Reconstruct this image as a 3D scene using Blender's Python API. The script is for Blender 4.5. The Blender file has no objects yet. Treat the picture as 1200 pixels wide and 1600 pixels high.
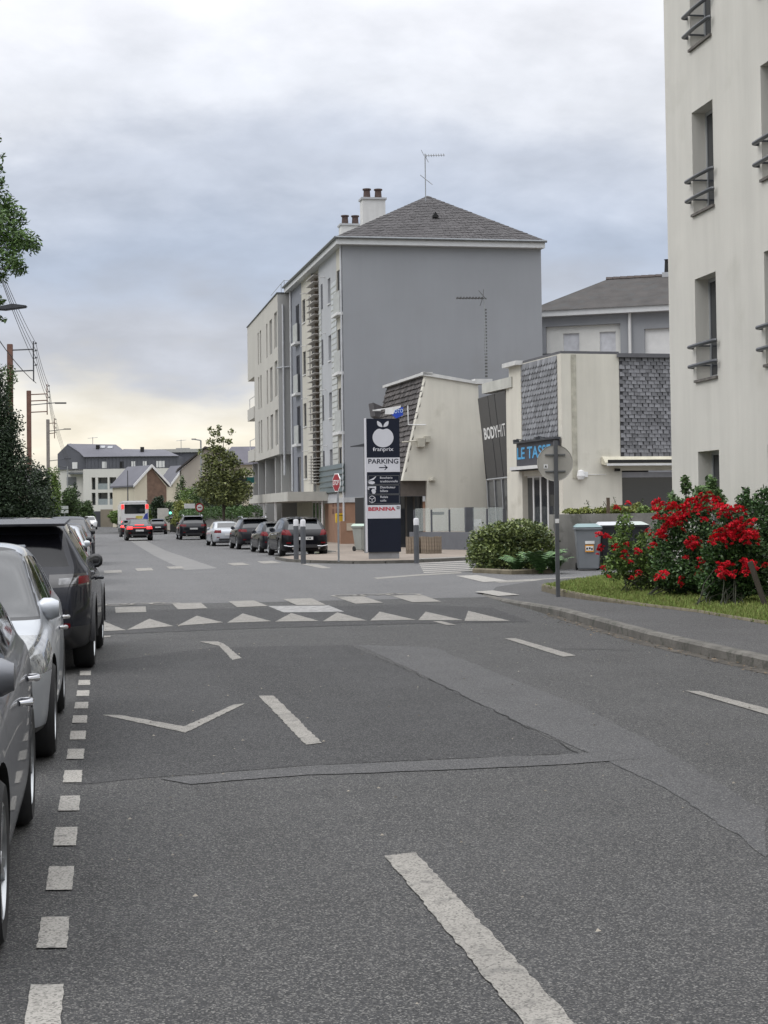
import bpy, bmesh, math, random
import numpy as np
from mathutils import Vector, Matrix
R = math.radians
random.seed(7)
S = bpy.context.scene
C = S.collection
# ---------------- camera ----------------
FPX, CAMH, HY, VX, PIT, ROL = 2600.0, 1.65, 800.0, 160.0, R(1.5), .0135
PSI = math.atan((600 - VX) / FPX)
_R0 = np.array([math.cos(PSI), -math.sin(PSI), 0.]); _F = np.array([math.sin(PSI)*math.cos(PIT), math.cos(PSI)*math.cos(PIT), math.sin(PIT)])
_U0 = np.cross(_R0, _F); _R = _R0*math.cos(ROL) - _U0*math.sin(ROL); _U = np.cross(_R, _F)
CY = HY - FPX*math.tan(PIT)
def ray(px, py): return _F*FPX + _R*(px-600) - _U*(py-CY)
def G(px, py, z=0.):                       # point of the photograph seen on the level z
    v = ray(px, py); t = (z-CAMH)/v[2]; return (v[0]*t, v[1]*t)
def D(px, py, d):                          # point at depth d
    v = ray(px, py)*(d/FPX); return (v[0], v[1], v[2]+CAMH)
cd = bpy.data.cameras.new('camera'); cam = bpy.data.objects.new('camera', cd); C.objects.link(cam); S.camera = cam
cd.sensor_fit = 'VERTICAL'; cd.sensor_height = 32; cd.sensor_width = 24; cd.lens = 32*FPX/1600; cd.clip_end = 5000; cd.clip_start = .1
cd.shift_y = (CY-800)/1600
cam.matrix_world = Matrix(((_R[0], _U[0], -_F[0], 0), (_R[1], _U[1], -_F[1], 0), (_R[2], _U[2], -_F[2], CAMH), (0, 0, 0, 1)))
S.render.resolution_x = 768; S.render.resolution_y = 1024
S.view_settings.view_transform = 'Standard'; S.view_settings.look = 'None'; S.view_settings.gamma = 1; S.view_settings.use_curve_mapping = False
S.view_settings.exposure = 0.1
S.render.engine = 'CYCLES'
# ---------------- sky and sun ----------------
SUN_EL, SUN_AZ = R(48), R(-105)
W = bpy.data.worlds.new('World'); S.world = W; W.use_nodes = True
def sky():
    nt = W.node_tree; N = nt.nodes; L = nt.links; N.clear()
    out = N.new('ShaderNodeOutputWorld'); bg = N.new('ShaderNodeBackground'); bg.inputs[1].default_value = .1; L.new(bg.outputs[0], out.inputs[0])
    tc = N.new('ShaderNodeTexCoord'); sp = N.new('ShaderNodeSeparateXYZ'); L.new(tc.outputs['Generated'], sp.inputs[0])
    def m(op, a, b=None, c=None, clamp=False):
        n = N.new('ShaderNodeMath'); n.operation = op; n.use_clamp = clamp
        for i, v in enumerate((a, b, c)):
            if v is None: continue
            if isinstance(v, (int, float)): n.inputs[i].default_value = v
            else: L.new(v, n.inputs[i])
        return n.outputs[0]
    z = m('MAXIMUM', sp.outputs[2], 0.0)
    den = m('ADD', z, .30)
    u = m('DIVIDE', sp.outputs[0], den); v = m('DIVIDE', sp.outputs[1], den)
    cb = N.new('ShaderNodeCombineXYZ'); L.new(u, cb.inputs[0]); L.new(v, cb.inputs[1])
    def noise(scale, det, rough, off, dist=0.0):
        mp = N.new('ShaderNodeMapping'); mp.inputs['Location'].default_value = off; L.new(cb.outputs[0], mp.inputs[0])
        n = N.new('ShaderNodeTexNoise'); n.inputs['Scale'].default_value = scale; n.inputs['Detail'].default_value = det
        n.inputs['Roughness'].default_value = rough; n.inputs['Distortion'].default_value = dist; L.new(mp.outputs[0], n.inputs['Vector']); return n.outputs[0]
    n1 = noise(1.9, 5, .5, (3.1, 1.7, 0), .1); n2 = noise(5.5, 7, .55, (0.3, 5.2, 0), .1); n3 = noise(.9, 3, .5, (9.3, 2.2, 0))
    # warped elevation: banks of cloud
    zz = m('ADD', z, m('MULTIPLY', m('SUBTRACT', n1, .5), .11))
    zz = m('ADD', zz, m('MULTIPLY', m('SUBTRACT', n2, .5), .06))
    cr = N.new('ShaderNodeValToRGB'); L.new(m('MULTIPLY', zz, 2.0, clamp=True), cr.inputs[0])
    e = cr.color_ramp; e.interpolation = 'EASE'
    pts = [(0.0, (.72, .69, .62)), (.07, (.95, .88, .74)), (.13, (.86, .82, .74)), (.19, (.53, .55, .61)), (.31, (.425, .48, .585)), (.41, (.52, .56, .645)), (.50, (.66, .68, .73)), (.58, (.71, .72, .76)), (.70, (.63, .65, .70)), (1.0, (.76, .77, .79))]
    while len(e.elements) < len(pts): e.elements.new(.5)
    for el, (p, c) in zip(e.elements, pts): el.position = p; el.color = (*c, 1)
    # wisps
    k = m('ADD', m('MULTIPLY', m('SUBTRACT', n2, .5), .7), m('ADD', m('MULTIPLY', m('SUBTRACT', n3, .5), .5), 1.0))
    # brighter overhead as an overcast sky is
    k = m('MULTIPLY', k, m('ADD', m('MULTIPLY', m('POWER', z, 2.2), 3.0), 1.0))
    mx = N.new('ShaderNodeVectorMath'); mx.operation = 'SCALE'; L.new(cr.outputs[0], mx.inputs[0]); L.new(m('MULTIPLY', k, SKYK), mx.inputs['Scale'])
    st = N.new('ShaderNodeTexSky'); st.sky_type = 'NISHITA'; st.sun_disc = False; st.sun_elevation = SUN_EL; st.sun_rotation = SUN_AZ
    mix = N.new('ShaderNodeMix'); mix.data_type = 'RGBA'; mix.inputs[0].default_value = .93
    L.new(st.outputs[0], mix.inputs[6]); L.new(mx.outputs[0], mix.inputs[7]); L.new(mix.outputs[2], bg.inputs[0])
SKYK = 10.2
sky()
sd = bpy.data.lights.new('sun', 'SUN'); sd.energy = .8; sd.angle = R(25); sd.color = (1, .96, .9)
so = bpy.data.objects.new('sun', sd); C.objects.link(so)
so.rotation_euler = (math.pi/2-SUN_EL, 0, math.pi-SUN_AZ)
# ---------------- materials ----------------
MATS = {}
def mat(name, col, rough=.8, metal=0., var=.12, vs=3., bump=0., bs=40., coat=0., streak=0., spec=.5, island=0., orand=0., track=0., emit=None, es=1., stain=None, speck=None, col2=None):
    if name in MATS: return MATS[name]
    m = bpy.data.materials.new(name); m.use_nodes = True; nt = m.node_tree; N = nt.nodes; L = nt.links
    b = N['Principled BSDF']; b.inputs['Roughness'].default_value = rough; b.inputs['Metallic'].default_value = metal
    b.inputs['Coat Weight'].default_value = coat; b.inputs['Coat Roughness'].default_value = .03; b.inputs['Specular IOR Level'].default_value = spec
    tc = N.new('ShaderNodeTexCoord'); co = tc.outputs['Object']
    def noise(sc, det=4, vec=None, ro=.55):
        n = N.new('ShaderNodeTexNoise'); n.inputs['Scale'].default_value = sc; n.inputs['Detail'].default_value = det; n.inputs['Roughness'].default_value = ro
        L.new(vec or co, n.inputs['Vector']); return n.outputs[0]
    def mixc(fac, a, bb, mode='MIX'):
        x = N.new('ShaderNodeMix'); x.data_type = 'RGBA'; x.blend_type = mode
        for i, v in ((0, fac), (6, a), (7, bb)):
            if isinstance(v, (int, float)): x.inputs[i].default_value = v
            elif isinstance(v, tuple): x.inputs[i].default_value = (*v, 1)
            else: L.new(v, x.inputs[i])
        return x.outputs[2]
    def ramp(src, a, c, lo=(0, 0, 0), hi=(1, 1, 1)):
        r = N.new('ShaderNodeValToRGB'); L.new(src, r.inputs[0]); e = r.color_ramp.elements
        e[0].position = a; e[1].position = c; e[0].color = (*lo, 1); e[1].color = (*hi, 1); return r.outputs[0]
    c = tuple(col)
    cur = c
    if var:
        dk = tuple(x*(1-var) for x in c); lt = tuple(min(1, x*(1+var)) for x in c)
        cur = mixc(ramp(noise(vs), .3, .7), dk, lt)
    if island:
        g = N.new('ShaderNodeNewGeometry')
        c2 = col2 or tuple(x*(1-island) for x in c)
        r = ramp(g.outputs['Random Per Island'], 0, 1, c2, tuple(min(1, x*(1+island)) for x in c))
        cur = r if not var else mixc(1., r, ramp(noise(vs), .3, .7, (1-var,)*3, (1,)*3), 'MULTIPLY')
    if track:
        mp = N.new('ShaderNodeMapping'); mp.inputs['Scale'].default_value = (1.1, .045, 1); L.new(co, mp.inputs[0])
        cur = mixc(1., cur, ramp(noise(1.0, 5, mp.outputs[0], .6), .35, .65, (1-track,)*3, (1, 1, 1)), 'MULTIPLY')
    if orand:
        oi = N.new('ShaderNodeObjectInfo'); cur = mixc(1., cur, ramp(oi.outputs['Random'], 0, 1, (1-orand,)*3, (1,)*3), 'MULTIPLY')
    if streak:
        mp = N.new('ShaderNodeMapping'); mp.inputs['Scale'].default_value = (1.5, 1.5, .16); L.new(co, mp.inputs[0])
        cur = mixc(1., cur, ramp(noise(1.3, 6, mp.outputs[0], .65), .35, .62, (1-streak*.6,)*3, (1, 1, 1)), 'MULTIPLY')
    if stain:
        cur = mixc(ramp(noise(stain[1], 5), stain[2], stain[2]+.12, (0, 0, 0), (stain[3],)*3), cur, tuple(stain[0]))
    if speck:
        vo = N.new('ShaderNodeTexVoronoi'); vo.inputs['Scale'].default_value = speck[1]; L.new(co, vo.inputs['Vector']); sx = N.new('ShaderNodeSeparateColor'); L.new(vo.outputs['Color'], sx.inputs[0])
        cur = mixc(ramp(sx.outputs[0], speck[2], 1.0), cur, tuple(speck[0]))
        cur = mixc(ramp(sx.outputs[1], .62, .95, (0, 0, 0), (.75,)*3), cur, (c[0]*.25, c[1]*.25, c[2]*.25))
    if isinstance(cur, tuple): b.inputs['Base Color'].default_value = (*cur, 1)
    else: L.new(cur, b.inputs['Base Color'])
    if bump:
        bn = N.new('ShaderNodeBump'); bn.inputs['Strength'].default_value = bump; bn.inputs['Distance'].default_value = .02
        L.new(noise(bs, 5), bn.inputs['Height']); L.new(bn.outputs[0], b.inputs['Normal'])
    if emit: b.inputs['Emission Color'].default_value = (*emit, 1); b.inputs['Emission Strength'].default_value = es
    MATS[name] = m; return m
def glassy(name, col=(.02, .025, .03), rough=.04, spec=.7):
    return mat(name, col, rough, 0, 0, coat=0, spec=spec)
# ---------------- mesh helpers ----------------
class MB:
    def __init__(s): s.v = []; s.f = []; s.mi = []; s.m = 0
    def add(s, vs, fs, m=None):
        o = len(s.v); s.v += [tuple(map(float, p)) for p in vs]; s.f += [tuple(i+o for i in f) for f in fs]; s.mi += [s.m if m is None else m]*len(fs); return s
    def box(s, x0, x1, y0, y1, z0, z1, m=None):
        return s.add([(x0, y0, z0), (x1, y0, z0), (x1, y1, z0), (x0, y1, z0), (x0, y0, z1), (x1, y0, z1), (x1, y1, z1), (x0, y1, z1)],
                     [(0, 3, 2, 1), (4, 5, 6, 7), (0, 1, 5, 4), (1, 2, 6, 5), (2, 3, 7, 6), (3, 0, 4, 7)], m)
    def prism(s, poly, z0, z1, m=None):            # horizontal polygon extruded upwards
        n = len(poly); a = sum(poly[i][0]*poly[(i+1) % n][1]-poly[(i+1) % n][0]*poly[i][1] for i in range(n))
        if a < 0: poly = poly[::-1]
        return s.add([(x, y, z0) for x, y in poly]+[(x, y, z1) for x, y in poly],
                     [tuple(range(n))[::-1], tuple(range(n, 2*n))]+[(i, (i+1) % n, n+(i+1) % n, n+i) for i in range(n)], m)
    def slab(s, pts, off, m=None):                  # any planar polygon given a thickness vector
        n = len(pts); o = Vector(off)
        return s.add([tuple(p) for p in pts]+[tuple(Vector(p)+o) for p in pts],
                     [tuple(range(n)), tuple(range(n, 2*n))[::-1]]+[(i, n+i, n+(i+1) % n, (i+1) % n) for i in range(n)], m)
    def poly(s, pts, m=None): return s.add(pts, [tuple(range(len(pts)))], m)
    def tube(s, pts, r, n=8, m=None, caps=True):
        pts = [Vector(p) for p in pts]; k = len(pts); rs = r if isinstance(r, (list, tuple)) else [r]*k
        vs = []
        for i, p in enumerate(pts):
            d = (pts[min(i+1, k-1)]-pts[max(i-1, 0)]).normalized(); a = d.cross(Vector((0, 0, 1)))
            if a.length < 1e-3: a = d.cross(Vector((1, 0, 0)))
            a.normalize(); b = d.cross(a)
            vs += [p+(a*math.cos(t*2*math.pi/n)+b*math.sin(t*2*math.pi/n))*rs[i] for t in range(n)]
        fs = [(i*n+t, i*n+(t+1) % n, (i+1)*n+(t+1) % n, (i+1)*n+t) for i in range(k-1) for t in range(n)]
        if caps: fs += [tuple(range(n))[::-1], tuple(range((k-1)*n, k*n))]
        return s.add(vs, fs, m)
    def lathe(s, prof, c=(0, 0, 0), n=16, axis='z', m=None, a0=0, a1=2*math.pi):
        full = abs(a1-a0-2*math.pi) < 1e-6; k = len(prof); nn = n if full else n+1; vs = []
        for t in range(nn):
            a = a0+(a1-a0)*t/n
            for r, h in prof:
                x, y = r*math.cos(a), r*math.sin(a)
                vs.append({'z': (c[0]+x, c[1]+y, c[2]+h), 'x': (c[0]+h, c[1]+x, c[2]+y), 'y': (c[0]+x, c[1]+h, c[2]+y)}[axis])
        fs = [(t*k+i, ((t+1) % nn)*k+i, ((t+1) % nn)*k+i+1, t*k+i+1) for t in range(n) for i in range(k-1)]
        return s.add(vs, fs, m)
    def mesh(s, name, mats, smooth=False, bevel=0):
        me = bpy.data.meshes.new(name); me.from_pydata(s.v, [], s.f)
        for m in (mats if isinstance(mats, (list, tuple)) else [mats]): me.materials.append(m)
        if any(s.mi): me.polygons.foreach_set('material_index', s.mi)
        me.update()
        if smooth or bevel:
            bm = bmesh.new(); bm.from_mesh(me)
            if bevel:
                bmesh.ops.remove_doubles(bm, verts=bm.verts, dist=1e-5)
                bmesh.ops.bevel(bm, geom=[e for e in bm.edges if len(e.link_faces) == 2 and e.calc_face_angle(0) > .6], offset=bevel, segments=2, affect='EDGES', clamp_overlap=True)
            if smooth:
                for f in bm.faces: f.smooth = True
                for e in bm.edges:
                    if len(e.link_faces) == 2 and e.calc_face_angle(0) > R(40): e.smooth = False
            bm.to_mesh(me); bm.free()
        return me
    def build(s, name, mats, parent=None, **kw): return link(name, s.mesh(name, mats, **kw), parent)
def link(name, me, parent=None, loc=None):
    o = bpy.data.objects.new(name, me); C.objects.link(o); o.parent = parent
    if loc is not None: o.location = loc
    return o
def tag(o, label=None, cat=None, group=None, kind=None):
    if label: o['label'] = label
    if cat: o['category'] = cat
    if group: o['group'] = group
    if kind: o['kind'] = kind
    return o
def thing(name, label, cat, loc=(0, 0, 0), rz=0., group=None):
    o = bpy.data.objects.new(name, None); C.objects.link(o); o.location = loc if len(loc) == 3 else (*loc, 0); o.rotation_euler = (0, 0, rz)
    return tag(o, label, cat, group)
def struct(name, mb, m, parent=None, **kw):
    o = mb.build(name, m, parent, **kw)
    if parent is None: o['kind'] = 'structure'
    return o
def dup(root, loc=None, rz=None, label=None):
    def cp(o, par):
        c = o.copy(); C.objects.link(c); c.parent = par
        for ch in [x for x in C.objects if x.parent == o and x != c]: cp(ch, c)
        return c
    r = cp(root, None)
    if loc is not None: r.location = loc
    if rz is not None: r.rotation_euler = (0, 0, rz)
    if label: r['label'] = label
    return r
class Frame:                                        # local frame of a building: x along its end wall, y away from us along the street
    def __init__(s, px, d, vp=None, ang=None):
        p = D(px, 800, d); s.o = (p[0], p[1])
        if vp is not None: v = ray(vp, 804); ang = math.atan2(v[1], v[0])-math.pi/2
        s.a = ang; s.c, s.s = math.cos(ang), math.sin(ang)
    def loc(s, w): x, y = w[0]-s.o[0], w[1]-s.o[1]; return (x*s.c+y*s.s, -x*s.s+y*s.c)
    def _r(s, px, py):
        v = ray(px, py); o = s.loc((0, 0)); d = (v[0]*s.c+v[1]*s.s, -v[0]*s.s+v[1]*s.c, v[2]); return o, d
    def fx(s, px, py, c=0.): o, d = s._r(px, py); t = (c-o[0])/d[0]; return (o[1]+d[1]*t, CAMH+d[2]*t)   # on plane x=c -> (y,z)
    def fy(s, px, py, c=0.): o, d = s._r(px, py); t = (c-o[1])/d[1]; return (o[0]+d[0]*t, CAMH+d[2]*t)   # on plane y=c -> (x,z)
def wall(mb, P, u0, u1, z0, z1, holes, rev, m=None):   # wall face with real openings; P(u,z,depth) maps to 3D
    us = sorted({u0, u1, *[min(max(h[i], u0), u1) for h in holes for i in (0, 1)]}); zs = sorted({z0, z1, *[min(max(h[i], z0), z1) for h in holes for i in (2, 3)]})
    for i in range(len(us)-1):
        for j in range(len(zs)-1):
            a, b, c, d = us[i], us[i+1], zs[j], zs[j+1]; cu, cz = (a+b)/2, (c+d)/2
            if any(h[0] < cu < h[1] and h[2] < cz < h[3] for h in holes): continue
            mb.poly([P(a, c, 0), P(b, c, 0), P(b, d, 0), P(a, d, 0)], m)
    for a, b, c, d in holes:
        a, b, c, d = max(a, u0), min(b, u1), max(c, z0), min(d, z1)
        for q in (((a, c), (a, d)), ((a, d), (b, d)), ((b, d), (b, c)), ((b, c), (a, c))):
            (p, r), (t, w) = q
            mb.poly([P(p, r, 0), P(t, w, 0), P(t, w, rev), P(p, r, rev)], m)
def text_mesh(s, w, h, P, m, bold=0., name='lettering', parent=None, shear=0.):
    cu = bpy.data.curves.new('t', 'FONT'); cu.body = s; cu.size = 1; cu.offset = bold; cu.resolution_u = 3; cu.shear = shear
    o = bpy.data.objects.new('t', cu); C.objects.link(o)
    me = bpy.data.meshes.new_from_object(o.evaluated_get(bpy.context.evaluated_depsgraph_get())); C.objects.unlink(o); bpy.data.objects.remove(o); bpy.data.curves.remove(cu)
    co = np.array([v.co[:] for v in me.vertices]); lo, hi = co.min(0), co.max(0)
    for v in me.vertices:
        u = (v.co.x-lo[0])/(hi[0]-lo[0])*w; q = (v.co.y-lo[1])/(hi[1]-lo[1])*h; v.co = P(u, q)
    me.materials.clear(); me.materials.append(m); me.name = name
    return link(name, me, parent)
def sheet(name, pts, z, m, parent=None, th=0.): 
    mb = MB(); n = len(pts); a = sum(pts[i][0]*pts[(i+1) % n][1]-pts[(i+1) % n][0]*pts[i][1] for i in range(n))
    if a < 0: pts = pts[::-1]
    mb.poly([(x, y, z) for x, y in pts]); return struct(name, mb, m, parent)
# ---------------- materials used widely ----------------
ASPH = mat('asphalt', (.052, .052, .054), .82, 0, .16, 1.1, .55, 90, track=.22, stain=((.030, .030, .032), .7, .60, .45), speck=((.19, .185, .175), 150, .60), spec=.3)
ASPH_D = mat('asphalt_dark', (.040, .040, .042), .85, 0, .2, .9, .6, 90, track=.2, speck=((.15, .148, .145), 150, .60), spec=.3)
ASPH_L = mat('asphalt_worn', (.070, .070, .073), .8, 0, .14, 1.3, .4, 90, track=.15, speck=((.17, .165, .16), 150, .60), spec=.3)
ASPH_J = mat('asphalt_junction', (.108, .108, .111), .8, 0, .10, .35, .3, 90, track=.12, speck=((.22, .215, .21), 105, .58), spec=.3)
PAVE = mat('pavement_asphalt', (.072, .071, .073), .88, 0, .14, .8, .4, 80, speck=((.15, .145, .14), 105, .58), spec=.3)
PAVE_B = mat('pavement_brown', (.21, .175, .145), .9, 0, .15, 1.2, .3, 60)
PAINT = mat('road_paint', (.265, .252, .23), .75, 0, .12, 2.5, .35, 120, stain=((.11, .107, .102), 9, .54, .6), spec=.3, speck=((.20, .19, .175), 120, .75))
PAINT_N = mat('road_paint_fresh', (.335, .32, .295), .75, 0, .06, 2.5, .3, 120, stain=((.11, .105, .10), 12, .60, .8), spec=.3, speck=((.25, .24, .22), 120, .75))
CONC = mat('concrete', (.27, .26, .24), .9, 0, .15, 1.5, .3, 30, streak=.35, stain=((.10, .10, .085), 2.2, .55, .7))
KERB = mat('kerb_concrete', (.14, .132, .118), .92, 0, .3, 3, .6, 40, orand=.12, stain=((.06, .06, .05), 6, .52, .8))
GRASS = mat('lawn_grass', (.11, .17, .035), .9, 0, .0, 1, island=.35, col2=(.19, .20, .06))
SOIL = mat('lawn_soil', (.09, .10, .035), .95, 0, .3, 3, .5, 20)
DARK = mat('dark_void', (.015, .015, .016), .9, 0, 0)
GLASS = glassy('window_glass', (.03, .033, .038), .06)
GREYM = mat('grey_metal', (.16, .165, .17), .5, .3, .08)
DGREY = mat('dark_grey_metal', (.055, .058, .066), .5, .2, .08)
WHITEM = mat('white_metal', (.62, .62, .62), .5, 0, .05)
GALV = mat('galvanised_steel', (.30, .31, .32), .45, .7, .12, 8)
PLASW = mat('white_plastic', (.7, .7, .7), .4, 0, .04)
def P2(*a): return [G(px, py) for px, py in a]
# ---------------- ground, road, pavements ----------------
def rag(P, a=.012, st=.09):
    out = []; g = random.Random(len(P)); off = 0
    for i in range(len(P)):
        p, q = Vector(P[i]), Vector(P[(i+1) % len(P)]); n = max(1, int((q-p).length/st))
        for k in range(n):
            off = off*.6+g.uniform(-a, a); c = p.lerp(q, k/n); d = (q-p).normalized(); c += Vector((-d.y, d.x))*off; out.append((c.x, c.y))
    return out
def patch(name, P, z, m, a=.012):
    bm = bmesh.new(); f = bm.faces.new([bm.verts.new((x, y, z)) for x, y in rag(P, a)]); bmesh.ops.triangulate(bm, faces=[f])
    for f in bm.faces:
        if f.normal.z < 0: f.normal_flip()
    me = bpy.data.meshes.new(name); bm.to_mesh(me); bm.free(); me.materials.append(m); return tag(link(name, me), kind='structure')
mb = MB(); mb.poly([(-900, -60, -.03), (900, -60, -.03), (900, 1600, -.03), (-900, 1600, -.03)])
struct('ground', mb, mat('ground_earth', (.09, .10, .06), .95, 0, .3, .05))
sheet('road', [(-2.25, -10), (6.5, -10), (6.5, 20), (7.0, 27), (9, 34), (40, 40), (60, 44), (60, 80), (11.5, 68), (8.9, 62), (8.2, 80), (7.4, 110), (6.6, 150), (6.5, 262), (-40, 262), (-40, 252), (-2.6, 252), (-2.25, 150), (-2.25, 62), (-30, 58), (-30, 40), (-2.25, 36)], 0, ASPH)
sheet('road_junction_surface', [(-2.2, 31), (7.2, 31.0), (10, 35.6), (38, 41), (58, 46), (58, 76), (11.5, 66), (8.8, 61), (8.2, 75), (7.3, 110), (6.5, 150), (-2.2, 150)], .002, ASPH_J)
patch('road_patch_dark', P2((120, 1040), (330, 1012), (545, 1008), (620, 1040), (720, 1085), (820, 1135), (905, 1178), (700, 1186), (480, 1196), (250, 1214), (120, 1226)), .002, ASPH_D)
patch('road_ramp_band', P2((150, 955), (400, 950), (640, 944), (770, 950), (830, 972), (640, 975), (400, 982), (150, 992)), .0035, ASPH_D)
patch('road_band_worn', P2((250, 1218), (480, 1198), (700, 1188), (905, 1178), (990, 1172), (1010, 1186), (905, 1194), (700, 1204), (480, 1212), (300, 1226)), .005, ASPH_L)
patch('road_strip_worn', P2((560, 1008), (680, 1012), (770, 1050), (900, 1100), (1000, 1150), (1200, 1270), (1200, 1340), (1040, 1230), (925, 1178), (800, 1125), (640, 1046)), .0035, ASPH_L)
patch('concrete_strip_in_road', P2((198, 842), (222, 842), (258, 860), (340, 888), (288, 891), (240, 868)), .004, mat('worn_concrete_strip', (.155, .152, .148), .85, 0, .1, 2, .2, 60))
def crack(name, pts, w=.012, z=.006):
    mb = MB(); out = []
    for i in range(len(pts)-1):
        a, b = Vector(pts[i]), Vector(pts[i+1]); n = max(2, int((b-a).length/.15))
        for k in range(n): out.append(a.lerp(b, k/n)+Vector((random.uniform(-.02, .02), random.uniform(-.02, .02))))
    out.append(Vector(pts[-1]))
    for i in range(len(out)-1):
        d = (out[i+1]-out[i]).normalized(); nn = Vector((-d.y, d.x)); w0 = w*random.uniform(.3, 1.2)
        mb.poly([(*(out[i]-nn*w0), z), (*(out[i+1]-nn*w0), z), (*(out[i+1]+nn*w0), z), (*(out[i]+nn*w0), z)])
    struct(name, mb, mat('crack_dark', (.012, .012, .012), .95, 0, 0))
crack('road_crack', P2((545, 1008), (620, 1040), (720, 1085), (820, 1135), (905, 1178)), .006)
crack('road_crack', P2((860, 1014), (940, 1015), (1005, 1019)), .012)
# pavements (raised slabs)
mb = MB()
kerb_line = [(6.62, -6), (6.62, 10), (6.60, 16), (6.62, 19.7), (6.78, 22.5), (6.95, 25.2), G(790, 942), G(752, 930)]
def lift(y): return .12 if y < 25 else max(.012, .12-(y-25)*.018)
edge_grass = [(9.0, -6), (9.0, 10), (9.05, 18), G(1200, 976, .12), G(1090, 957, .12), G(1000, 946, .12), G(920, 933, .12), G(878, 924, .12), G(846, 915, .12)]
corner_far = [G(752, 930), G(745, 921), G(800, 915), G(846, 910)]
# pavement surface as a strip between kerb and grass
kl = [(x+.14, y) for x, y in kerb_line]
pl = kl+[G(735, 917), G(812, 906), G(905, 899)][0:0]
pts = kl + [G(775, 918), G(850, 906), G(920, 902)] + [(edge_grass[-1])] + edge_grass[::-1][1:]
bm = bmesh.new(); vs = [bm.verts.new((x, y, lift(y))) for x, y in pts]; f = bm.faces.new(vs); bmesh.ops.triangulate(bm, faces=[f])
for f in bm.faces:
    if f.normal.z < 0: f.normal_flip()
me = bpy.data.meshes.new('pavement'); bm.to_mesh(me); bm.free(); me.materials.append(PAVE); tag(link('pavement', me), kind='structure')
# kerb stones
kb = bpy.data.objects.new('kerb', None); C.objects.link(kb); kb['kind'] = 'structure'
def kerb_run(pts, zf, parent, step=1.0, w=.14, mm=KERB, chips=True):
    out = [Vector(pts[0])]; rest = 0.
    segs = [(Vector(pts[i]), Vector(pts[i+1])) for i in range(len(pts)-1)]
    tot = sum((b-a).length for a, b in segs); n = max(1, round(tot/step)); st = tot/n
    def at(t):
        for a, b in segs:
            l = (b-a).length
            if t <= l: return a.lerp(b, t/l)
            t -= l
        return segs[-1][1]
    for i in range(n):
        a, b = at(i*st+.005), at((i+1)*st-.005); d = (b-a).normalized(); nn = Vector((d.y, -d.x))*w
        za, zb = zf(a.y)+random.uniform(-.0015, .0015), zf(b.y)+random.uniform(-.0015, .0015)
        m = MB(); q = nn*.18
        m.add([(*a, -.02), (*b, -.02), (*(b+nn), -.02), (*(a+nn), -.02), (*a, za-.025), (*b, zb-.025), (*(b+nn), zb+.004), (*(a+nn), za+.004), (*(a+q), za+.004), (*(b+q), zb+.004)],
              [(0, 1, 5, 4), (4, 5, 9, 8), (8, 9, 6, 7), (1, 2, 6, 9, 5), (3, 0, 4, 8, 7), (2, 3, 7, 6)])
        m.build('kerb_stone', mm, parent)
kerb_run(kerb_line, lift, kb)
kb2 = tag(bpy.data.objects.new('far_kerb', None), kind='structure'); C.objects.link(kb2)
far_k = [G(735, 875), G(640, 880), G(560, 881), G(500, 880), G(455, 878), G(436, 874)]
far_k2 = [(9.2, 66), (9.0, 72), (8.5, 80), (7.8, 95), (7.2, 112), (6.7, 140), (6.6, 240)]
mb = MB(); P = far_k+far_k2+[(14, 240), (60, 240), (60, 80)]
bm = bmesh.new(); vs = [bm.verts.new((x, y, .09)) for x, y in P]; f = bm.faces.new(vs); bmesh.ops.triangulate(bm, faces=[f])
for f in bm.faces:
    if f.normal.z < 0: f.normal_flip()
me = bpy.data.meshes.new('far_pavement'); bm.to_mesh(me); bm.free(); me.materials.append(PAVE_B); tag(link('far_pavement', me), kind='structure')
kerb_run([(a[0], a[1]-.02) for a in far_k][::-1][0:0] or far_k, lambda y: .095, kb2, 1.0, -.14)
kerb_run(far_k[-1:]+far_k2[:5], lambda y: .095, kb2, 2.0, .14)
mb = MB(); mb.box(-5.2, -2.3, -8, 250, -.02, .12); struct('left_pavement', mb, PAVE)
kb3 = tag(bpy.data.objects.new('left_kerb', None), kind='structure'); C.objects.link(kb3)
mb = MB()
for k in range(120): mb.box(-2.3, -2.16, 3+k*2.0, 4.985+k*2.0, -.02, .125)
o = mb.build('kerb_stone', KERB, kb3); o['kind'] = 'stuff'
# earth under lawn + grass
lawn = edge_grass[3:]+[G(905, 905, .12), G(960, 897, .12), (16, 40), (22, 33), (22, 33.1), (11.5, 33.1), (11.5, 10), (9.2, 10)]
sheet('lawn_ground', lawn, .115, SOIL)
ek = tag(bpy.data.objects.new('lawn_edging', None), kind='structure'); C.objects.link(ek)
kerb_run(edge_grass[2:], lambda y: .15, ek, .6, .06, mat('edging_stone', (.15, .13, .09), .95, 0, .3, 6))
def in_poly(x, y, P):
    c = False; j = len(P)-1
    for i in range(len(P)):
        if (P[i][1] > y) != (P[j][1] > y) and x < (P[j][0]-P[i][0])*(y-P[i][1])/(P[j][1]-P[i][1])+P[i][0]: c = not c
        j = i
    return c
def fast_mesh(name, V, F, mats, mi=None, smooth=False):
    me = bpy.data.meshes.new(name); V = np.asarray(V, dtype=np.float32); F = np.asarray(F, dtype=np.int32); k = F.shape[1]
    me.vertices.add(len(V)); me.vertices.foreach_set('co', V.ravel()); me.loops.add(F.size); me.loops.foreach_set('vertex_index', F.ravel())
    me.polygons.add(len(F)); me.polygons.foreach_set('loop_start', np.arange(0, F.size, k, dtype=np.int32)); me.polygons.foreach_set('loop_total', np.full(len(F), k, dtype=np.int32))
    for m in (mats if isinstance(mats, (list, tuple)) else [mats]): me.materials.append(m)
    if mi is not None: me.polygons.foreach_set('material_index', mi)
    me.update(calc_edges=True)
    return me
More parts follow.
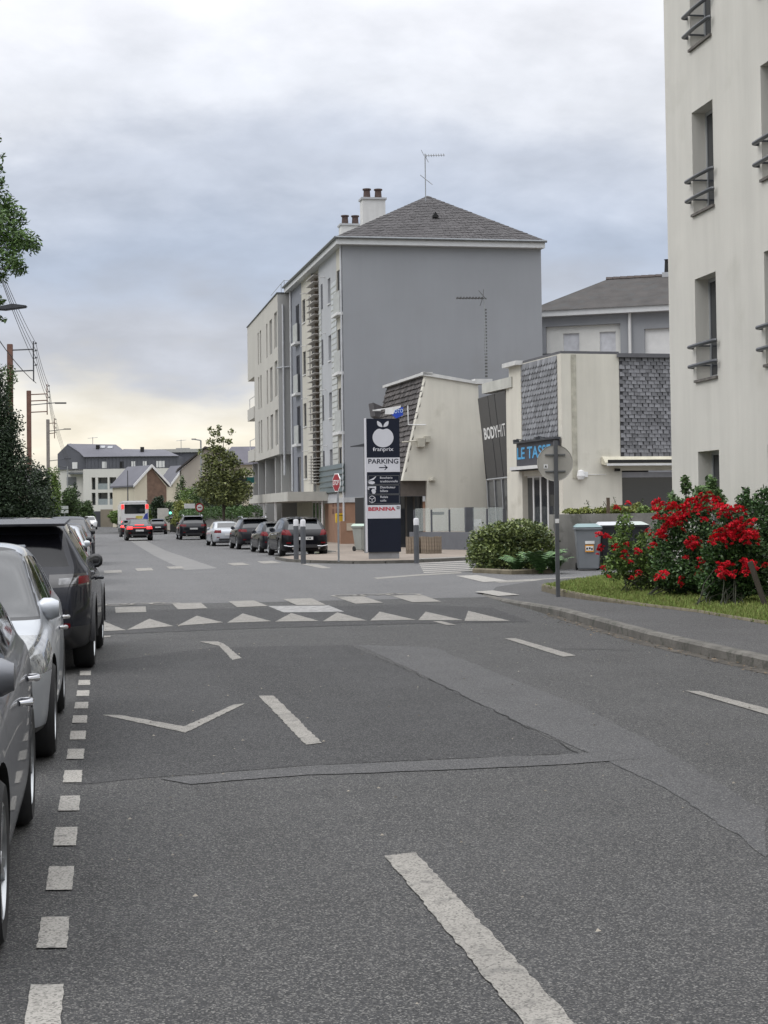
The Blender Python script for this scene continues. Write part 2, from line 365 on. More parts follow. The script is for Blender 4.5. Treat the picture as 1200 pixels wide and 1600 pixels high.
rng = np.random.default_rng(5)
def grass(name, P, n, h, m, z=.115, wid=.012):
    xs = [p[0] for p in P]; ys = [p[1] for p in P]; pts = []
    while len(pts) < n:
        x, y = random.uniform(min(xs), max(xs)), random.uniform(min(ys), max(ys))
        if in_poly(x, y, P): pts.append((x, y))
    p = np.array(pts); a = rng.uniform(0, 6.28, n); hh = h*rng.uniform(.5, 1.4, n); V = np.zeros((n, 3, 3)); w = wid
    V[:, 0, :2] = p+np.stack([np.cos(a), np.sin(a)], 1)*w; V[:, 1, :2] = p-np.stack([np.cos(a), np.sin(a)], 1)*w; V[:, :2, 2] = z
    V[:, 2, :2] = p+rng.normal(0, .02, (n, 2)); V[:, 2, 2] = z+hh
    return tag(link(name, fast_mesh(name, V.reshape(-1, 3), np.arange(3*n).reshape(-1, 3), m)), kind='stuff')
gl = [p for p in edge_grass[3:]]+[G(905, 905, .12), G(960, 897, .12), (15.5, 36.5), (14.5, 33.2), (11.55, 32.9), (11.55, 20), (9.4, 19)]
tag(grass('lawn', gl, 42000, .055, GRASS), 'short green and yellowing grass of the small lawn under the red rose bushes', 'grass')
# ---------------- markings ----------------
mk = tag(bpy.data.objects.new('road_markings', None), kind='structure'); C.objects.link(mk)
def mark(name, pts, z=.0065, m=PAINT, rough=.005):
    # worn edges: the outline is broken into short pieces
    out = []
    for i in range(len(pts)):
        a, b = Vector(pts[i]), Vector(pts[(i+1) % len(pts)]); l = (b-a).length; n = max(1, min(60, int(l/.05)))
        for k in range(n):
            q = a.lerp(b, k/n)
            if k: q += Vector((random.uniform(-rough, rough), random.uniform(-rough, rough)))
            out.append(q)
    bm = bmesh.new(); f = bm.faces.new([bm.verts.new((p.x, p.y, z)) for p in out]); bmesh.ops.triangulate(bm, faces=[f])
    for f in bm.faces:
        if f.normal.z < 0: f.normal_flip()
    me = bpy.data.meshes.new(name); bm.to_mesh(me); bm.free(); me.materials.append(m)
    return link(name, me, mk)
y0 = G(62, 1540)[1]
for k in range(-2, 14):   # parking bay dashes, one metre apart
    y = y0-.52+k*1.0; x = -.21+.001*k
    mark('parking_dash', [(x-.055, y+.02), (x+.06, y), (x+.06, y+.5), (x-.055, y+.52)], m=PAINT_N, rough=.003)
mark('bike_lane_dash', [(1.315, 4.9), (1.475, 4.9), (1.475, 7.95), (1.315, 7.9)], rough=.007)
mark('bike_lane_dash', P2((404, 1088), (428, 1088), (503, 1162), (478, 1165)), rough=.007)
mark('bike_lane_dash', P2((312, 1003), (341, 1003), (352, 1008), (377, 1029), (363, 1032), (343, 1010)), rough=.01)
mark('bike_lane_chevron', P2((160, 1118), (186, 1118), (288, 1136), (365, 1102), (383, 1100), (290, 1146)), rough=.007)
mark('bike_lane_dash', P2((788, 998), (806, 998), (900, 1025), (880, 1027)))
mark('bike_lane_dash', P2((1070, 1080), (1094, 1081), (1215, 1112), (1215, 1122)))
mark('bike_lane_dash', P2((676, 971), (690, 971), (713, 977), (697, 977)))
mark('bike_lane_dash', P2((160, 994), (174, 994), (172, 996), (160, 997)))
def Z8(*a): return [G(140+x/1.714, 860+y/1.714) for x, y in a]
for t in [((25, 218), (97, 215), (30, 188)), ((100, 214), (225, 204), (160, 184)), ((235, 203), (358, 194), (287, 176)), ((368, 195), (487, 191), (410, 170)), ((497, 192), (614, 190), (540, 169)), ((625, 191), (743, 189), (663, 167)), ((752, 189), (873, 187), (777, 165)), ((880, 188), (1000, 188), (900, 165)), ((1004, 190), (1126, 190), (1014, 163))]:
    mark('ramp_triangle', Z8(*t), m=PAINT, z=.008)
for t in [((68, 153), (150, 151), (152, 166), (70, 168)), ((220, 143), (298, 141), (316, 156), (237, 159)), ((372, 137), (440, 135), (478, 150), (395, 153)), ((518, 131), (595, 129), (633, 147), (555, 148)), ((663, 127), (733, 124), (786, 141), (712, 144)), ((810, 123), (893, 121), (942, 138), (865, 140))]:
    mark('crossing_block', Z8(*t), m=PAINT, z=.008)
mark('worn_white_patch', Z8((478, 150), (640, 148), (682, 165), (520, 167)), z=.0065, m=mat('worn_white', (.27, .265, .26), .8, 0, .12, 6, .3, 60, stain=((.09, .09, .09), 9, .5, .7)))
for t in [((38, 55), (85, 53), (87, 60), (40, 62)), ((122, 49), (165, 47), (172, 54), (128, 56)), ((205, 44), (245, 43), (256, 49), (215, 50)), ((368, 35), (408, 33), (430, 39), (385, 41)), ((448, 30), (490, 28), (514, 34), (465, 36)), ((560, 36), (610, 38), (648, 48), (622, 49))]:
    mark('crossing_block', Z8(*t), m=PAINT, z=.008)
def bike_symbol(cx, cy, rx, ry, s):
    mb = MB()
    def ring(x0, r0):
        for k in range(20):
            a, b = k/20*6.283, (k+1)/20*6.283
            mb.poly([(x0+r0*math.cos(a), cy+ry*math.sin(a), .010), (x0+(r0-.07*s)*math.cos(a), cy+(ry-.1*s)*math.sin(a), .010), (x0+(r0-.07*s)*math.cos(b), cy+(ry-.1*s)*math.sin(b), .010), (x0+r0*math.cos(b), cy+ry*math.sin(b), .010)])
    ring(cx-rx, .3*s); ring(cx+rx, .3*s)
    for a, b in (((-rx, 0), (-.1*s, ry*1.1)), ((-.1*s, ry*1.1), (.3*s, ry*1.1)), ((-rx, 0), (0, 0)), ((0, 0), (.3*s, ry*1.2)), ((rx, 0), (.28*s, ry*1.6))):
        v = Vector((b[0]-a[0], b[1]-a[1])).normalized()*.035*s; n = (-v.y, v.x)
        mb.poly([(cx+a[0]+n[0], cy+a[1]+n[1], .010), (cx+a[0]-n[0], cy+a[1]-n[1], .010), (cx+b[0]-n[0], cy+b[1]-n[1], .010), (cx+b[0]+n[0], cy+b[1]+n[1], .010)])
    for v in [0]: 
        o = mb.build('bicycle_symbol', PAINT, mk)
g = G(222, 944.5); bike_symbol(g[0], g[1], .42, .35, 1.0)
g = G(588, 930.5); bike_symbol(g[0], g[1], .55, .45, 1.2)
# side street markings
a, b = Vector(G(586, 905)), Vector(G(735, 936)); n = 9
for k in range(n):
    p, q = a.lerp(b, k/n), a.lerp(b, (k+.55)/n); p.x += .25*math.sin(math.pi*k/n); q.x += .25*math.sin(math.pi*k/n)
    mark('give_way_dash', [(p.x, p.y-.14), (q.x, q.y-.14), (q.x, q.y+.14), (p.x, p.y+.14)])
mark('edge_line', P2((583, 903), (650, 898), (720, 894), (722, 896), (650, 900), (590, 905)))
mark('white_bar', P2((712, 900), (745, 899), (795, 908), (755, 910)), z=.009, m=PAINT_N)
mark('white_bar', P2((742, 927), (770, 925), (812, 932), (778, 934)), z=.035, m=PAINT_N)
mark('edge_line', P2((770, 908), (1010, 897), (1010, 899), (780, 911)))
for k in range(9):
    y = 869+k*2.9; mark('zebra_stripe', P2((650+k*1.5, y+2), (736+k*.5, y-1.2), (736+k*.5, y+.1), (650+k*1.5, y+3.6)), z=.008, m=PAINT_N)
mark('edge_line', P2((650, 877.5), (730, 874), (732, 875.5), (652, 879)), z=.105)
# dirt in the gutter
q = [(x-.004, y) for x, y in kerb_line[1:-2]]; q2 = [(x-random.uniform(.10, .20), y) for x, y in kerb_line[1:-2]][::-1]
patch('gutter_dirt', q+q2, .003, mat('gutter_dirt', (.075, .066, .055), .95, 0, .35, 5, .6, 60, stain=((.03, .028, .024), 7, .5, .8)), .02)
mb = MB()
for k in range(420):
    y = random.uniform(8, 25.5); x = 6.60+(.3*(max(0, y-20)/5)**1.3 if y > 20 else 0)-abs(random.gauss(0, .13))-.01; s = random.uniform(.006, .022); a = random.uniform(0, 6.28)
    mb.add([(x+s*math.cos(a), y+s*math.sin(a), .014), (x+s*math.cos(a+2), y+s*math.sin(a+2), .016+s*.4), (x+s*math.cos(a+4), y+s*math.sin(a+4), .014)], [(0, 1, 2)])
tag(mb.build('gutter_litter', mat('litter', (.15, .11, .07), .9, island=.6)), 'dry leaves and grit scattered along the foot of the near kerb', 'litter', kind='stuff')
# litter and pebbles on asphalt
mb = MB()
for k in range(260):
    x, y = random.uniform(-.1, 6.3), random.uniform(5, 26); s = random.uniform(.004, .014)
    mb.add([(x-s, y-s, .013), (x+s, y-s*.6, .013), (x+s*.5, y+s, .013), (x, y, .013+s*.7)], [(0, 1, 3), (1, 2, 3), (2, 0, 3)])
tag(mb.build('road_grit', mat('grit', (.2, .18, .15), .9, island=.7)), 'tiny pale stones and debris scattered over the asphalt', 'grit', kind='stuff')
# ================= white apartment block on the right =================
CREAM = mat('cream_render', (.585, .57, .525), .88, 0, .05, .5, .35, 70, streak=.14, stain=((.42, .41, .36), .35, .58, .6))
RF = Frame(540, 84, ang=0)
F = Frame(1050, 28.8, ang=0); F.o = (11.6, 32.9)
t = thing('apartment_building', 'tall cream rendered apartment block at the right edge with grey rails at its windows', 'building', F.o)
cols = []
holes = []
rows = [(F.fx(1118, 703)[1]-2.0, F.fx(1119, 703)[1]), (F.fx(1119, 587)[1], F.fx(1115, 425)[1]), (F.fx(1117, 318)[1], F.fx(1111, 156)[1])]; rows.append((rows[2][0]+rows[2][0]-rows[1][0], rows[2][1]+rows[2][1]-rows[1][1])); print('rows', rows)
c0 = F.fx(1089, 435)[0]; c1 = F.fx(1115, 425)[0]
wy1, wy0 = F.fx(1082.5, 172)[0], F.fx(1111, 156)[0]
wc = (wy0+wy1)/2; wd = abs(wy1-wy0)+.14
for k in range(8):
    y = wc-k*3.5
    for z0, z1 in rows: holes.append((y-wd/2, y+wd/2, z0, z1))
mb = MB(); wall(mb, lambda u, z, d: (d, u, z), -30, 0, -.1, 16.4, holes, .34)
mb.add([(0, 0, -.1), (14, 0, -.1), (14, -30, -.1), (0, -30, -.1), (0, 0, 16.4), (14, 0, 16.4), (14, -30, 16.4), (0, -30, 16.4)], [(0, 4, 5, 1), (1, 5, 6, 2), (2, 6, 7, 3), (4, 7, 6, 5)])
mb.build('wall', CREAM, t)
FR = mat('window_frame_grey', (.33, .34, .35), .45, 0, .05)
RAIL = mat('rail_paint', (.075, .08, .088), .4, .3, .1)
for a, b, z0, z1 in holes:
    if a < -18: continue
    m = MB(); y = (a+b)/2
    m.box(.28, .33, a, a+.06, z0, z1); m.box(.28, .33, b-.06, b, z0, z1); m.box(.28, .33, a+.06, b-.06, z1-.07, z1); m.box(.28, .33, a+.06, b-.06, z0, z0+.08); m.box(.285, .325, y-.03, y+.03, z0+.08, z1-.07)
    w = m.build('window', FR, t)
    m = MB(); m.box(.30, .31, a+.06, b-.06, z0+.08, z1-.07); m.build('pane', GLASS, w)
    m = MB(); m.box(-.05, .28, a-.03, b+.03, z0-.055, z0-.005); m.build('sill', mat('sill_dark', (.13, .12, .11), .9, 0, .3, 6), w)
    if z0 > 3:
        for dz in (.27, .66):
            m = MB(); pts = [(.10, a-.13, z0+dz)]+[(-.13-.06*math.sin(math.pi*q/6), a-.13+(b-a+.26)*q/6, z0+dz) for q in range(7)]+[(.10, b+.13, z0+dz)]
            pts = [(-.06, a-.15, z0+dz), (-.10, a-.12, z0+dz), (-.125, y, z0+dz), (-.10, b+.12, z0+dz), (-.01, b+.13, z0+dz)]
            m.tube(pts, .040, 8); m.build('rail', RAIL, w, smooth=True)
        m = MB()
        m.box(-.10, .28, b-.05, b-.02, z0+.27, z0+.30); m.box(-.10, .28, b-.05, b-.02, z0+.66, z0+.69)
        m.build('rail_bracket', RAIL, w)
# ================= grey apartment building with tall blank end wall =================
A = Frame(540, 84, vp=71)
GREYW = mat('grey_render', (.262, .272, .292), .9, 0, .05, .25, .25, 40, streak=.05, stain=((.235, .24, .25), .3, .56, .5))
CRM2 = mat('pale_render', (.50, .48, .425), .88, 0, .05, .6, .1, 40, streak=.12)
LGREY = mat('light_grey_render', (.40, .41, .43), .88, 0, .05, .6, .1, 40, streak=.1)
MGREY = mat('mid_grey_cladding', (.20, .21, .24), .75, 0, .06)
SLATE = mat('roof_slate', (.085, .08, .085), .8, 0, .28, 2.2, .3, 20, stain=((.065, .06, .06), 1.2, .5, .6))
METAL = mat('ribbed_metal', (.55, .56, .54), .4, .6, .15, 3)
BRICKM = mat('brown_tile', (.25, .145, .095), .8, 0, .1, 2)
t = thing('apartment_building', 'four storey building with tall blank grey end wall and slate hip roof', 'building', A.o, A.a)
Wd = A.fy(845, 383)[0]; ZT = A.fy(540, 383)[1]; ZE = A.fy(540, 374)[1]
LEN = A.fx(455.5, 600)[0]
print('A', Wd, ZT, ZE, LEN)
z1f = A.fy(560, 777)[1]
print('first floor', z1f)
m = MB(); m.box(0, Wd, 0, .3, z1f, ZT); m.build('end_wall', GREYW, t)
# facade segments s0,s1 measured from the photo columns
def s_of(px): return A.fx(px, 700)[0]
sA, sB, sC, sD, sE, sF, sG = [s_of(p) for p in (529, 520.5, 506, 501, 489, 473.8, 457.5)]
fl = [2.75+3.03*k for k in range(4)]   # floor levels
zt = [5.0+3.03*k for k in range(4)]    # heads of the french windows
w1 = (s_of(537.5), s_of(529.5)); wsm = (s_of(519.5), s_of(515.2)); wn = (s_of(507), s_of(505)); wc1 = (s_of(479.5), s_of(475)); wc2 = (s_of(470), s_of(464.5)); wn2 = (s_of(487), s_of(485.6))
PF = lambda u, z, d: (d, u, z)
def seg(name, a, b, m, holes=(), z0=None, off=0.):
    mb = MB(); wall(mb, lambda u, z, d: (d+off, u, z), a, b, z1f if z0 is None else z0, ZT, holes, .3); return mb.build(name, m, t)
H1 = [(w1[0], w1[1], z-2.25, z) for z in zt]; H2 = [(wsm[0], wsm[1], z-1.35, z) for z in zt]; H3 = [(wn[0], wn[1], z-1.35, z) for z in zt]
H4 = [(wc1[0], wc1[1], z-1.35, z) for z in zt]; H5 = [(wc2[0], wc2[1], z-2.25, z) for z in zt]
seg('front_wall', .3, sA, CRM2, H1); seg('front_wall', sA, sC, LGREY, H2); seg('front_wall', sC, sD, LGREY, H3[:0], off=0)
seg('stairwell_wall', sD, sE, mat('stair_shade', (.36, .35, .32), .9), [], off=.16); seg('front_wall', sE, sF, CRM2, H4); seg('front_wall', sF, LEN, MGREY, H5)
m = MB(); m.box(0, .16, sD-.02, sD, z1f, ZT); m.box(0, .16, sE, sE+.02, z1f, ZT); m.build('stairwell_return', LGREY, t)
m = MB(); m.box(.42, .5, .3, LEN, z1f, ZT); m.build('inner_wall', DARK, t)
m = MB(); m.box(.5, Wd, LEN-.3, LEN, 0, ZT); m.box(Wd-.3, Wd, .3, LEN-.3, 0, ZT); m.build('rear_wall', GREYW, t)
def window(par, a, b, z0, z1, d, fm, gm=GLASS, mull=True):
    m = MB(); f = .07
    m.box(d, d+.06, a, a+f, z0, z1); m.box(d, d+.06, b-f, b, z0, z1); m.box(d, d+.06, a+f, b-f, z1-f, z1); m.box(d, d+.06, a+f, b-f, z0, z0+f)
    if mull: m.box(d+.005, d+.055, (a+b)/2-.03, (a+b)/2+.03, z0+f, z1-f)
    w = m.build('window', fm, par); m = MB(); m.box(d+.02, d+.04, a+f, b-f, z0+f, z1-f); m.build('pane', gm, w); return w
FRD = mat('frame_dark', (.05, .05, .06), .5)
for h in H1: window(t, *h, .05, FRD)
for h in H2:
    w = window(t, *h, .24, LGREY, mat('shutter_grey', (.36, .36, .36), .7)); m = MB(); m.box(-.05, .24, h[0]-.03, h[1]+.03, h[2]-.06, h[2]-.004); m.build('sill', WHITEM, w)
for h in H4:
    w = window(t, *h, .07, FRD); m = MB(); m.box(-.05, .22, h[0]-.03, h[1]+.03, h[2]-.06, h[2]-.004); m.build('sill', WHITEM, w)
for h in H5: window(t, *h, .05, FRD)
for h in H3: m = MB(); m.box(-.03, .0, h[0], h[1], h[2], h[3]); m.build('slit_window', FRD, t)
for z in zt: m = MB(); m.box(-.03, 0., wn2[0], wn2[1], z-1.7, z-.1); m.build('slit_window', mat('taupe_frame', (.25, .24, .23), .7), t)
# balconies
PANEL = mat('balcony_panel', (.40, .41, .40), .6, .1, .12, 4)
for hs, top in ((H1, 1), (H5, 1)):
    for i, h in enumerate(hs):
        if i == 0: continue
        b = MB(); b.box(-.30, 0, h[0]-.15, h[1]+.15, h[2]-.16, h[2]-.02); q = b.build('balcony', WHITEM, t)
        m = MB(); m.box(-.18, -.14, h[0]-.1, h[1]+.1, h[2]+.0, h[2]+1.08); m.build('balcony_panel', PANEL, q)
        m = MB(); m.box(-.14, -.0, h[0]-.1, h[0]-.07, h[2]+.0, h[2]+1.05); m.build('balcony_side', DGREY, q)
# ribbed metal strips
for a, b, z0 in ((sA+.05, sB, 4.1), (sC+.25, sD-.05, 4.1)):
    m = MB(); z = z0; k = 0
    while z < ZT-1.6-(0 if a < 4 else 1.0):
        m.add([(-.01, a, z), (-.01, b, z), (-.03, b, z+.05), (-.03, a, z+.05), (-.01, a, z+.30), (-.01, b, z+.30)], [(0, 1, 2, 3), (3, 2, 5, 4), (0, 3, 4), (1, 5, 2)]); z += .3
    tag(m.build('metal_strip', METAL, t), kind='stuff')
m = MB(); z = z1f+.25
while z < 4.0:
    m.add([(-.05, sA-1.9, z), (-.05, sD, z), (-.12, sD, z+.06), (-.12, sA-1.9, z+.06), (-.05, sA-1.9, z+.30), (-.05, sD, z+.30)], [(0, 1, 2, 3), (3, 2, 5, 4), (0, 3, 4), (1, 5, 2)]); z += .3
tag(m.build('metal_apron', mat('apron_metal', (.10, .13, .13), .4, .5, .1), t), kind='stuff')
# louvre fins of the stairwell
fin = MB(); fin.box(-.30, .14, 0, sE-sD-.1, 0, .035); fm = fin.mesh('louvre_fin', mat('fin_metal', (.42, .40, .38), .5, .2, .1))
z = 3.3
while z < ZT-.3:
    link('louvre_fin', fm, t, (0, sD+.05, z)); z += .36 if z > 4.6 else .17
m = MB(); m.box(-.02, .14, (sD+sE)/2-.06, (sD+sE)/2+.06, 3.2, ZT-.2); m.build('louvre_post', mat('fin_post', (.2, .16, .13), .6), t)
# fascia, corner, downpipes
m = MB(); m.box(-.35, Wd+.12, -.35, 0, ZT, ZE); m.box(-.35, 0, 0, LEN+.3, ZT, ZE); m.box(0, Wd+.12, 0, LEN+.3, ZT+.01, ZE-.01); m.build('fascia', mat('fascia_white', (.55, .56, .57), .7, 0, .05), t)
m = MB(); m.tube([(-.42, -.42, ZE+.03), (Wd+.2, -.42, ZE+.03)], .075, 6); m.tube([(-.42, -.42, ZE+.03), (-.42, LEN+.3, ZE+.03)], .075, 6); m.build('gutter', mat('zinc', (.17, .18, .19), .5, .5), t)
m = MB(); m.tube([(-.07, .12, ZT), (-.07, .12, .1)], .055, 8); m.build('downpipe', mat('pipe_grey', (.46, .47, .49), .6), t, smooth=True)
m = MB(); m.tube([(-.07, LEN-.4, ZT), (-.07, LEN-.4, 3.0)], .07, 8); m.build('downpipe', mat('pipe_grey', (.46, .47, .49), .6), t, smooth=True)
for s in (s_of(511), s_of(481)):
    for z in zt: m = MB(); m.tube([(0, s, z+.25), (-.35, s-.1, z+.2)], .03, 6); m.build('overflow_spout', WHITEM, t)
# ground floor: brown tiles, band, canopy, entrance
m = MB(); m.box(.0, Wd, .02, .3, 0, z1f-.25); m.box(.02, .3, .3, sC, 0, z1f-.25); m.build('ground_wall', BRICKM, t)
m = MB(); m.box(-.04, Wd+.02, -.05, .02, z1f-.25, z1f); m.box(-.04, .0, .02, sC, z1f-.25, z1f); m.build('band', mat('band_grey', (.42, .43, .44), .8), t)
m = MB(); m.box(.25, .35, sC, LEN, 0, z1f+.1); m.build('entrance_wall', mat('entrance_cream', (.35, .34, .27), .8), t)
sq = MB(); sq.box(-.02, .0, 0, .55, 0, .26); sqm = sq.mesh('tile', mat('tile_dark', (.13, .06, .04), .7))
for i in range(3):
    for j in range(2): link('tile', sqm, t, (.02, 1.3+i*1.1, 1.6+j*.38))
canopy_o = [A.fx(p, 770, -2.2)[0] for p in (508, 431)]
s0, s1 = s_of(512), s_of(449)
m = MB(); m.box(-2.2, .25, s0, s1+2, z1f-.12, z1f+.38); m.build('canopy', mat('canopy_cream', (.47, .46, .42), .85, 0, .05, streak=.15), t)
m = MB(); m.tube([(-.3, s0+.2, z1f-.12), (-.3, s0+.2, .1)], .06); m.build('canopy_pipe', WHITEM, t)
for k in range(2): m = MB(); m.box(-2.15, -2.03, s0+5.5+k*5, s0+5.62+k*5, 0, z1f-.12); m.build('canopy_post', WHITEM, t)
for k in range(3):
    w = window(t, s0+3+k*1.25, s0+4.1+k*1.25, .1, 2.3, .18, WHITEM, GLASS, False)
# roof
rm = MB(); ov = .42; EZ = ZE+.05; px = A.fy(668, 306, 3.4); AP = (px[0], 3.4, px[1]); YL = LEN+.3
print('apex', AP)
corners = [(-ov, -ov, EZ), (Wd+.2, -ov, EZ), (Wd+.2, YL, EZ), (-ov, YL, EZ)]; r2 = (AP[0], YL-3.4, AP[2])
rm.poly([corners[0], corners[1], AP]); rm.poly([corners[1], corners[2], r2, AP]); rm.poly([corners[2], corners[3], r2]); rm.poly([corners[3], corners[0], AP, r2]); rm.poly(corners[::-1])
roof = rm.build('roof', SLATE, t)
# slate courses on the hip that faces us
m = MB(); n = 26
for k in range(n):
    a, b = k/n, (k+1)/n; c0, c1, ap = Vector(corners[0]), Vector(corners[1]), Vector(AP)
    nrm = (c1-c0).cross(ap-c0).normalized()
    p, q, r, s = c0.lerp(ap, a), c1.lerp(ap, a), c1.lerp(ap, b), c0.lerp(ap, b); wdt = (q-p).length; nn = max(1, int(wdt/.33)); off = .5*(k % 2)
    for i in range(nn):
        u0, u1 = (i+.04)/nn, (i+.96)/nn; j = random.uniform(.015, .035)
        m.add([p.lerp(q, u0)+nrm*j, p.lerp(q, u1)+nrm*j, s.lerp(r, u1)+nrm*.008, s.lerp(r, u0)+nrm*.008, p.lerp(q, u0), p.lerp(q, u1)], [(0, 1, 2, 3), (4, 5, 1, 0)])
tag(m.build('slate_courses', mat('slate_piece', (.082, .077, .08), .8, 0, .2, .6, island=.16), roof), kind='stuff')
m = MB(); vv = A.fy(677, 338, 1.8); m.add([(vv[0]-.2, 1.25, vv[1]-.15), (vv[0]+.2, 1.25, vv[1]-.15), (vv[0], 1.25, vv[1]+.15), (vv[0], 2.0, vv[1]+.15)], [(0, 1, 2), (0, 2, 3), (1, 3, 2)]); m.build('roof_vent', DARK, roof)
# chimneys
for (pa, pb, pt, yy) in ((566.5, 602, 308, 17.5), (533, 565, 349, 23.5)):
    a, zt_ = A.fy(pa, pt, yy); b, _ = A.fy(pb, pt, yy); LEN2 = yy
    m = MB(); m.box(a, b, yy, yy+.9, ZE+.1, zt_-.12); ch = m.build('chimney', mat('chimney_white', (.58, .58, .58), .85, 0, .05, streak=.15), roof if False else t)
    m = MB(); m.box(a-.08, b+.08, yy-.08, yy+.98, zt_-.12, zt_); m.build('chimney_cap', LGREY, ch)
    for k in range(2):
        cx = a+(b-a)*(.25+.5*k); m = MB()
        m.lathe([(.0, 0), (.23, 0), (.20, .5), (.27, .52), (.27, .60), (.0, .62)], (cx, yy+.45, zt_), 10)
        m.build('chimney_pot', mat('pot_brown', (.07, .045, .04), .8, 0, .3, 9), ch, smooth=True)
# TV aerial on the roof
an = thing('tv_aerial', 'thin television aerial on the tip of the slate hip roof', 'aerial')
def aerial(x, y, z0, z1, el, parent, dirv, n=8, ln=1.2):
    m = MB(); m.tube([(x, y, z0), (x, y, z1)], .028, 6); m.build('mast', GALV, parent)
    d = Vector(dirv).normalized(); pz = Vector((x, y, z1-.1)); side = d.cross(Vector((0, 0, 1))).normalized()
    m = MB(); m.tube([pz, pz+d*ln], .022, 5)
    for k in range(n): c = pz+d*ln*(k+.5)/n; m.tube([c-side*.14-Vector((0, 0, .05)), c+side*.14+Vector((0, 0, .05))], .012, 4)
    m.tube([pz-d*.05, pz+Vector((-.2, 0, .3))*1.0], .014, 4); m.tube([pz, pz+Vector((.18, 0, -.35))], .014, 4)
    m.build('antenna_boom', GALV, parent)
w = D(665, 306, 87.5); w2 = D(662.5, 240, 87.5)
aerial(w[0], w[1], w[2]-.3, w2[2], 0, an, (1, -.3, 0), 8, 1.05)
m = MB(); q = D(664, 278, 87.5); m.tube([(q[0]-.25, q[1], q[2]+.15), (q[0]+.4, q[1], q[2]-.35)], .02, 5); m.build('antenna_rod', GALV, an)
# ================= pale modern block on pilotis beyond =================
B = Frame(437.5, 102, vp=129)
WHT = mat('offwhite_render', (.47, .455, .42), .88, 0, .04, .5, streak=.1)
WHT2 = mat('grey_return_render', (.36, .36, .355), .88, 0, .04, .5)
t = thing('apartment_building', 'off white modern block raised on tall pilotis beside the parked cars', 'building', B.o, B.a)
zb = B.fx(438, 709)[1]; zt_ = B.fx(434.6, 457)[1]; BL = B.fx(387.3, 600)[0]; BS = B.fx(398, 640)[0]; ZU = B.fx(390, 594)[1]
print('B', zb, zt_, BL)
def sb(px): return B.fx(px, 620)[0]
hs = []
for c, (pa, pb) in enumerate(((434, 429.6), (426.2, 422.2), (419, 417), (409, 407), (405.2, 403.7))):
    for r in range(3):
        z = 14.15-3.03*r-(.15 if c > 0 else 0)
        hs.append((sb(pa), sb(pb), z-2.2, z))
m = MB(); wall(m, PF, 0, BS, zb, zt_, hs, .3); wall(m, PF, BS, BL, ZU, zt_, [], .3); m.poly([(0, BS, ZU), (9, BS, ZU), (9, BL, ZU), (0, BL, ZU)]); m.build('front_wall', WHT, t)
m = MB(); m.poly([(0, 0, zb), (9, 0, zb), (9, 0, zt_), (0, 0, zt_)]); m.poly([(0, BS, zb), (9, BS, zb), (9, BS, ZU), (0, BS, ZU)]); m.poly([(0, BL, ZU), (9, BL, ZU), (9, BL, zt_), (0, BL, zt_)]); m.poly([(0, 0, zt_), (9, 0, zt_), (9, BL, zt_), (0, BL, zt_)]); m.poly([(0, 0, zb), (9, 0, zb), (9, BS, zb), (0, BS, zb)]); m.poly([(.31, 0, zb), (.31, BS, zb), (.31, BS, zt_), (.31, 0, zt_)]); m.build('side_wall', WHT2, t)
for h in hs: window(t, *h, .10, WHT2, mat('blind_grey', (.26, .26, .25), .5), False); 
m = MB(); m.box(-.06, .2, -.06, BL+.05, zt_, zt_+.06); m.box(.2, 9, -.06, .2, zt_, zt_+.06); m.build('parapet_cap', DGREY, t)
m = MB()
for yy in (.6, 2.2): m.tube([(.5, yy, zt_), (.5, yy, zt_+.9)], .02, 5)
m.tube([(.5, .6, zt_+.9), (3.5, .6, zt_+.9)], .02, 5); m.tube([(.5, .6, zt_+.9), (.5, 8, zt_+.9)], .02, 5); m.build('roof_rail', GALV, t)
m = MB(); m.box(2.2, 9, .3, BL, 0, zb-.003); m.build('recessed_wall', mat('recess_grey', (.30, .30, .305), .85), t)
for k, p in enumerate((444, 434.5, 419, 407.5, 399)):
    s = B.fx(p, 760, .4)[0]; m = MB(); m.box(.25, 2.2, s, s+.35, 0, zb-.003); m.build('pier', WHT2, t)
for k in range(4): m = MB(); m.box(2.1, 2.2, 2+k*4.3, 4.2+k*4.3, .1, 3.9); m.build('shop_window', GLASS, t)
for p0, p1 in ((639, 657), (704, 722)):   # balconies at the far end
    m = MB(); m.box(-.05, 3, BS, BL, B.fx(391, p1)[1], B.fx(391, p0)[1]); q = m.build('balcony', WHT, t)
    m = MB(); m.tube([(.0, BS, B.fx(391, p0)[1]+.7), (.0, BL-1.2, B.fx(391, p0)[1]+.7)], .03, 5); m.tube([(.0, BL-1.2, B.fx(391, p0)[1]), (.0, BL-1.2, B.fx(391, p0)[1]+.7)], .03, 5); m.build('balcony_rail', WHITEM, q)
m = MB(); m.tube([(.3, -.1, zt_-.7), (.3, -.1, 4)], .07, 6); m.tube([(-.1, -.1, zt_-4.6), (.9, -.1, zt_-4.5)], .05, 6); m.build('downpipe', mat('pipe_grey', (.46, .47, .49), .6), t)
ph = B.fx(397, 750, 0.); t2 = thing('pharmacy_cross', 'dark pharmacy cross sign with green bracket sticking out from the pale block', 'sign', (*[B.o[0]+B.c*0-B.s*ph[0], B.o[1]+B.s*0+B.c*ph[0]], 0), B.a)
m = MB(); z = ph[1]; cw = .58
m.box(-1.75, -.55, -.1, .1, z-.2, z+.2); m.box(-1.35, -.95, -.1, .1, z+.2, z+.65); m.box(-1.35, -.95, -.1, .1, z-.65, z-.2); m.build('cross', mat('cross_dark', (.02, .025, .025), .5), t2)
m = MB(); m.box(-.55, 0, -.08, .08, z-.2, z+.2); m.build('green_bracket', mat('teal_panel', (.01, .11, .10), .5), t2)
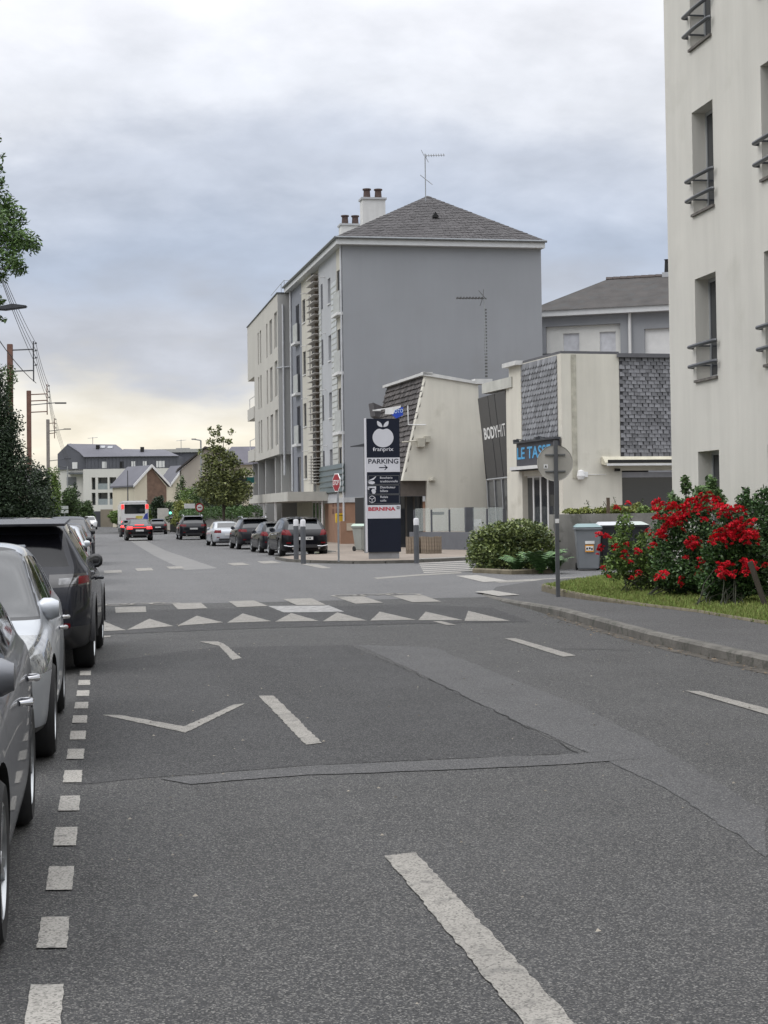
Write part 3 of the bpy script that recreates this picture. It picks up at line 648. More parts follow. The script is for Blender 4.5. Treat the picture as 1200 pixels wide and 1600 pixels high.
# ================= house behind (hip roof) =================
Eh = Frame(848, 96, vp=None, ang=R(-0)) if False else Frame(848, 96, ang=-(R(18.0)+PSI)+R(0))
# wall runs to the right and a little towards us
t = thing('house', 'grey and white house with brown slate hip roof behind the shops', 'building', Eh.o, Eh.a)
zl = Eh.fy(848, 497)[1]; xr = Eh.fy(1060, 490)[0]
print('E', zl, xr, Eh.fy(1043, 487))
zE = (zl+Eh.fy(1043, 487)[1])/2
hl = [(Eh.fy(880, 530)[0], Eh.fy(905, 530)[0], 9.4, 11.2), (Eh.fy(937, 530)[0], Eh.fy(962, 530)[0], 9.4, 11.2)]
xm = Eh.fy(984, 520)[0]; xw = (Eh.fy(1008, 530)[0], Eh.fy(1060, 530)[0]); 
hz = (Eh.fy(890, 521)[1], Eh.fy(890, 554)[1]-.4)
m = MB(); wall(m, lambda u, z, d: (u, d, z), .4, xm-.5, 0, zE-.55, [(a, b, hz[1], hz[0]) for a, b, _, _ in hl], .2); m.build('recessed_wall', mat('bright_render', (.66, .66, .64), .88, 0, .04), t)
m = MB(); m.box(-.3, .4, -.25, .3, 0, zE-.55); m.box(-.3, xm+.2, -.25, .3, zE-.55, zE); m.box(xm-.5, xm+.2, -.25, .3, 0, zE-.55); m.build('grey_frame', GREYW, t)
hz2 = Eh.fy(1020, 514)[1]; m = MB(); wall(m, lambda u, z, d: (u, -.2+d, z), xm+.2, xr+6, 0, zE, [(xw[0], xw[1]+1, hz2-1.8, hz2)], .25); m.build('grey_wall', GREYW, t)
m = MB(); m.box(xw[0], xw[1]+1, -.02, .05, hz2-1.8, hz2); m.build('roller_shutter', WHITEM, t)
for a, b, _, _ in hl: m = MB(); m.box(a, b, .12, .2, hz[1], hz[0]); m.build('roller_shutter', mat('shutter_pale', (.58, .59, .63), .6), t)
m = MB(); m.box(-.6, xr+6, -.7, .3, zE, zE+.35); m.build('fascia', mat('fascia_white', (.55, .56, .57), .7, 0, .05), t)
m = MB(); m.tube([(xm+.05, -.32, zE), (xm+.05, -.32, 0)], .09); m.build('downpipe', WHITEM, t)
m = MB()
for k in range(22): m.box(-.3+k*.13, -.28+k*.13, -.9, -.88, 6.5, Eh.fy(860, 556)[1])
m.box(-.4, 2.6, -.92, -.86, Eh.fy(860, 556)[1], Eh.fy(860, 556)[1]+.05); m.build('balcony_rail', DGREY, t)
ap = Eh.fy(950, 436, 4.2); e0 = zE+.33
m = MB(); m.poly([(-.7, -.8, e0), (xr+6, -.8, e0), (xr+6, 4.2, ap[1]), (ap[0], 4.2, ap[1])]); m.poly([(-.7, -.8, e0), (ap[0], 4.2, ap[1]), (-.7, 9.2, e0)]); m.poly([(-.7, 9.2, e0), (ap[0], 4.2, ap[1]), (xr+6, 4.2, ap[1]), (xr+6, 9.2, e0)])
rf = m.build('roof', mat('brown_slate', (.046, .041, .039), .85, 0, .3, 1.2, .5, 14, stain=((.045, .045, .045), 1.6, .5, .8)), t)
m = MB(); x = ap[0]
while x < xr+4: m.lathe([(.0, -.1), (.16, -.1), (.14, .3), (0, .3)], (x, 4.2, ap[1]-.02), 6, 'x'); x += .42
tag(m.build('ridge_tiles', mat('ridge', (.09, .075, .07), .9), rf), kind='stuff')
m = MB(); c = Eh.fy(1043, 425, 4.2)[0]; m.box(c-.3, c+.6, 4, 4.8, ap[1]-.5, Eh.fy(1040, 426, 4.2)[1]); m.build('chimney', LGREY, rf)
m = MB(); m.lathe([(0, 0), (.2, 0), (.16, .75), (.22, .8), (0, .82)], (c-.02, 4.4, Eh.fy(1040, 426, 4.2)[1]), 8); m.build('chimney_pot', DARK, rf)
# ================= shop row =================
SHOPW = mat('shop_render', (.62, .595, .525), .88, 0, .05, .7, .12, 50, streak=.16, stain=((.33, .31, .25), .7, .60, .45))
COPE = mat('coping', (.55, .55, .54), .7, 0, .1, 3)
SLG = mat('slate_grey', (.20, .205, .22), .75, 0, .0, 3, .3, 30, island=.3)
SLW = mat('slate_wall_piece', (.23, .23, .245), .8, 0, .35, 5, .4, 30, orand=.5, stain=((.07, .075, .085), 3, .52, .7))
Cf = Frame(880, 62, ang=0)
v = ray(-100, 806); Cf = Frame(880, 62, vp=-100)
t = thing('shop_building', 'cream shop building with blue lettered restaurant sign and slate cladding', 'building', Cf.o, Cf.a)
HT = Cf.fy(930, 553)[1]; yS = [Cf.fx(p, 700)[0] for p in (873, 818, 799, 803)]
x967, xE = Cf.fy(968, 640)[0], Cf.fy(1048, 640)[0]+5
zs1, zaw = Cf.fy(1000, 713)[1], Cf.fy(1000, 714)[1]
wz0, wz1 = Cf.fy(1000, 792)[1]-1.1, Cf.fy(1000, 735)[1]
wx0 = Cf.fy(972, 760)[0]
print('C', HT, yS, x967, xE, wz0, wz1)
m = MB(); wall(m, lambda u, z, d: (u, d, z), .0, x967, -.1, HT, [], .3); wall(m, lambda u, z, d: (u, d+.004, z), x967, xE, -.1, HT-.12, [(wx0, xE-1.5, wz0, wz1)], .3)
m.build('front_wall', SHOPW, t)
# left side: return, slate field, pillar
sgn1, sgn0 = Cf.fx(845, 689)[1], Cf.fx(845, 726)[1]
gy0, gy1 = Cf.fx(876, 780)[0]+.15, Cf.fx(817, 780)[0]; gz1 = Cf.fx(850, 742)[1]
m = MB(); wall(m, PF, 0, yS[2]+.02, -.1, HT, [(gy0, gy1, .1, gz1)], .35); m.build('side_wall', SHOPW, t)
m = MB(); m.box(-.06, .2, yS[1]+.05, yS[2], -.1, HT-.05); m.build('pillar', SHOPW, t)
m = MB(); m.box(-.30, .5, yS[1]-.05, yS[2]+.15, HT-.05, HT+.12); m.build('coping', COPE, t)
m = MB(); m.box(.0, x967+.02, .02, .5, HT, HT+.10); m.box(.0, .5, .5, yS[1], HT, HT+.10); m.build('coping', mat('coping_dark', (.10, .10, .11), .6), t)
m = MB(); m.box(x967-.08, xE, -.14, .3, HT-.12, HT+.03); m.build('cornice', mat('coping_dark', (.10, .10, .11), .6), t)
m = MB(); m.box(.4, 8, .5, yS[2]-.3, HT-.4, HT-.05); m.build('roof', mat('flat_roof', (.3, .3, .3), .9), t)
jx = Cf.fy(897, 640)[0]; m = MB(); m.box(jx-.1, jx+.1, -.02, .0, 2.8, HT-.03); m.build('pipe_casing', mat('casing', (.45, .43, .36), .9, 0, .2, 4, streak=.4), t)
m = MB(); m.lathe([(0, 0), (.12, .02), (.16, .15), (.12, .34), (0, .38)], (jx+.18, -.12, 2.75), 10); m.tube([(jx+.25, -.03, 2.95), (x967-.6, -.03, 2.95)], .012, 5); m.box(x967-1.55, x967-1.35, -.08, 0, 2.85, 3.05); m.build('alarm_box', PLASW, t)
m = MB(); m.box(x967+.01, xE, -.006, .0, zs1, HT-.12); m.build('slate_backing', mat('slate_shadow', (.05, .05, .055), .9), t)
# slates: front wall panel, each a piece
sm = []
for k in range(4):
    q = MB(); w, h = .225, .30; c = random.uniform(.02, .05)
    q.add([(0, -.035, 0), (w*.96, -.035, random.uniform(-.01, .01)), (w*.96, -.008, h), (0, -.008, h), (0, 0, -.0), (w*.96, 0, 0)], [(0, 1, 2, 3), (4, 5, 1, 0), (4, 0, 3), (1, 5, 2)]); sm.append(q.mesh('slate', SLW))
rows = 26; z = HT-.12; hrow = (z-zs1)/rows; ncol = int((xE-4.0-x967)/.235)
for r in range(rows):
    for c in range(11):
        xx = x967+.02+(c-.5*(r % 2))*.235+random.uniform(-.01, .01)
        if xx < x967-.02 or xx > xE-4.6: continue
        o = link('slate', random.choice(sm), t, (xx, random.uniform(-.012, 0), z-(r+1)*hrow+random.uniform(-.012, .012))); o.scale = (random.uniform(.82, 1.04), 1, hrow/.26)
q = MB(); w = .235
for r in range(rows):
    for c in range(20):
        xx = x967+2.58+(c-.5*(r % 2))*.235
        if xx > xE: continue
        z0 = z-(r+1)*hrow; q.add([(xx, -.035, z0), (xx+.225, -.035, z0), (xx+.225, -.008, z0+hrow*1.1), (xx, -.008, z0+hrow*1.1)], [(0, 1, 2, 3)])
tag(q.build('slate_courses', SLW, t), kind='stuff')
# slates on the side face (rounded tile pattern), joined
zq = Cf.fx(845, 688)[1]; q = MB(); hr = .215; wc_ = .30; y0_, y1_ = yS[0]+.02, yS[1]+.02; nr = int((HT-zq)/hr)
for r in range(nr):
    c = 0; yy = y0_-(wc_/2 if r % 2 else 0)
    while yy < y1_:
        a, b = max(yy+.012, y0_), min(yy+wc_-.012, y1_)
        if b-a > .05:
            z0 = HT-.02-(r+1)*hr-.06; d = .05+random.uniform(0, .012); k = (b-a)*.22
            q.add([(-d, a, z0+.07), (-d, a+k, z0), (-d, b-k, z0), (-d, b, z0+.07), (-.012, b, z0+hr+.05), (-.012, a, z0+hr+.05), (0, a+k, z0), (0, b-k, z0), (0, a, z0+.07), (0, b, z0+.07)],
                  [(0, 5, 4, 3, 2, 1), (1, 2, 7, 6), (0, 1, 6, 8), (2, 3, 9, 7), (0, 8, 5), (3, 4, 9)])
        yy += wc_
tag(q.build('slate_courses', SLG, t), kind='stuff')
# restaurant sign
sy0, sy1 = Cf.fx(877, 700)[0], Cf.fx(815, 700)[0]
s = thing('shop_sign', 'dark fascia sign with light blue letters under grey slates, partly behind the round traffic sign', 'sign', Cf.o, Cf.a)
m = MB(); m.box(-.22, -.055, max(sy0, .02), sy1, sgn0, sgn1-.02); m.build('sign_board', mat('sign_board_dark', (.05, .05, .062), .6), s)
m = MB(); m.box(-.34, -.05, max(sy0, .02)-.1, sy1+.05, sgn1-.02, sgn1+.06); m.build('sign_hood', DGREY, s)
BLUE = mat('blue_letters', (.06, .30, .55), .4, emit=(.06, .32, .62), es=.08)
hL = (sgn1-sgn0)
text_mesh('LE TASSE', (sy1-.1)-(sy0+.55), hL*.52, lambda u, q: (-.235, sy1-.12-u, sgn0+hL*.28+q), BLUE, .02, 'lettering', s)
for k in (.2, .75): m = MB(); yy = sy0+(sy1-sy0)*k; m.tube([(-.2, yy, sgn1+.05), (-.6, yy, sgn1+.12)], .02, 6); m.box(-.72, -.52, yy-.08, yy+.08, sgn1-.0, sgn1+.1); m.build('spot_arm', DGREY, s)
# awning cassette on the side
m = MB(); m.box(-.45, -.02, gy0-.1, gy1+.25, sgn0-.16, sgn0-.03); aw = m.build('awning_box', WHITEM, t); m = MB(); m.box(-.40, -.02, gy0-.1, gy1+.2, sgn0-.20, sgn0-.163); m.build('awning_slot', DARK, aw)
n = 5
for k in range(n):
    a, b = gy0+(gy1-gy0)*k/n, gy0+(gy1-gy0)*(k+1)/n; window(t, a, b, .1, gz1, .15, WHITEM if k else DGREY, GLASS, False)
# front awning + window
aq = thing('awning', 'closed cream awning cassette above the dark window on the front wall', 'awning', Cf.o, Cf.a)
ax0 = Cf.fy(939, 720)[0]; az1, az0 = Cf.fy(1000, 714.5)[1], Cf.fy(1000, 727)[1]
m = MB(); m.slab([(ax0, -.02, az0+.05), (ax0, -.02, az1), (ax0, -.12, az1+.03), (ax0, -.42, az0+.10), (ax0, -.42, az0)], (xE-ax0-3, 0, 0)); m.build('cassette', mat('awning_cream', (.55, .52, .42), .7), aq)
m = MB(); m.box(ax0+.1, xE-3.1, -.435, -.422, az0+.08, az1-.10); m.build('slot', DARK, aq)
m = MB(); m.box(ax0+.05, xE-3.4, -.50, -.44, az0-.02, az0+.06); m.build('front_bar', WHITEM, aq)
m = MB(); m.box(wx0, xE-1.5, .25, .28, wz0, wz1-.26); w = m.build('shop_window', GLASS, t); m = MB(); m.box(wx0, xE-1.5, .18, .30, wz1-.26, wz1-.06); m.build('blind_box', mat('blind_grey2', (.33, .33, .36), .6), w)
m = MB(); m.box(wx0+.0, wx0+.06, .2, .26, wz0, wz1-.26); m.box(wx0+2.4, wx0+2.46, .2, .26, wz0, wz1-.26); m.build('frame', DGREY, w)
m = MB(); m.box(wx0-.3, wx0-.12, -.14, -.0, az0-.22, az0-.12); m.build('camera', DARK, t)
# recessed gym section
Df = Frame(757, 73, vp=-20)
y745 = Cf.fx(748, 700)[0]; g1, g0 = Cf.fx(770, 616)[1], Cf.fx(780, 747)[1]
t = thing('shop_building', 'gym front with tall dark leaning panels between two cream walls', 'building', Cf.o, Cf.a)
def cx(px, py, c=0.): y, z = Cf.fx(px, py, c); return Vector((c, y, z))
c00, c10, c11, c01 = cx(761, 750, .38), cx(804, 745, .38), cx(789, 610, -.05), cx(746, 623, -.05)
cb0, cb1 = cx(766, 850, .72), cx(812, 850, .72)
m = MB()
PANM = mat('panel_charcoal', (.058, .058, .062), .4, .1, .06)
fr = [0, .38, .62, 1.0]
for k in range(3):
    a, b = fr[k]+.008, fr[k+1]-.008; m = MB()
    m.slab([c01.lerp(c11, a), c01.lerp(c11, b), c00.lerp(c10, b), c00.lerp(c10, a)], (.05, 0, 0)); m.build('facade_panel', PANM, t)
m = MB(); m.slab([c01+Vector((.06, 0, 0)), c11+Vector((.06, 0, 0)), cb1+Vector((.06, 0, 0)), cb0+Vector((.06, 0, 0))], (.05, 0, 0)); m.build('facade_back', DARK, t)
m = MB()
for u in (0, .28, .55, 1):
    p, q = c00.lerp(c10, u), cb0.lerp(cb1, u); m.tube([p, q], .045, 4)
m.tube([c00, c10], .05, 4); m.build('glazing_bars', mat('glazing_bar', (.30, .31, .32), .5), t)
m = MB(); m.slab([c00.lerp(cb0, .0)+Vector((.03, 0, 0)), c10+Vector((.03, 0, 0)), cb1+Vector((.03, 0, 0)), cb0+Vector((.03, 0, 0))], (.01, 0, 0)); m.build('glazing', mat('grey_glazing', (.12, .125, .13), .15), t)
wtop, wbot = c01.lerp(c00, .545), c01.lerp(c00, .70)
e_w = (c11-c01); up = (c01-c00)
def onp(u, q, base=None):   # u across 0..1, q up 0..1 on the panel plane
    return c00+(c10-c00)*u*(1)+(c01-c00)*q+((c11-c01)-(c10-c00))*u*q+Vector((-.012, 0, 0))
WL = mat('white_lettering', (.75, .75, .75), .4)
text_mesh('BODY', .50, .145, lambda u, q: onp(.10+u, .485+q), WL, .03, 'lettering', t)
text_mesh('HIT', .27, .145, lambda u, q: onp(.61+u, .485+q), WL, -.005, 'lettering', t)
def onb(u, q): return cb0.lerp(cb1, u).lerp(c00.lerp(c10, u), q)+Vector((-.02, 0, 0))
text_mesh('20', .30, .20, lambda u, q: onb(.62+u, .52+q), mat('door_lettering', (.05, .05, .055), .5), .03, 'lettering', t)
text_mesh('BODY', .26, .09, lambda u, q: onb(.10+u, .50+q), mat('door_lettering', (.05, .05, .055), .5), 0, 'lettering', t)
m = MB(); ya, yb = Cf.fx(803, 600)[0], Cf.fx(757, 600)[0]; m.box(-.12, .35, ya, yb, Cf.fx(780, 612)[1]+.05, Cf.fx(780, 594)[1]); m.build('white_fascia', mat('fascia_offwhite', (.5, .5, .46), .8, 0, .1, 2, streak=.2), t)
m = MB(); m.box(.0, .3, yS[2], Cf.fx(793, 700)[0]+.1, 0, Cf.fx(797, 605)[1]); m.build('flank_wall', SHOPW, t)
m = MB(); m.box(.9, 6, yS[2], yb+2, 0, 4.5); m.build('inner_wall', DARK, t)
# end house with mansard
t = thing('shop_building', 'cream gable wall with dark slate mansard and rusty stains behind the tall shop totem', 'building', Df.o, Df.a)
def dy(px, py): x, z = Df.fy(px, py); return (x, 0., z)
pts = [dy(665, 586), dy(743, 600), dy(757, 598.5), (Df.fy(757, 598)[0]+.3, 0, Df.fy(757, 598)[1]), dy(748, 625), dy(768, 850), (dy(768, 850)[0], 0, -.1), (dy(668, 830)[0], 0, -.1), dy(667, 751), dy(629, 751)]
pts = [dy(665, 586), dy(743, 600), dy(747, 599), dy(748, 625), dy(767, 790), (dy(768, 850)[0], 0, -.1), (dy(668, 830)[0], 0, -.1), dy(667.5, 751), dy(629, 751)]
m = MB(); m.slab(pts, (0, .35, 0)); bm = bmesh.new(); m.build('gable_wall', SHOPW, t); bm.free()
xt, zt0 = dy(665, 586)[0], dy(665, 586)[2]; xb, zb0 = dy(630, 751)[0], dy(630, 751)[2]; LM = Df.fx(603, 605, xt)[0]
print('D', xt, zt0, xb, zb0, LM)
m = MB(); m.slab([(xt+.06, .02, zt0-.02), (xb+.06, .02, zb0), (xb+.06, LM, zb0), (xt+.06, LM, zt0-.02)], (.2, 0, 0)); m.build('mansard_base', DARK, t)
q = MB(); sl = math.hypot(xt-xb, zt0-zb0); nr = int(sl/.24); dvec = Vector((xb-xt, 0, zb0-zt0)).normalized(); nrm = Vector((-abs(dvec.z), 0, -dvec.x*0-abs(dvec.x)*-1)).normalized()
nrm = Vector((dvec.z, 0, -dvec.x)).normalized(); nrm = nrm if nrm.x < 0 else -nrm
for r in range(nr):
    yy = .0-(.17 if r % 2 else 0)
    while yy < LM:
        a, b = max(0, yy+.01), min(LM, yy+.33+random.uniform(-.02, .01)); p = Vector((xt+.06, 0, zt0))+dvec*(r*.24)
        if b-a > .06:
            j = .05+random.uniform(0, .03); e = dvec*(.27+random.uniform(-.02, .02))
            P = [p+Vector((0, a, 0)), p+Vector((0, b, 0)), p+e+nrm*j+Vector((0, b, 0)), p+e+nrm*j+Vector((0, a, 0)), p+e+Vector((0, b, 0)), p+e+Vector((0, a, 0))]
            q.add(P, [(0, 1, 2, 3), (3, 2, 4, 5), (0, 3, 5), (1, 4, 2)])
        yy += .34
tag(q.build('slate_courses', mat('mansard_slate', (.085, .075, .072), .75, 0, .2, 2, .4, 30, island=.45), t), kind='stuff')
m = MB(); m.slab([(xt-.12, -.08, zt0-.02), (xt-.12, -.08, zt0+.14), (dy(743, 600)[0], -.08, dy(743, 600)[2]+.12), (dy(743, 600)[0], -.08, dy(743, 600)[2]-.0)], (0, .5, 0)); m.slab([(xt-.14, -.08, zt0), (xt+.3, -.08, zt0), (xt+.3, -.08, zt0+.12), (xt-.14, -.08, zt0+.12)], (0, LM+.2, 0))
c = dy(743, 600); m.box(c[0]-.05, c[0]+.75, -.1, .5, c[2]-.0, c[2]+.22); m.build('coping', COPE, t)
m = MB(); m.slab([(*[Df.fy(583, 629, LM+.2)[0]], LM+.2, Df.fy(583, 629, LM+.2)[1]), (xt+.2, LM+.2, Df.fy(600, 640, LM+.2)[1]), (xt+.2, LM+.2, Df.fy(600, 660, LM+.2)[1]), (Df.fy(583, 629, LM+.2)[0]+.1, LM+.2, Df.fy(583, 650, LM+.2)[1])], (0, 1, 0)); m.build('rear_roof', SLATE, t)
m = MB(); zl_ = dy(650, 775)[2]; xl, xr_ = dy(622, 760)[0], dy(667, 760)[0]
m.box(xl-.6, xr_+.02, .25, .6, zl_, zb0); m.build('lintel', mat('rust_brown', (.10, .085, .075), .8, 0, .2, 3), t)
m = MB(); m.box(xl-.6, xr_, .9, .95, 0, zl_); w = m.build('shopfront_glass', GLASS, t)
m = MB()
for k in range(6): x = xl-.55+(xr_-xl+.5)*k/5; m.box(x, x+.07, .84, .9, 0, zl_)
m.build('frame', mat('frame_brown', (.05, .045, .04), .6), w)
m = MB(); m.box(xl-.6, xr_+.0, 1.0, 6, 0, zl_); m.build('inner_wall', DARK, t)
# fittings on the gable
px_ = lambda px, py: (dy(px, py)[0], -.12, dy(px, py)[2])
m = MB(); m.tube([px_(636, 634), px_(637, 664), px_(664, 664)], .03, 6); m.build('pipe', WHITEM, t)
m = MB(); m.tube([px_(627, 691), px_(650, 689)], .04, 6); a = px_(651, 687); m.box(a[0], a[0]+.3, -.3, 0, a[2]-.32, a[2]+.05); m.box(a[0]+.32, a[0]+.56, -.28, 0, a[2]-.12, a[2]+.14); m.build('lamp_box', mat('box_beige', (.42, .40, .34), .7), t)
m = MB(); a = px_(674, 748); m.lathe([(0, -.1), (.16, -.08), (.12, .06), (0, .08)], (a[0], -.1, a[2]), 8); m.build('bell_light', mat('box_beige', (.42, .40, .34), .7), t)
m = MB(); a = px_(684, 802); m.box(a[0]-.28, a[0]+.28, -.01, .0, a[2]-.06, a[2]+.06); m.build('letter_slot', DARK, t)
# blue sign with white band above the totem
q = Df.fx(620, 645, xt-1.3); s = thing('shop_sign', 'blue and white projecting sign just above the dark totem', 'sign', Df.o, Df.a)
a, b = Df.fy(602, 640, 1.0), Df.fy(630, 652, 1.0)
m = MB(); m.slab([(a[0]+.1, 1.0, a[1]-.05), (b[0], 1.0, a[1]+.12), (b[0], 1.0, b[1]+.1), (a[0]+.5, 1.0, b[1]-.05)], (0, .12, 0)); m.build('sign_panel', mat('sign_blue', (.02, .07, .50), .4), s)
m = MB(); m.slab([(a[0]-.02, .98, a[1]-.2), (a[0], .98, a[1]+.06), (b[0]-.1, .98, a[1]+.18), (b[0]-.12, .98, a[1]+.08), (a[0]+.42, .98, a[1]-.02), (a[0]+.36, .98, a[1]-.2)], (0, .015, 0)); m.build('white_band', WL, s)
m = MB(); m.tube([(a[0]-.45, 1.05, a[1]-.02), (a[0]+.1, 1.05, a[1]+.05)], .025, 6); m.box(a[0]-.55, a[0]-.2, 1.0, 1.1, a[1]-.06, a[1]); m.build('arm', WHITEM, s)
text_mesh('OTO', .40, .17, lambda u, q: (a[0]+.40+u, .978, b[1]+.17+q+u*.1), mat('pale_blue_letters', (.5, .65, .85), .4), .02, 'lettering', s)
# aerial in front of grey wall, standing on the shop roof
an = thing('tv_aerial', 'long mast aerial standing on the shop roof in front of the grey end wall', 'aerial')
w0, w1_ = D(760, 596, 75), D(756.5, 466, 75)
m = MB(); m.tube([w0, w1_], .03, 6); m.build('mast', GALV, an)
m = MB()
for k in range(22): z = w0[2]+.2+(w1_[2]-w0[2]-.6)*k/22; m.box(w0[0]-.05, w0[0]+.05, w0[1]-.05, w0[1]+.05, z, z+.07)
tag(m.build('mast_clips', mat('clip_dark', (.08, .08, .08), .6), an), kind='stuff')
d = Vector((-1, .05, .0)); p = Vector(w1_)
m = MB(); m.tube([p+d*-.1, p+d*1.25], .025, 5)
for k in range(9): c = p+d*(.1+.14*k); m.box(c.x-.03, c.x+.03, c.y-.12, c.y+.12, c.z-.03, c.z+.05)
m.tube([p+Vector((-.25, 0, .35)), p+Vector((.1, 0, -.05))], .014); m.tube([p+Vector((-.2, 0, -.35)), p+Vector((-.05, 0, .05)), p+Vector((-.02, 0, .4))], .014); m.build('antenna_boom', mat('clip_dark', (.08, .08, .08), .6), an)
# ================= low walls, glass fence =================
t = thing('glass_fence', 'glass panels with dark posts on a low grey wall before the gym', 'fence')
g0, g1 = Vector((*G(640, 861), 0)), Vector((*G(800, 864), 0)); n = 5; d = (g1-g0); un = d.normalized(); nn = Vector((-un.y, un.x, 0))*.2
m = MB(); m.slab([g0, g1, g1+Vector((0, 0, .8)), g0+Vector((0, 0, .8))], nn); m.build('base_wall', mat('plinth_grey', (.13, .135, .15), .8, 0, .08), t)
GP = bpy.data.materials.new('clear_glass'); GP.use_nodes = True; b_ = GP.node_tree.nodes['Principled BSDF']; b_.inputs['Base Color'].default_value = (.6, .66, .65, 1); b_.inputs['Roughness'].default_value = .03; b_.inputs['Alpha'].default_value = .22
for k, p in enumerate((645, 672, 700, 731, 759, 785)):
    a = Vector((*G(p, 861.5), 0))+nn*.5; w = .12 if p == 731 else .05
    m = MB(); h = 1.78 if p == 731 else 1.72
    if p == 731: m.box(a.x-.17, a.x+.17, a.y-.12, a.y+.12, .0, 1.80)
    else: m.box(a.x-.035, a.x+.035, a.y-.03, a.y+.03, .8, h)
    m.build('post', mat('post_slate', (.09, .095, .11), .6), t)
    if k < 5:
        b = Vector((*G((645, 672, 700, 731, 759, 785)[k+1], 861.5), 0))+nn*.5
        m = MB(); m.slab([a+un*.06+Vector((0, 0, .83)), b-un*.06+Vector((0, 0, .83)), b-un*.06+Vector((0, 0, 1.78)), a+un*.06+Vector((0, 0, 1.78))], nn*.06); m.build('glass_panel', GP, t)
w = G(682, 861); m = MB(); m.box(w[0]+1.6, w[0]+1.9, w[1]-.1, w[1], 1.0, 1.3); m.build('notice', WL, t)
t = thing('concrete_wall', 'low stained concrete retaining wall behind the wheelie bins', 'wall')
a, b = Vector((*G(866, 890), 0)), Vector((*G(1060, 884), 0)); b = a+(b-a)*1.9; d = (b-a).normalized(); nn = Vector((-d.y, d.x, 0)); WH = D(900, 806, (a-Vector((0, 0, 0))).length)[2]
print('wallH', WH, a, b)
WH = 1.52
m = MB(); m.slab([a, b, b+Vector((0, 0, WH)), a+Vector((0, 0, WH))], nn*.25); m.build('wall_face', CONC, t)
m = MB(); m.box(a.x-.1, a.x+.12, a.y-.12, a.y+.2, 0, 1.0); m.build('wall_end_post', mat('beige_post', (.33, .30, .24), .9, 0, .15, 3), t)
q = MB(); q.slab([a+nn*.25+d*.1, b+nn*.25, b+nn*5, a+nn*5+d*3.4], (0, 0, WH-.05)); struct('planting_bed', q, SOIL)
m = MB(); pp = a+d*1.9; m.box(pp.x-.04, pp.x+.04, pp.y+.3, pp.y+.38, WH, WH+.45); tag(m.build('wooden_post', mat('wood_dark', (.10, .07, .05), .9)), 'short dark post on top of the concrete wall', 'post')
WALL_A, WALL_D, WALL_N = a, d, nn
# brick low wall with panel, mailbox
t = thing('brick_wall', 'low brown tiled wall with beige meter panel beside the stop sign', 'wall')
a, b = G(532.5, 850, .09), G(566, 850, .09); zt2 = D(540, 815, math.hypot(*a))[2]; zt2 = 1.22
m = MB(); m.box(a[0], b[0], a[1], a[1]+.4, .05, zt2); m.build('wall_face', BRICKM, t)
x0 = a[0]+(b[0]-a[0])*.32; m = MB(); m.box(x0, x0+.55, a[1]-.03, a[1], .75, 1.12); m.build('meter_panel', mat('meter_beige', (.40, .34, .27), .7), t)
t = thing('mailbox', 'yellow post box mounted by the brown tiled wall', 'mailbox', (*G(536, 849, .09), 0))
m = MB(); m.box(-.27, .27, .5, .85, 1.12, 1.62); m.build('box', mat('post_yellow', (.62, .42, .03), .5), t, bevel=.03); m = MB(); m.box(-.04, .04, .6, .7, 0, 1.12); m.build('stand', DGREY, t); m = MB(); m.box(-.2, .2, .49, .498, 1.5, 1.53); m.build('slot', DARK, t)
# ================= totem =================
o_ = G(601, 873, .09); t = thing('shop_totem', 'tall dark blue totem sign with white apple logo and white parking band', 'totem', (*o_, .09), R(0))
NAVY = mat('totem_navy', (.011, .014, .026), .5, 0, .04, spec=.2); TWH = mat('totem_white', (.56, .56, .60), .45, 0, .02)
dd = math.cos(PSI)*o_[1]+math.sin(PSI)*o_[0]; k_ = dd/2600.
def tz(py): return (801-py)*k_+CAMH-.09
TWd = 52.5*k_; hw = TWd/2
m = MB(); m.box(-hw*.9, hw*.9, .04, .22, 0, tz(863.5)); m.build('plinth', mat('plinth_concrete', (.24, .24, .25), .8), t)
m = MB(); m.box(-hw, hw, 0, .26, tz(863.5), tz(655)); m.build('body', NAVY, t)
m = MB(); m.box(-hw-.03, -hw, .0, .27, tz(863), tz(654)); m.build('edge_trim', TWH, t)
for p0, p1 in ((716, 738.5), (790, 811)):
    m = MB(); m.box(-hw, hw, -.008, 0, tz(p1), tz(p0)); m.build('white_band', TWH, t)
def TP(x, z, e=-.012): return (x, e, z)
def flat(name, polys, mm, e=-.008):
    m = MB()
    for P in polys: m.slab([TP(x, z, e) for x, z in P], (0, -e-.0005 if e > -.01 else .004, 0))
    return m.build(name, mm, t)
ccx, ccz, rr = 0.0, tz(684.5), .355
app = []
for k in range(48):
    a = k/48*2*math.pi; x, y = math.sin(a), math.cos(a)
    r = 1.0-.20*math.exp(-(min(a, 2*math.pi-a)/.30)**2); app.append((x*rr*r*1.0, ccz+y*rr*.93*r))
flat('apple_logo', [app], TWH)
for sgn in (-1, 1):
    L_ = []; da = Vector((.66, .75)).normalized(); dn_ = Vector((da.y, -da.x))
    for k in range(13):
        u = k/12; c_ = Vector((.01, ccz+.355))+da*.27*u+dn_*.085*math.sin(math.pi*u)**.8; L_.append((sgn*c_.x, c_.y))
    for k in range(1, 12):
        u = 1-k/12; c_ = Vector((.01, ccz+.355))+da*.27*u-dn_*.04*math.sin(math.pi*u); L_.append((sgn*max(.008, c_.x), c_.y))
    flat('leaf_logo', [L_], TWH)
text_mesh('franprix', .70, .17, lambda u, q: TP(-.35+u, tz(707.5)+q), TWH, .012, 'lettering', t)
text_mesh('PARKING', 1.02, .165, lambda u, q: TP(-.51+u, tz(725.5)+q), NAVY, .015, 'lettering', t)
za = tz(731.5)
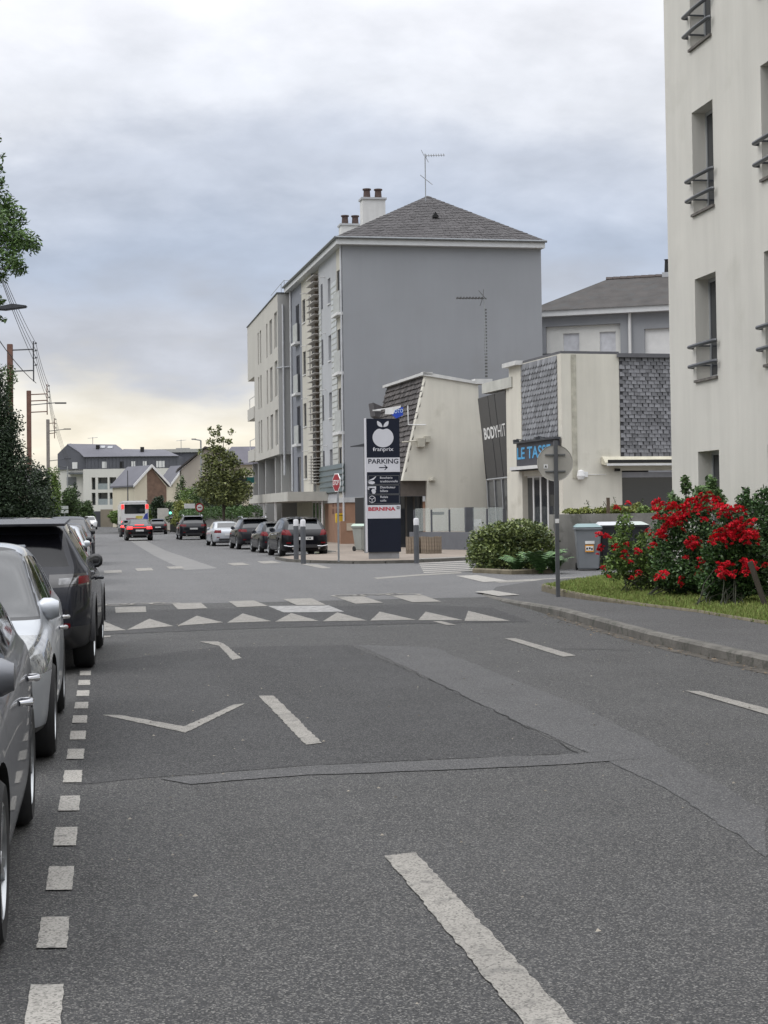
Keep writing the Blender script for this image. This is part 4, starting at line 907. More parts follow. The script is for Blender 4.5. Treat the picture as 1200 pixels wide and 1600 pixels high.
flat('arrow', [[(-.15, za-.015), (.13, za-.015), (.13, za+.015), (-.15, za+.015)], [(.15, za), (.05, za+.09), (.03, za+.07), (.10, za)], [(.15, za), (.10, za), (.03, za-.07), (.05, za-.09)]], NAVY, -.011)
for i, (p0, p1, l1, l2) in enumerate(((744, 758, 'Boucherie', 'traditionnelle'), (759, 773, 'Distributeur', 'billets'), (774, 788, 'Relais', 'colis'))):
    z0, z1 = tz(p1), tz(p0); x0, x1 = -hw+.05, hw-.03; e = .012
    flat('frame_line', [[(x0, z0), (x1, z0), (x1, z0+e), (x0, z0+e)], [(x0, z1-e), (x1, z1-e), (x1, z1), (x0, z1)], [(x0, z0+e), (x0+e, z0+e), (x0+e, z1-e), (x0, z1-e)], [(x1-e, z0+e), (x1, z0+e), (x1, z1-e), (x1-e, z1-e)]], GREYM)
    wds = (.42, .60, .52, .26, .26, .20)
    text_mesh(l1, wds[i*2], .075, lambda u, q: TP(-.12+u, z0+.19+q), TWH, .01, 'lettering', t); text_mesh(l2, wds[i*2+1], .075, lambda u, q: TP(-.12+u, z0+.07+q), TWH, .01, 'lettering', t)
    c = -.40; zc = (z0+z1)/2
    if i == 0: flat('cleaver_icon', [[(c-.14, zc-.02), (c+.02, zc+.05), (c+.14, zc+.13), (c+.15, zc+.11), (c+.06, zc+.01), (c-.02, zc-.01)]] + [[(c-.14, zc-.05), (c-.02, zc-.03), (c+.08, zc-.05), (c+.11, zc-.10), (c+.02, zc-.14), (c-.10, zc-.12)]], TWH)
    if i == 1: flat('cash_icon', [[(c-.14, zc+.0), (c-.14, zc+.11), (c+.14, zc+.11), (c+.14, zc+.0), (c+.09, zc+.0), (c+.09, zc+.06), (c-.09, zc+.06), (c-.09, zc)], [(c-.02, zc-.02), (c+.03, zc+.04), (c+.12, zc), (c+.13, zc-.08), (c+.09, zc-.14), (c+.02, zc-.13)]], TWH)
    if i == 2:
        H_ = [(c+.12*math.cos(R(60*k+30)), zc+.12*math.sin(R(60*k+30))) for k in range(6)]
        L_ = []
        def ln(a, b, w=.009):
            v_ = Vector((b[0]-a[0], b[1]-a[1])).normalized(); n_ = (-v_.y*w, v_.x*w); L_.append([(a[0]+n_[0], a[1]+n_[1]), (a[0]-n_[0], a[1]-n_[1]), (b[0]-n_[0], b[1]-n_[1]), (b[0]+n_[0], b[1]+n_[1])])
        for k in range(6): ln(H_[k], H_[(k+1) % 6])
        for k in (0, 2, 4): ln((c, zc), H_[k])
        flat('parcel_icon', L_, TWH)
RED = mat('brand_red', (.42, .008, .03), .45)
text_mesh('BERNINA', .92, .125, lambda u, q: TP(-.53+u, tz(799)+q), RED, .035, 'lettering', t)
z = tz(794.5); flat('plus_mark', [[(.43, z-.05), (.53, z-.05), (.53, z+.05), (.43, z+.05)]], RED); flat('plus_mark', [[(.465, z-.035), (.495, z-.035), (.495, z+.035), (.465, z+.035)], [(.445, z-.015), (.515, z-.015), (.515, z+.015), (.445, z+.015)]], TWH, -.013)
# lamp + wheelie bin left of totem
q = G(572, 864, .09); t = thing('street_lamp', 'slim grey street lamp immediately left of the dark totem', 'street lamp', (*q, .09))
k2 = math.hypot(*q)/2600
m = MB(); H = (801-700)*k2+CAMH; m.tube([(0, 0, 0), (0, 0, H)], [.07, .045], 8); m.build('pole', GALV, t, smooth=True)
m = MB(); m.slab([(.02, -.05, H-.05), (.02, -.05, H+.08), (-.25, -.05, H+.02), (-.55, -.05, H-.03), (-.55, -.05, H-.06)], (0, .14, 0)); m.build('lamp_head', DGREY, t)
def bin_(label, q, col, lidc, s=1., rz=0., group=None):
    t = thing('wheelie_bin', label, 'bin', q, rz, group)
    cm = mat('bin_'+str(col), col, .5, 0, .06); lm = mat('bin_'+str(lidc), lidc, .45, 0, .06)
    W_, D_, H_ = .29*s, .36*s, 1.0*s
    m = MB(); m.add([(-W_*.82, -D_*.75, .04), (W_*.82, -D_*.75, .04), (W_*.82, D_*.6, .04), (-W_*.82, D_*.6, .04), (-W_, -D_, H_), (W_, -D_, H_), (W_, D_, H_), (-W_, D_, H_)], [(0, 3, 2, 1), (4, 5, 6, 7), (0, 1, 5, 4), (1, 2, 6, 5), (2, 3, 7, 6), (3, 0, 4, 7)]); m.build('body', cm, t, bevel=.025, smooth=True)
    m = MB(); m.box(-W_-.03, W_+.03, -D_-.03, D_+.03, H_-.06, H_); m.build('rim', cm, t, bevel=.01)
    m = MB(); m.add([(-W_-.04, -D_-.05, H_+.005), (W_+.04, -D_-.05, H_+.005), (W_+.04, D_+.04, H_+.005), (-W_-.04, D_+.04, H_+.005), (-W_*.7, -D_*.6, H_+.085), (W_*.7, -D_*.6, H_+.085), (W_*.8, D_, H_+.10), (-W_*.8, D_, H_+.10)], [(0, 3, 2, 1), (4, 5, 6, 7), (0, 1, 5, 4), (1, 2, 6, 5), (2, 3, 7, 6), (3, 0, 4, 7)]); m.build('lid', lm, t, bevel=.015, smooth=True)
    for sx in (-1, 1): m = MB(); m.lathe([(0, -.03), (.10, -.03), (.10, .03), (0, .03)], (sx*W_*.85, D_*.7, .10), 14, 'x'); m.build('wheel', mat('rubber', (.02, .02, .02), .8), t)
    m = MB(); m.tube([(-W_*.7, D_+.06, H_-.02), (W_*.7, D_+.06, H_-.02)], .018, 6); m.build('handle', cm, t)
    return t
bin_('pale green lidded wheelie bin behind the lamp left of the totem', (*G(567, 861, .09), .09), (.30, .31, .29), (.36, .45, .38), 1.0, R(25))
b1 = bin_('grey wheelie bin with turquoise lid and orange sticker by the concrete wall', (*G(919, 891), 0), (.20, .215, .235), (.16, .24, .245), 1.16, R(-12))
m = MB(); m.box(-.10, .15, -.40, -.392, .72, .80); m.build('sticker', WL, b1); m = MB(); m.box(-.10, .13, -.39, -.383, .50, .70); m.build('sticker', mat('sticker_orange', (.65, .28, .03), .5), b1)
m = MB(); m.box(-.085, .115, -.392, -.387, .54, .66); m.build('sticker', WL, b1)
m = MB()
for x, z in ((-.05, .60), (.02, .61), (.08, .59)): m.box(x-.022, x+.022, -.396, -.3925, z-.03, z+.02)
m.build('pictogram', DARK, b1)
bin_('black wheelie bin with whitish lid next to the grey bin', (*G(955, 889.5), 0), (.022, .024, .03), (.45, .46, .48), 1.2, R(-8))
bin_('second black wheelie bin half hidden behind the roses', (*G(990, 889), 0), (.022, .024, .03), (.40, .44, .42), 1.2, R(-10))
# stop sign
q = G(527.5, 878, .09); t = thing('stop_sign', 'red octagonal stop sign on a thin grey pole beside the totem', 'road sign', (*q, .09), R(-74))
k2 = math.hypot(*q)/2600; zc = (802-755)*k2+CAMH-.09; r = 15.5*k2
m = MB(); m.tube([(0, .04, 0), (0, .04, zc+r)], .032, 8); m.build('pole', GALV, t)
oc = [(r*math.cos(R(22.5+45*k)), zc+r*math.sin(R(22.5+45*k))) for k in range(8)]
m = MB(); m.slab([(x, -.01, z) for x, z in oc], (0, .02, 0)); m.build('plate', WL, t)
m = MB(); m.slab([(x*.9, -.016, zc+(z-zc)*.9) for x, z in oc], (0, .005, 0)); m.build('red_face', mat('sign_red', (.30, .018, .028), .5), t)
text_mesh('STOP', r*1.35, r*.52, lambda u, q: (-r*.675+u, -.02, zc-r*.26+q), WL, .02, 'lettering', t)
# round sign seen from the back
q = G(872, 925, .12); t = thing('road_sign', 'round traffic sign seen from its grey back on a pole at the lawn corner', 'road sign', (*q, .12), R(-3))
dd = math.cos(PSI)*q[1]+math.sin(PSI)*q[0]; k2 = dd/2600; zc = (797-724)*k2+CAMH-.12; r = 28.5*k2
m = MB(); m.box(-.035, .035, -.02, .03, -.1, (797-689)*k2+CAMH-.12); m.build('pole', mat('pole_grey', (.105, .11, .12), .5, .3, .1), t)
bk = mat('sign_back', (.40, .385, .35), .6, .0, .1, 3)
m = MB(); m.lathe([(0, 0), (r-.015, 0), (r, -.012), (r, .015), (0, .012)], (0, .075, zc), 48, 'y'); m.build('disc', bk, t)
for dz in (.155, -.155): m = MB(); m.box(-.19, .19, .045, .073, zc+dz-.014, zc+dz+.014); m.build('bracket', GREYM, t); 
m = MB(); m.box(-.22, -.14, .066, .072, zc-.10, zc-.02); st_ = m.build('sticker', WL, t); m = MB(); m.slab([(-.205, .064, zc-.08), (-.155, .064, zc-.08), (-.18, .064, zc-.035)], (0, .0015, 0)); m.build('pictogram', DARK, t)
m = MB(); m.box(-.036, .036, -.024, -.0205, 1.28, 1.36); m.build('sticker', WL, t)
# bollards
for i, (p, py, lb) in enumerate(((463, 874, 'grey bollard with white top, left one of the pair behind the black hatchback'), (474, 877, 'grey bollard with white top, right one of the pair behind the black hatchback'), (651, 876, 'dark bollard with white top standing right of the totem'))):
    q = G(p, py, .09); t = thing('bollard', lb, 'bollard', (*q, .0), 0, 'bollards at the pavement edge')
    m = MB(); m.lathe([(.085, 0), (.085, 1.22)], n=14); m.build('post', mat('bollard_grey', (.085, .09, .10), .55), t, smooth=True)
    m = MB(); m.lathe([(.0, 1.45), (.07, 1.44), (.088, 1.40), (.088, 1.22), (0, 1.22)], n=14); m.build('cap', mat('bollard_white', (.6, .6, .62), .5), t, smooth=True)
# log planters
for lb, p, w_ in (('low round wooden stave planter nearer to the totem', 647, .56), ('low round wooden stave planter beside the dark bollard', 674, .72)):
    q = G(p, 866.5, .05); t = thing('wooden_planter', lb, 'planter', (*q, .05), 0, 'wooden stave planters before the grey wall')
    sm_ = MB(); sm_.box(-.045, .045, -.025, .02, 0, .66); sme = sm_.mesh('stave', mat('weathered_wood', (.21, .17, .13), .9, 0, .4, 9, .5, 30), bevel=.008)
    n = int(2*math.pi*w_*.5/.095)*1
    for k in range(n):
        a = 2*math.pi*k/n; o = link('stave', sme, t, (w_*.5*math.sin(a), -w_*.5*math.cos(a), random.uniform(-.02, .02))); o.rotation_euler = (0, 0, a)
    m = MB(); m.lathe([(0, .5), (w_*.5-.02, .5)], n=16); m.build('soil', SOIL, t)
# ================= cars =================
RUB = mat('tyre_rubber', (.018, .018, .019), .85, 0, .15, 6)
CARGL = glassy('car_glass', (.012, .014, .017), .03, .8)
TRIM = mat('black_trim', (.02, .02, .022), .45, 0, 0)
WELL = mat('wheel_well', (.006, .006, .006), .9, 0, 0)
RIMM = mat('alloy_rim', (.34, .35, .36), .3, .85, 0)
RIMD = mat('dark_rim', (.10, .10, .11), .3, .8, 0)
CHROME = mat('chrome', (.6, .6, .62), .12, 1., 0)
LRED = mat('tail_lens', (.12, .003, .006), .25, 0, 0, coat=0, spec=.2)
LREDON = mat('brake_lens_lit', (.5, .02, .02), .2, 0, 0, emit=(1, .04, .04), es=1.5)
LSMOKE = mat('smoked_lens', (.012, .010, .012), .12, 0, 0, coat=.5)
LCLEAR = mat('clear_lens', (.20, .21, .22), .08, .2, .7, 9, coat=1.)
PLATE = mat('plate_white', (.6, .6, .6), .4, 0, 0)
INK = mat('plate_ink', (.02, .02, .02), .5)
def paint(name, c, metal=.35): return mat('paint_'+name, c, .45, metal, 0, coat=.55, spec=.04)
TYPES = {
 'suv': dict(L=4.40, W=1.90, H=1.65, wb=2.66, fo=.85, r=.36, tum=.50, rise=.25, zb=.24,
   top=[(0, .60), (.015, .78), (.05, .93), (.14, 1.03), (.28, 1.20), (.44, 1.42), (.58, 1.56), (.75, 1.61), (1.3, 1.64), (2.0, 1.65), (2.5, 1.62), (2.75, 1.54), (3.1, 1.30), (3.4, 1.10), (3.7, 1.03), (4.1, .95), (4.3, .83), (4.38, .70), (4.4, .58)],
   belt=[(0, .93), (.5, 1.12), (2, 1.06), (3.3, 1.0), (4.4, .8)],
   side=[[(.62, 1.19), (1.02, 1.17), (1.02, 1.49), (.86, 1.47)], [(1.08, 1.17), (1.92, 1.12), (1.92, 1.53), (1.08, 1.50)], [(1.98, 1.12), (3.12, 1.06), (2.72, 1.40), (2.45, 1.53), (1.98, 1.53)]],
   wind=((-.70, 1.12), (.70, 1.12), (.57, 1.52), (-.57, 1.52)), wy=(2.7, 3.45), rear=((-.70, 1.12), (.70, 1.12), (.58, 1.46), (-.58, 1.46)), ry=(.1, .62),
   tail=[(.50, .90), (.97, .93), (.97, 1.05), (.50, 1.04)], tz=.42, head=[(.52, .72), (.97, .78), (.97, .94), (.52, .90)], hy=.55, seams=(1.05, 1.96, 3.15)),
 'hatch': dict(L=4.25, W=1.80, H=1.47, wb=2.60, fo=.86, r=.325, tum=.40, rise=.22, zb=.19,
   top=[(0, .55), (.015, .72), (.05, .86), (.14, .95), (.30, 1.10), (.48, 1.26), (.66, 1.36), (.85, 1.40), (1.4, 1.46), (2.0, 1.47), (2.4, 1.43), (2.75, 1.26), (3.1, 1.05), (3.35, .95), (3.7, .89), (4.0, .80), (4.18, .66), (4.25, .50)],
   belt=[(0, .88), (.5, .98), (2, .93), (3.2, .88), (4.25, .68)],
   side=[[(.66, 1.06), (1.0, 1.03), (1.0, 1.31), (.86, 1.28)], [(1.06, 1.03), (1.86, .99), (1.86, 1.35), (1.06, 1.32)], [(1.92, .99), (2.98, .94), (2.6, 1.22), (2.3, 1.35), (1.92, 1.35)]],
   wind=((-.77, .955), (.77, .955), (.60, 1.40), (-.60, 1.40)), wy=(2.45, 3.45), rear=((-.64, 1.0), (.64, 1.0), (.52, 1.30), (-.52, 1.30)), ry=(.12, .75),
   tail=[(.52, .78), (.92, .82), (.92, 1.02), (.60, .98)], tz=.40, head=[(.46, .60), (.92, .62), (.92, .84), (.66, .86)], hy=.78, seams=(1.03, 1.89, 3.05)),
 'sedan': dict(L=4.7, W=1.80, H=1.44, wb=2.70, fo=.92, r=.33, tum=.40, rise=.22, zb=.19,
   top=[(0, .56), (.02, .80), (.08, .95), (.3, .99), (.62, 1.02), (.85, 1.10), (1.2, 1.28), (1.55, 1.39), (2.1, 1.44), (2.6, 1.42), (2.9, 1.34), (3.2, 1.16), (3.5, 1.01), (3.8, .94), (4.3, .84), (4.58, .70), (4.7, .50)],
   belt=[(0, .90), (.5, .95), (2, .93), (3.5, .88), (4.7, .68)],
   side=[[(1.12, 1.02), (1.98, 1.0), (1.98, 1.31), (1.45, 1.28)], [(2.04, 1.0), (3.25, .96), (2.85, 1.22), (2.6, 1.30), (2.04, 1.31)]],
   wind=((-.68, 1.0), (.68, 1.0), (.54, 1.35), (-.54, 1.35)), wy=(2.8, 3.6), rear=((-.60, 1.05), (.60, 1.05), (.50, 1.34), (-.50, 1.34)), ry=(.7, 1.6),
   tail=[(.45, .76), (.92, .76), (.92, .93), (.45, .93)], tz=.3, head=[(.50, .58), (.92, .62), (.92, .80), (.55, .78)], hy=.6, seams=(1.3, 2.01, 3.35)),
}
def interp(P, x): return float(np.interp(x, [p[0] for p in P], [p[1] for p in P]))
_shell = {}
def shell(ty, lvl):
    if (ty, lvl) in _shell: return _shell[(ty, lvl)]
    T = TYPES[ty]; L, Wd = T['L'], T['W']/2
    ys = sorted({round(p[0], 4) for p in T['top']} | {.22, .36, 1.0, 1.6, 2.2, 3.55, 3.9} | {L-.10})
    bm = bmesh.new(); rings = []
    for y in ys:
        zt = interp(T['top'], y); zs = min(interp(T['belt'], y), zt-.025)
        e = min(y, L-y); pl = 1-.20*max(0, 1-e/.55)**2.2 - .03*max(0, 1-e/1.5)
        if y > L/2: pl -= .05*max(0, 1-(L-y)/1.0)**1.5
        w = Wd*pl; zb = T['zb']+.13*max(0, 1-e/.25)**1.5
        hgt = max(0, zt-zs); wr = w*.92-T['tum']*max(0, hgt-.02)*.92; wr = min(wr, w*.93)
        cabin = min(1, max(0, (hgt-.04)/.3)); dz = min(.09, hgt*.3)
        half = [(0, zb), (w*.6, zb), (w*.93, zb+.01), (w*.985, zb+.09), (w*.995, .46 if .46 < zs-.1 else zs-.12), (w, (zs+.46)/2), (w*.98, zs-.07), (w*.945, zs-.005),
                (w*.905, zs+.025*cabin), (wr+(w*.905-wr)*.5, zs+(zt-zs)*.45), (wr, zt-dz-.015), (wr-.05-.02*(1-cabin), zt-dz*.35-.006), (wr*.62, zt-.006), (0, zt)]
        zprev = 0; hh = []
        for x, z in half: z = max(z, zprev); zprev = z; hh.append((x, min(z, zt)))
        ring = [(x, z) for x, z in hh]+[(-x, z) for x, z in hh[-2:0:-1]]
        rings.append([bm.verts.new((x, y, z)) for x, z in ring])
    n = len(rings[0])
    for a, b in zip(rings, rings[1:]):
        for i in range(n): bm.faces.new((a[i], a[(i+1) % n], b[(i+1) % n], b[i]))
    k = n//2
    for rg, fl_ in ((rings[0], 1), (rings[-1], 0)):
        for i in range(k):
            q = [rg[i], rg[i+1], rg[(n-i-1) % n], rg[(n-i) % n]]; q2 = []
            for v_ in q:
                if v_ not in q2: q2.append(v_)
            if len(q2) > 2: bm.faces.new(q2 if fl_ else q2[::-1])
    bmesh.ops.recalc_face_normals(bm, faces=bm.faces)
    me = bpy.data.meshes.new('s'); bm.to_mesh(me); bm.free(); me.materials.append(None); me.materials.append(WELL)
    o = bpy.data.objects.new('s', me); C.objects.link(o)
    md = o.modifiers.new('sub', 'SUBSURF'); md.levels = lvl; md.render_levels = lvl
    cb = MB()
    r = T['r']+.045; yf, yr = L-T['fo'], L-T['fo']-T['wb']
    for yy in (yf, yr):
        for sx in (-1, 1):
            a, b = sx*(Wd-.28), sx*(Wd+.2); cb.lathe([(0, min(a, b)), (r, min(a, b)), (r, max(a, b)), (0, max(a, b))], (0, yy, T['r']+.01), 36, 'x')
    cme = cb.mesh('c', WELL); bmc = bmesh.new(); bmc.from_mesh(cme); bmesh.ops.remove_doubles(bmc, verts=bmc.verts, dist=1e-5); bmesh.ops.recalc_face_normals(bmc, faces=bmc.faces); bmc.to_mesh(cme); bmc.free()
    co = bpy.data.objects.new('c', cme); C.objects.link(co)
    bo = o.modifiers.new('b', 'BOOLEAN'); bo.operation = 'DIFFERENCE'; bo.solver = 'EXACT'; bo.object = co; bo.material_mode = 'TRANSFER'
    dg = bpy.context.evaluated_depsgraph_get(); res = bpy.data.meshes.new_from_object(o.evaluated_get(dg))
    bpy.data.objects.remove(o); bpy.data.objects.remove(co)
    _shell[(ty, lvl)] = res; return res
def car(ty, label, pm, loc, rz, lvl=1, group=None, cat='car', name='parked_car', lens=LRED, rim=RIMM, clad=False, roofm=None, plate=None, hatchglass=CARGL, lit=False, headm=LCLEAR, roof_rails=False, arch=False, s=1.):
    T = TYPES[ty]; L, Wd, H = T['L'], T['W']/2, T['H']
    t = thing(name, label, cat, loc, rz, group); t.scale = (s, s, s)
    src = shell(ty, lvl); bm = bmesh.new(); bm.from_mesh(src); bm.normal_update()
    layer = bm.faces.layers.int.new('reg')
    wi = {f for f in bm.faces if src.materials and f.material_index < len(src.materials) and src.materials[f.material_index] == WELL}
    for f in bm.faces: f[layer] = 1 if f in wi else 0
    def carve(reg, poly, axis, cond, ext=.02):
        n = len(poly); cx_ = sum(p[0] for p in poly)/n; cz_ = sum(p[1] for p in poly)/n
        lo = (min(p[0] for p in poly)-ext, min(p[1] for p in poly)-ext); hi = (max(p[0] for p in poly)+ext, max(p[1] for p in poly)+ext)
        def uz(c): return ((c.y if axis == 'side' else c.x), c.z)
        def inb(f):
            us = [uz(v.co) for v in f.verts]
            return not (max(u[0] for u in us) < lo[0] or min(u[0] for u in us) > hi[0] or max(u[1] for u in us) < lo[1] or min(u[1] for u in us) > hi[1])
        for i in range(n):
            a, b = poly[i], poly[(i+1) % n]; e = (b[0]-a[0], b[1]-a[1]); nr_ = (-e[1], e[0])
            fs = [f for f in bm.faces if f[layer] == 0 and cond(f) and inb(f)]
            if not fs: return
            gm = set(fs)
            for f in fs: gm.update(f.edges); gm.update(f.verts)
            if axis == 'side': co, no = (0, a[0], a[1]), (0, nr_[0], nr_[1])
            else: co, no = (a[0], 0, a[1]), (nr_[0], 0, nr_[1])
            bmesh.ops.bisect_plane(bm, geom=list(gm), dist=1e-5, plane_co=co, plane_no=no)
        for f in bm.faces:
            if f[layer] or not cond(f): continue
            u, z = uz(f.calc_center_median()); ok = None
            for i in range(n):
                a, b = poly[i], poly[(i+1) % n]; cr = (b[0]-a[0])*(z-a[1])-(b[1]-a[1])*(u-a[0]); sg = cr > 0
                if ok is None: ok = sg
                elif ok != sg: ok = -1; break
            if ok != -1: f[layer] = reg
    fc = lambda f: f.calc_center_median()
    for i, sd_ in enumerate(T['side']):
        carve(10+i, sd_, 'side', lambda f: abs(f.normal.x) > .45 and abs(fc(f).x) > .4)
    carve(20, T['wind'], 'end', lambda f: T['wy'][0]-.2 < fc(f).y < T['wy'][1]+.2 and f.normal.y > .15)
    if lvl > 1:
        wq = T['wind']; carve(2, [(x+(.03 if x > 0 else -.03), z+(.025 if i > 1 else -.02)) for i, (x, z) in enumerate(wq)], 'end', lambda f: T['wy'][0]-.3 < fc(f).y < T['wy'][1]+.2 and f.normal.y > .12)
    carve(21, T['rear'], 'end', lambda f: fc(f).y < T['ry'][1]+.15 and f.normal.y < -.15)
    for sx in (-1, 1):
        if ty == 'suv' and lvl > 1 and lens == LSMOKE:
            rc_ = lambda f: fc(f).y < T['tz'] and (f.normal.y < -.2 or abs(f.normal.x) > .5)
            carve(34 if sx < 0 else 35, [(sx*x, z) for x, z in [(.60, .935), (.78, .945), (.78, 1.01), (.60, 1.0)]], 'end', rc_)
            carve(36 if sx < 0 else 37, [(sx*x, z) for x, z in [(.80, .935), (.97, .955), (.97, 1.03), (.80, 1.015)]], 'end', rc_)
        carve(30 if sx < 0 else 31, [(sx*x, z) for x, z in T['tail']], 'end', lambda f: fc(f).y < T['tz'] and (f.normal.y < -.2 or abs(f.normal.x) > .5))
        carve(32 if sx < 0 else 33, [(sx*x, z) for x, z in T['head']], 'end', lambda f: fc(f).y > L-T['hy'] and (f.normal.y > .05 or abs(f.normal.x) > .3))
    if lvl > 1:
        for y in T['seams']:
            carve(2, [(y-.005, .30), (y+.005, .30), (y+.005, interp(T['belt'], y)+.02), (y-.005, interp(T['belt'], y)+.02)], 'side', lambda f: abs(f.normal.x) > .5 and abs(fc(f).x) > .5)
        carve(2, [(.9, .335), (3.4, .335), (3.4, .345), (.9, .345)], 'side', lambda f: abs(f.normal.x) > .5 and abs(fc(f).x) > .5)
    cz = .50 if ty == 'suv' else .34
    if clad or ty != 'suv': carve(3, [(-.2, 0), (L+.2, 0), (L+.2, cz if clad else .27), (-.2, cz if clad else .27)], 'side', lambda f: True, ext=.0)
    regs = {}
    for f in bm.faces: regs.setdefault(f[layer], []).append(f)
    def out(name, ids, m, parent=t, extra=None, sx=0):
        fs = [f for i in ids for f in regs.get(i, []) if sx == 0 or fc(f).x*sx > 0]
        if not fs: return None
        vm = {}; vs = []; F = []
        for f in fs:
            for v_ in f.verts:
                if v_ not in vm: vm[v_] = len(vs); vs.append(tuple(v_.co))
            F.append([vm[v_] for v_ in f.verts])
        me = bpy.data.meshes.new(name); me.from_pydata(vs, [], F)
        for q in (m if isinstance(m, list) else [m]): me.materials.append(q)
        if isinstance(m, list): me.polygons.foreach_set('material_index', [min(f[layer], 3) for f in fs])
        me.polygons.foreach_set('use_smooth', [True]*len(F)); me.update()
        # keep the shell's own shading across the cuts
        nv = {v_: None for v_ in vm}; nrm = [None]*len(vs)
        for v_, i in vm.items(): nrm[i] = tuple(v_.normal)
        b2 = bmesh.new(); b2.from_mesh(me)
        for e in b2.edges:
            if len(e.link_faces) == 2 and e.calc_face_angle(0) > R(50): e.smooth = False
        b2.to_mesh(me); b2.free()
        if extra: 
            b2 = bmesh.new(); b2.from_mesh(me); bmesh.ops.inset_region(b2, faces=b2.faces, thickness=extra[0], use_even_offset=True)
            b2.to_mesh(me); b2.free()
        return link(name, me, parent)
    out('body', [0, 1, 2, 3], [pm, WELL, TRIM, TRIM])
    for i in range(len(T['side'])):
        for sx in (-1, 1): out('side_window', [10+i], CARGL, sx=sx)
    out('windscreen', [20], CARGL); out('rear_window', [21], hatchglass)
    for k in (30, 31): out('tail_light', [k], LREDON if lit else lens)
    for k in (34, 35): out('reversing_light', [k], mat('reversing_lens', (.10, .10, .105), .1, .2, .6, 20, coat=.6))
    for k in (36, 37): out('tail_light', [k], LRED)
    for k in (32, 33): out('headlight', [k], headm)
    bm.free()
    # wheels
    r = T['r']; w = .225
    key = ('wheel', r, rim.name)
    if key not in _shell:
        m = MB(); m.lathe([(r*.70, -w/2+.01), (r*.90, -w/2), (r*.975, -w/2+.025), (r, -w/2+.06), (r, w/2-.06), (r*.975, w/2-.025), (r*.90, w/2), (r*.70, w/2-.01), (r*.68, 0), (r*.70, -w/2+.01)], n=40 if lvl > 1 else 20, axis='x'); tm = m.mesh('wheel', RUB, smooth=True)
        m = MB(); nn = 40 if lvl > 1 else 20
        m.m = 0; m.lathe([(r*.71, w/2-.012), (r*.66, w/2-.006), (r*.64, w/2-.03), (r*.64, -.08)], n=nn, axis='x')
        m.lathe([(0, w/2-.015), (r*.13, w/2-.012), (r*.17, w/2-.035), (r*.17, 0)], n=16, axis='x')
        for k in range(5):
            for dl in (-.13, .13):
                a = 2*math.pi*k/5+dl; ca, sa = math.cos(a), math.sin(a); ca2, sa2 = math.cos(a-dl*.3), math.sin(a-dl*.3); wd = .016
                def pt(rr, x, off): return (x, rr*ca-off*sa, rr*sa+off*ca)
                P = [pt(r*.14, w/2-.02, -wd), pt(r*.14, w/2-.02, wd), pt(r*.66, w/2-.012, wd*.9), pt(r*.66, w/2-.012, -wd*.9)]
                m.slab(P, (-.035, 0, 0))
        m.m = 1; m.lathe([(0, .0), (r*.66, .0)], n=nn, axis='x'); m.lathe([(0, .03), (r*.42, .03), (r*.42, .0)], n=nn, axis='x')
        _shell[key] = (tm, m.mesh('rim', [rim, mat('wheel_dark', (.012, .012, .012), .7)], smooth=True))
    tm, rmm = _shell[key]
    for yy in (L-T['fo'], L-T['fo']-T['wb']):
        for sx in (-1, 1):
            o = link('wheel', tm, t, (sx*(Wd-w/2-.012), yy, r)); o2 = link('rim', rmm, o); 
            if sx < 0: o.rotation_euler = (0, 0, math.pi)
            o.rotation_euler[0] = random.uniform(0, 1.2)
            if arch and sx:
                m = MB(); n = 20; rr0, rr1 = r+.035, r+.085; pts_ = []
                for k in range(n+1):
                    a = math.pi*(-.04+1.08*k/n); pts_.append((math.cos(a), math.sin(a)))
                vs = []; 
                for ca, sa in pts_: vs += [(sx*(Wd+.006), rr0*ca, rr0*sa), (sx*(Wd+.006), rr1*ca, rr1*sa), (sx*(Wd-.06), rr1*ca, rr1*sa), (sx*(Wd-.08), rr0*ca, rr0*sa)]
                fs = [(i*4+j, (i+1)*4+j, (i+1)*4+(j+1) % 4, i*4+(j+1) % 4) for i in range(n) for j in range(4)]
                m.add(vs, fs); q = m.build('arch_trim', TRIM, t, smooth=True); q.location = (0, yy, r+.01)
    # mirrors, handles
    my = T['seams'][-1]-.22; mz = interp(T['belt'], my)+.09
    for sx in (-1, 1):
        m = MB(); x0 = sx*(Wd*.93)
        m.lathe([(0, -.10), (.06, -.09), (.085, -.03), (.085, .04), (.05, .09), (0, .10)], (0, 0, 0), 14, 'x')
        me = m.mesh('mirror', [pm if ty != 'suv' else TRIM], smooth=True); o = link('mirror', me, t, (sx*(Wd-.075), my+.05, mz)); o.scale = (.85, .85, .95 if ty != 'suv' else 1.)
        m = MB(); m.lathe([(0, 0), (.07, 0)], (0, 0, 0), 14, 'y'); g_ = m.build('mirror_glass', mat('mirror_glass', (.12, .13, .15), .08, .9, 0), o); g_.location = (0, -.078, 0); g_.scale = (1.0, 1, .85)
        m = MB(); m.box(min(x0, sx*(Wd+.05)), max(x0, sx*(Wd+.05)), -.03, .03, -.06, -.03); g_ = m.build('mirror_arm', TRIM, o); g_.location = (-sx*(Wd-.075)/.85, 0, 0)
        if lvl > 1:
            for hy in T['seams'][:2]:
                hy += .14 if True else 0
                zz = interp(T['belt'], hy)-.13; m = MB()
                m.tube([(sx*(Wd-.012), hy, zz), (sx*(Wd+.035), hy+.03, zz), (sx*(Wd+.035), hy+.17, zz+.004), (sx*(Wd-.012), hy+.20, zz+.004)], [.012, .016, .016, .012], 8); m.build('door_handle', CHROME if ty != 'suv' else pm, t, smooth=True)
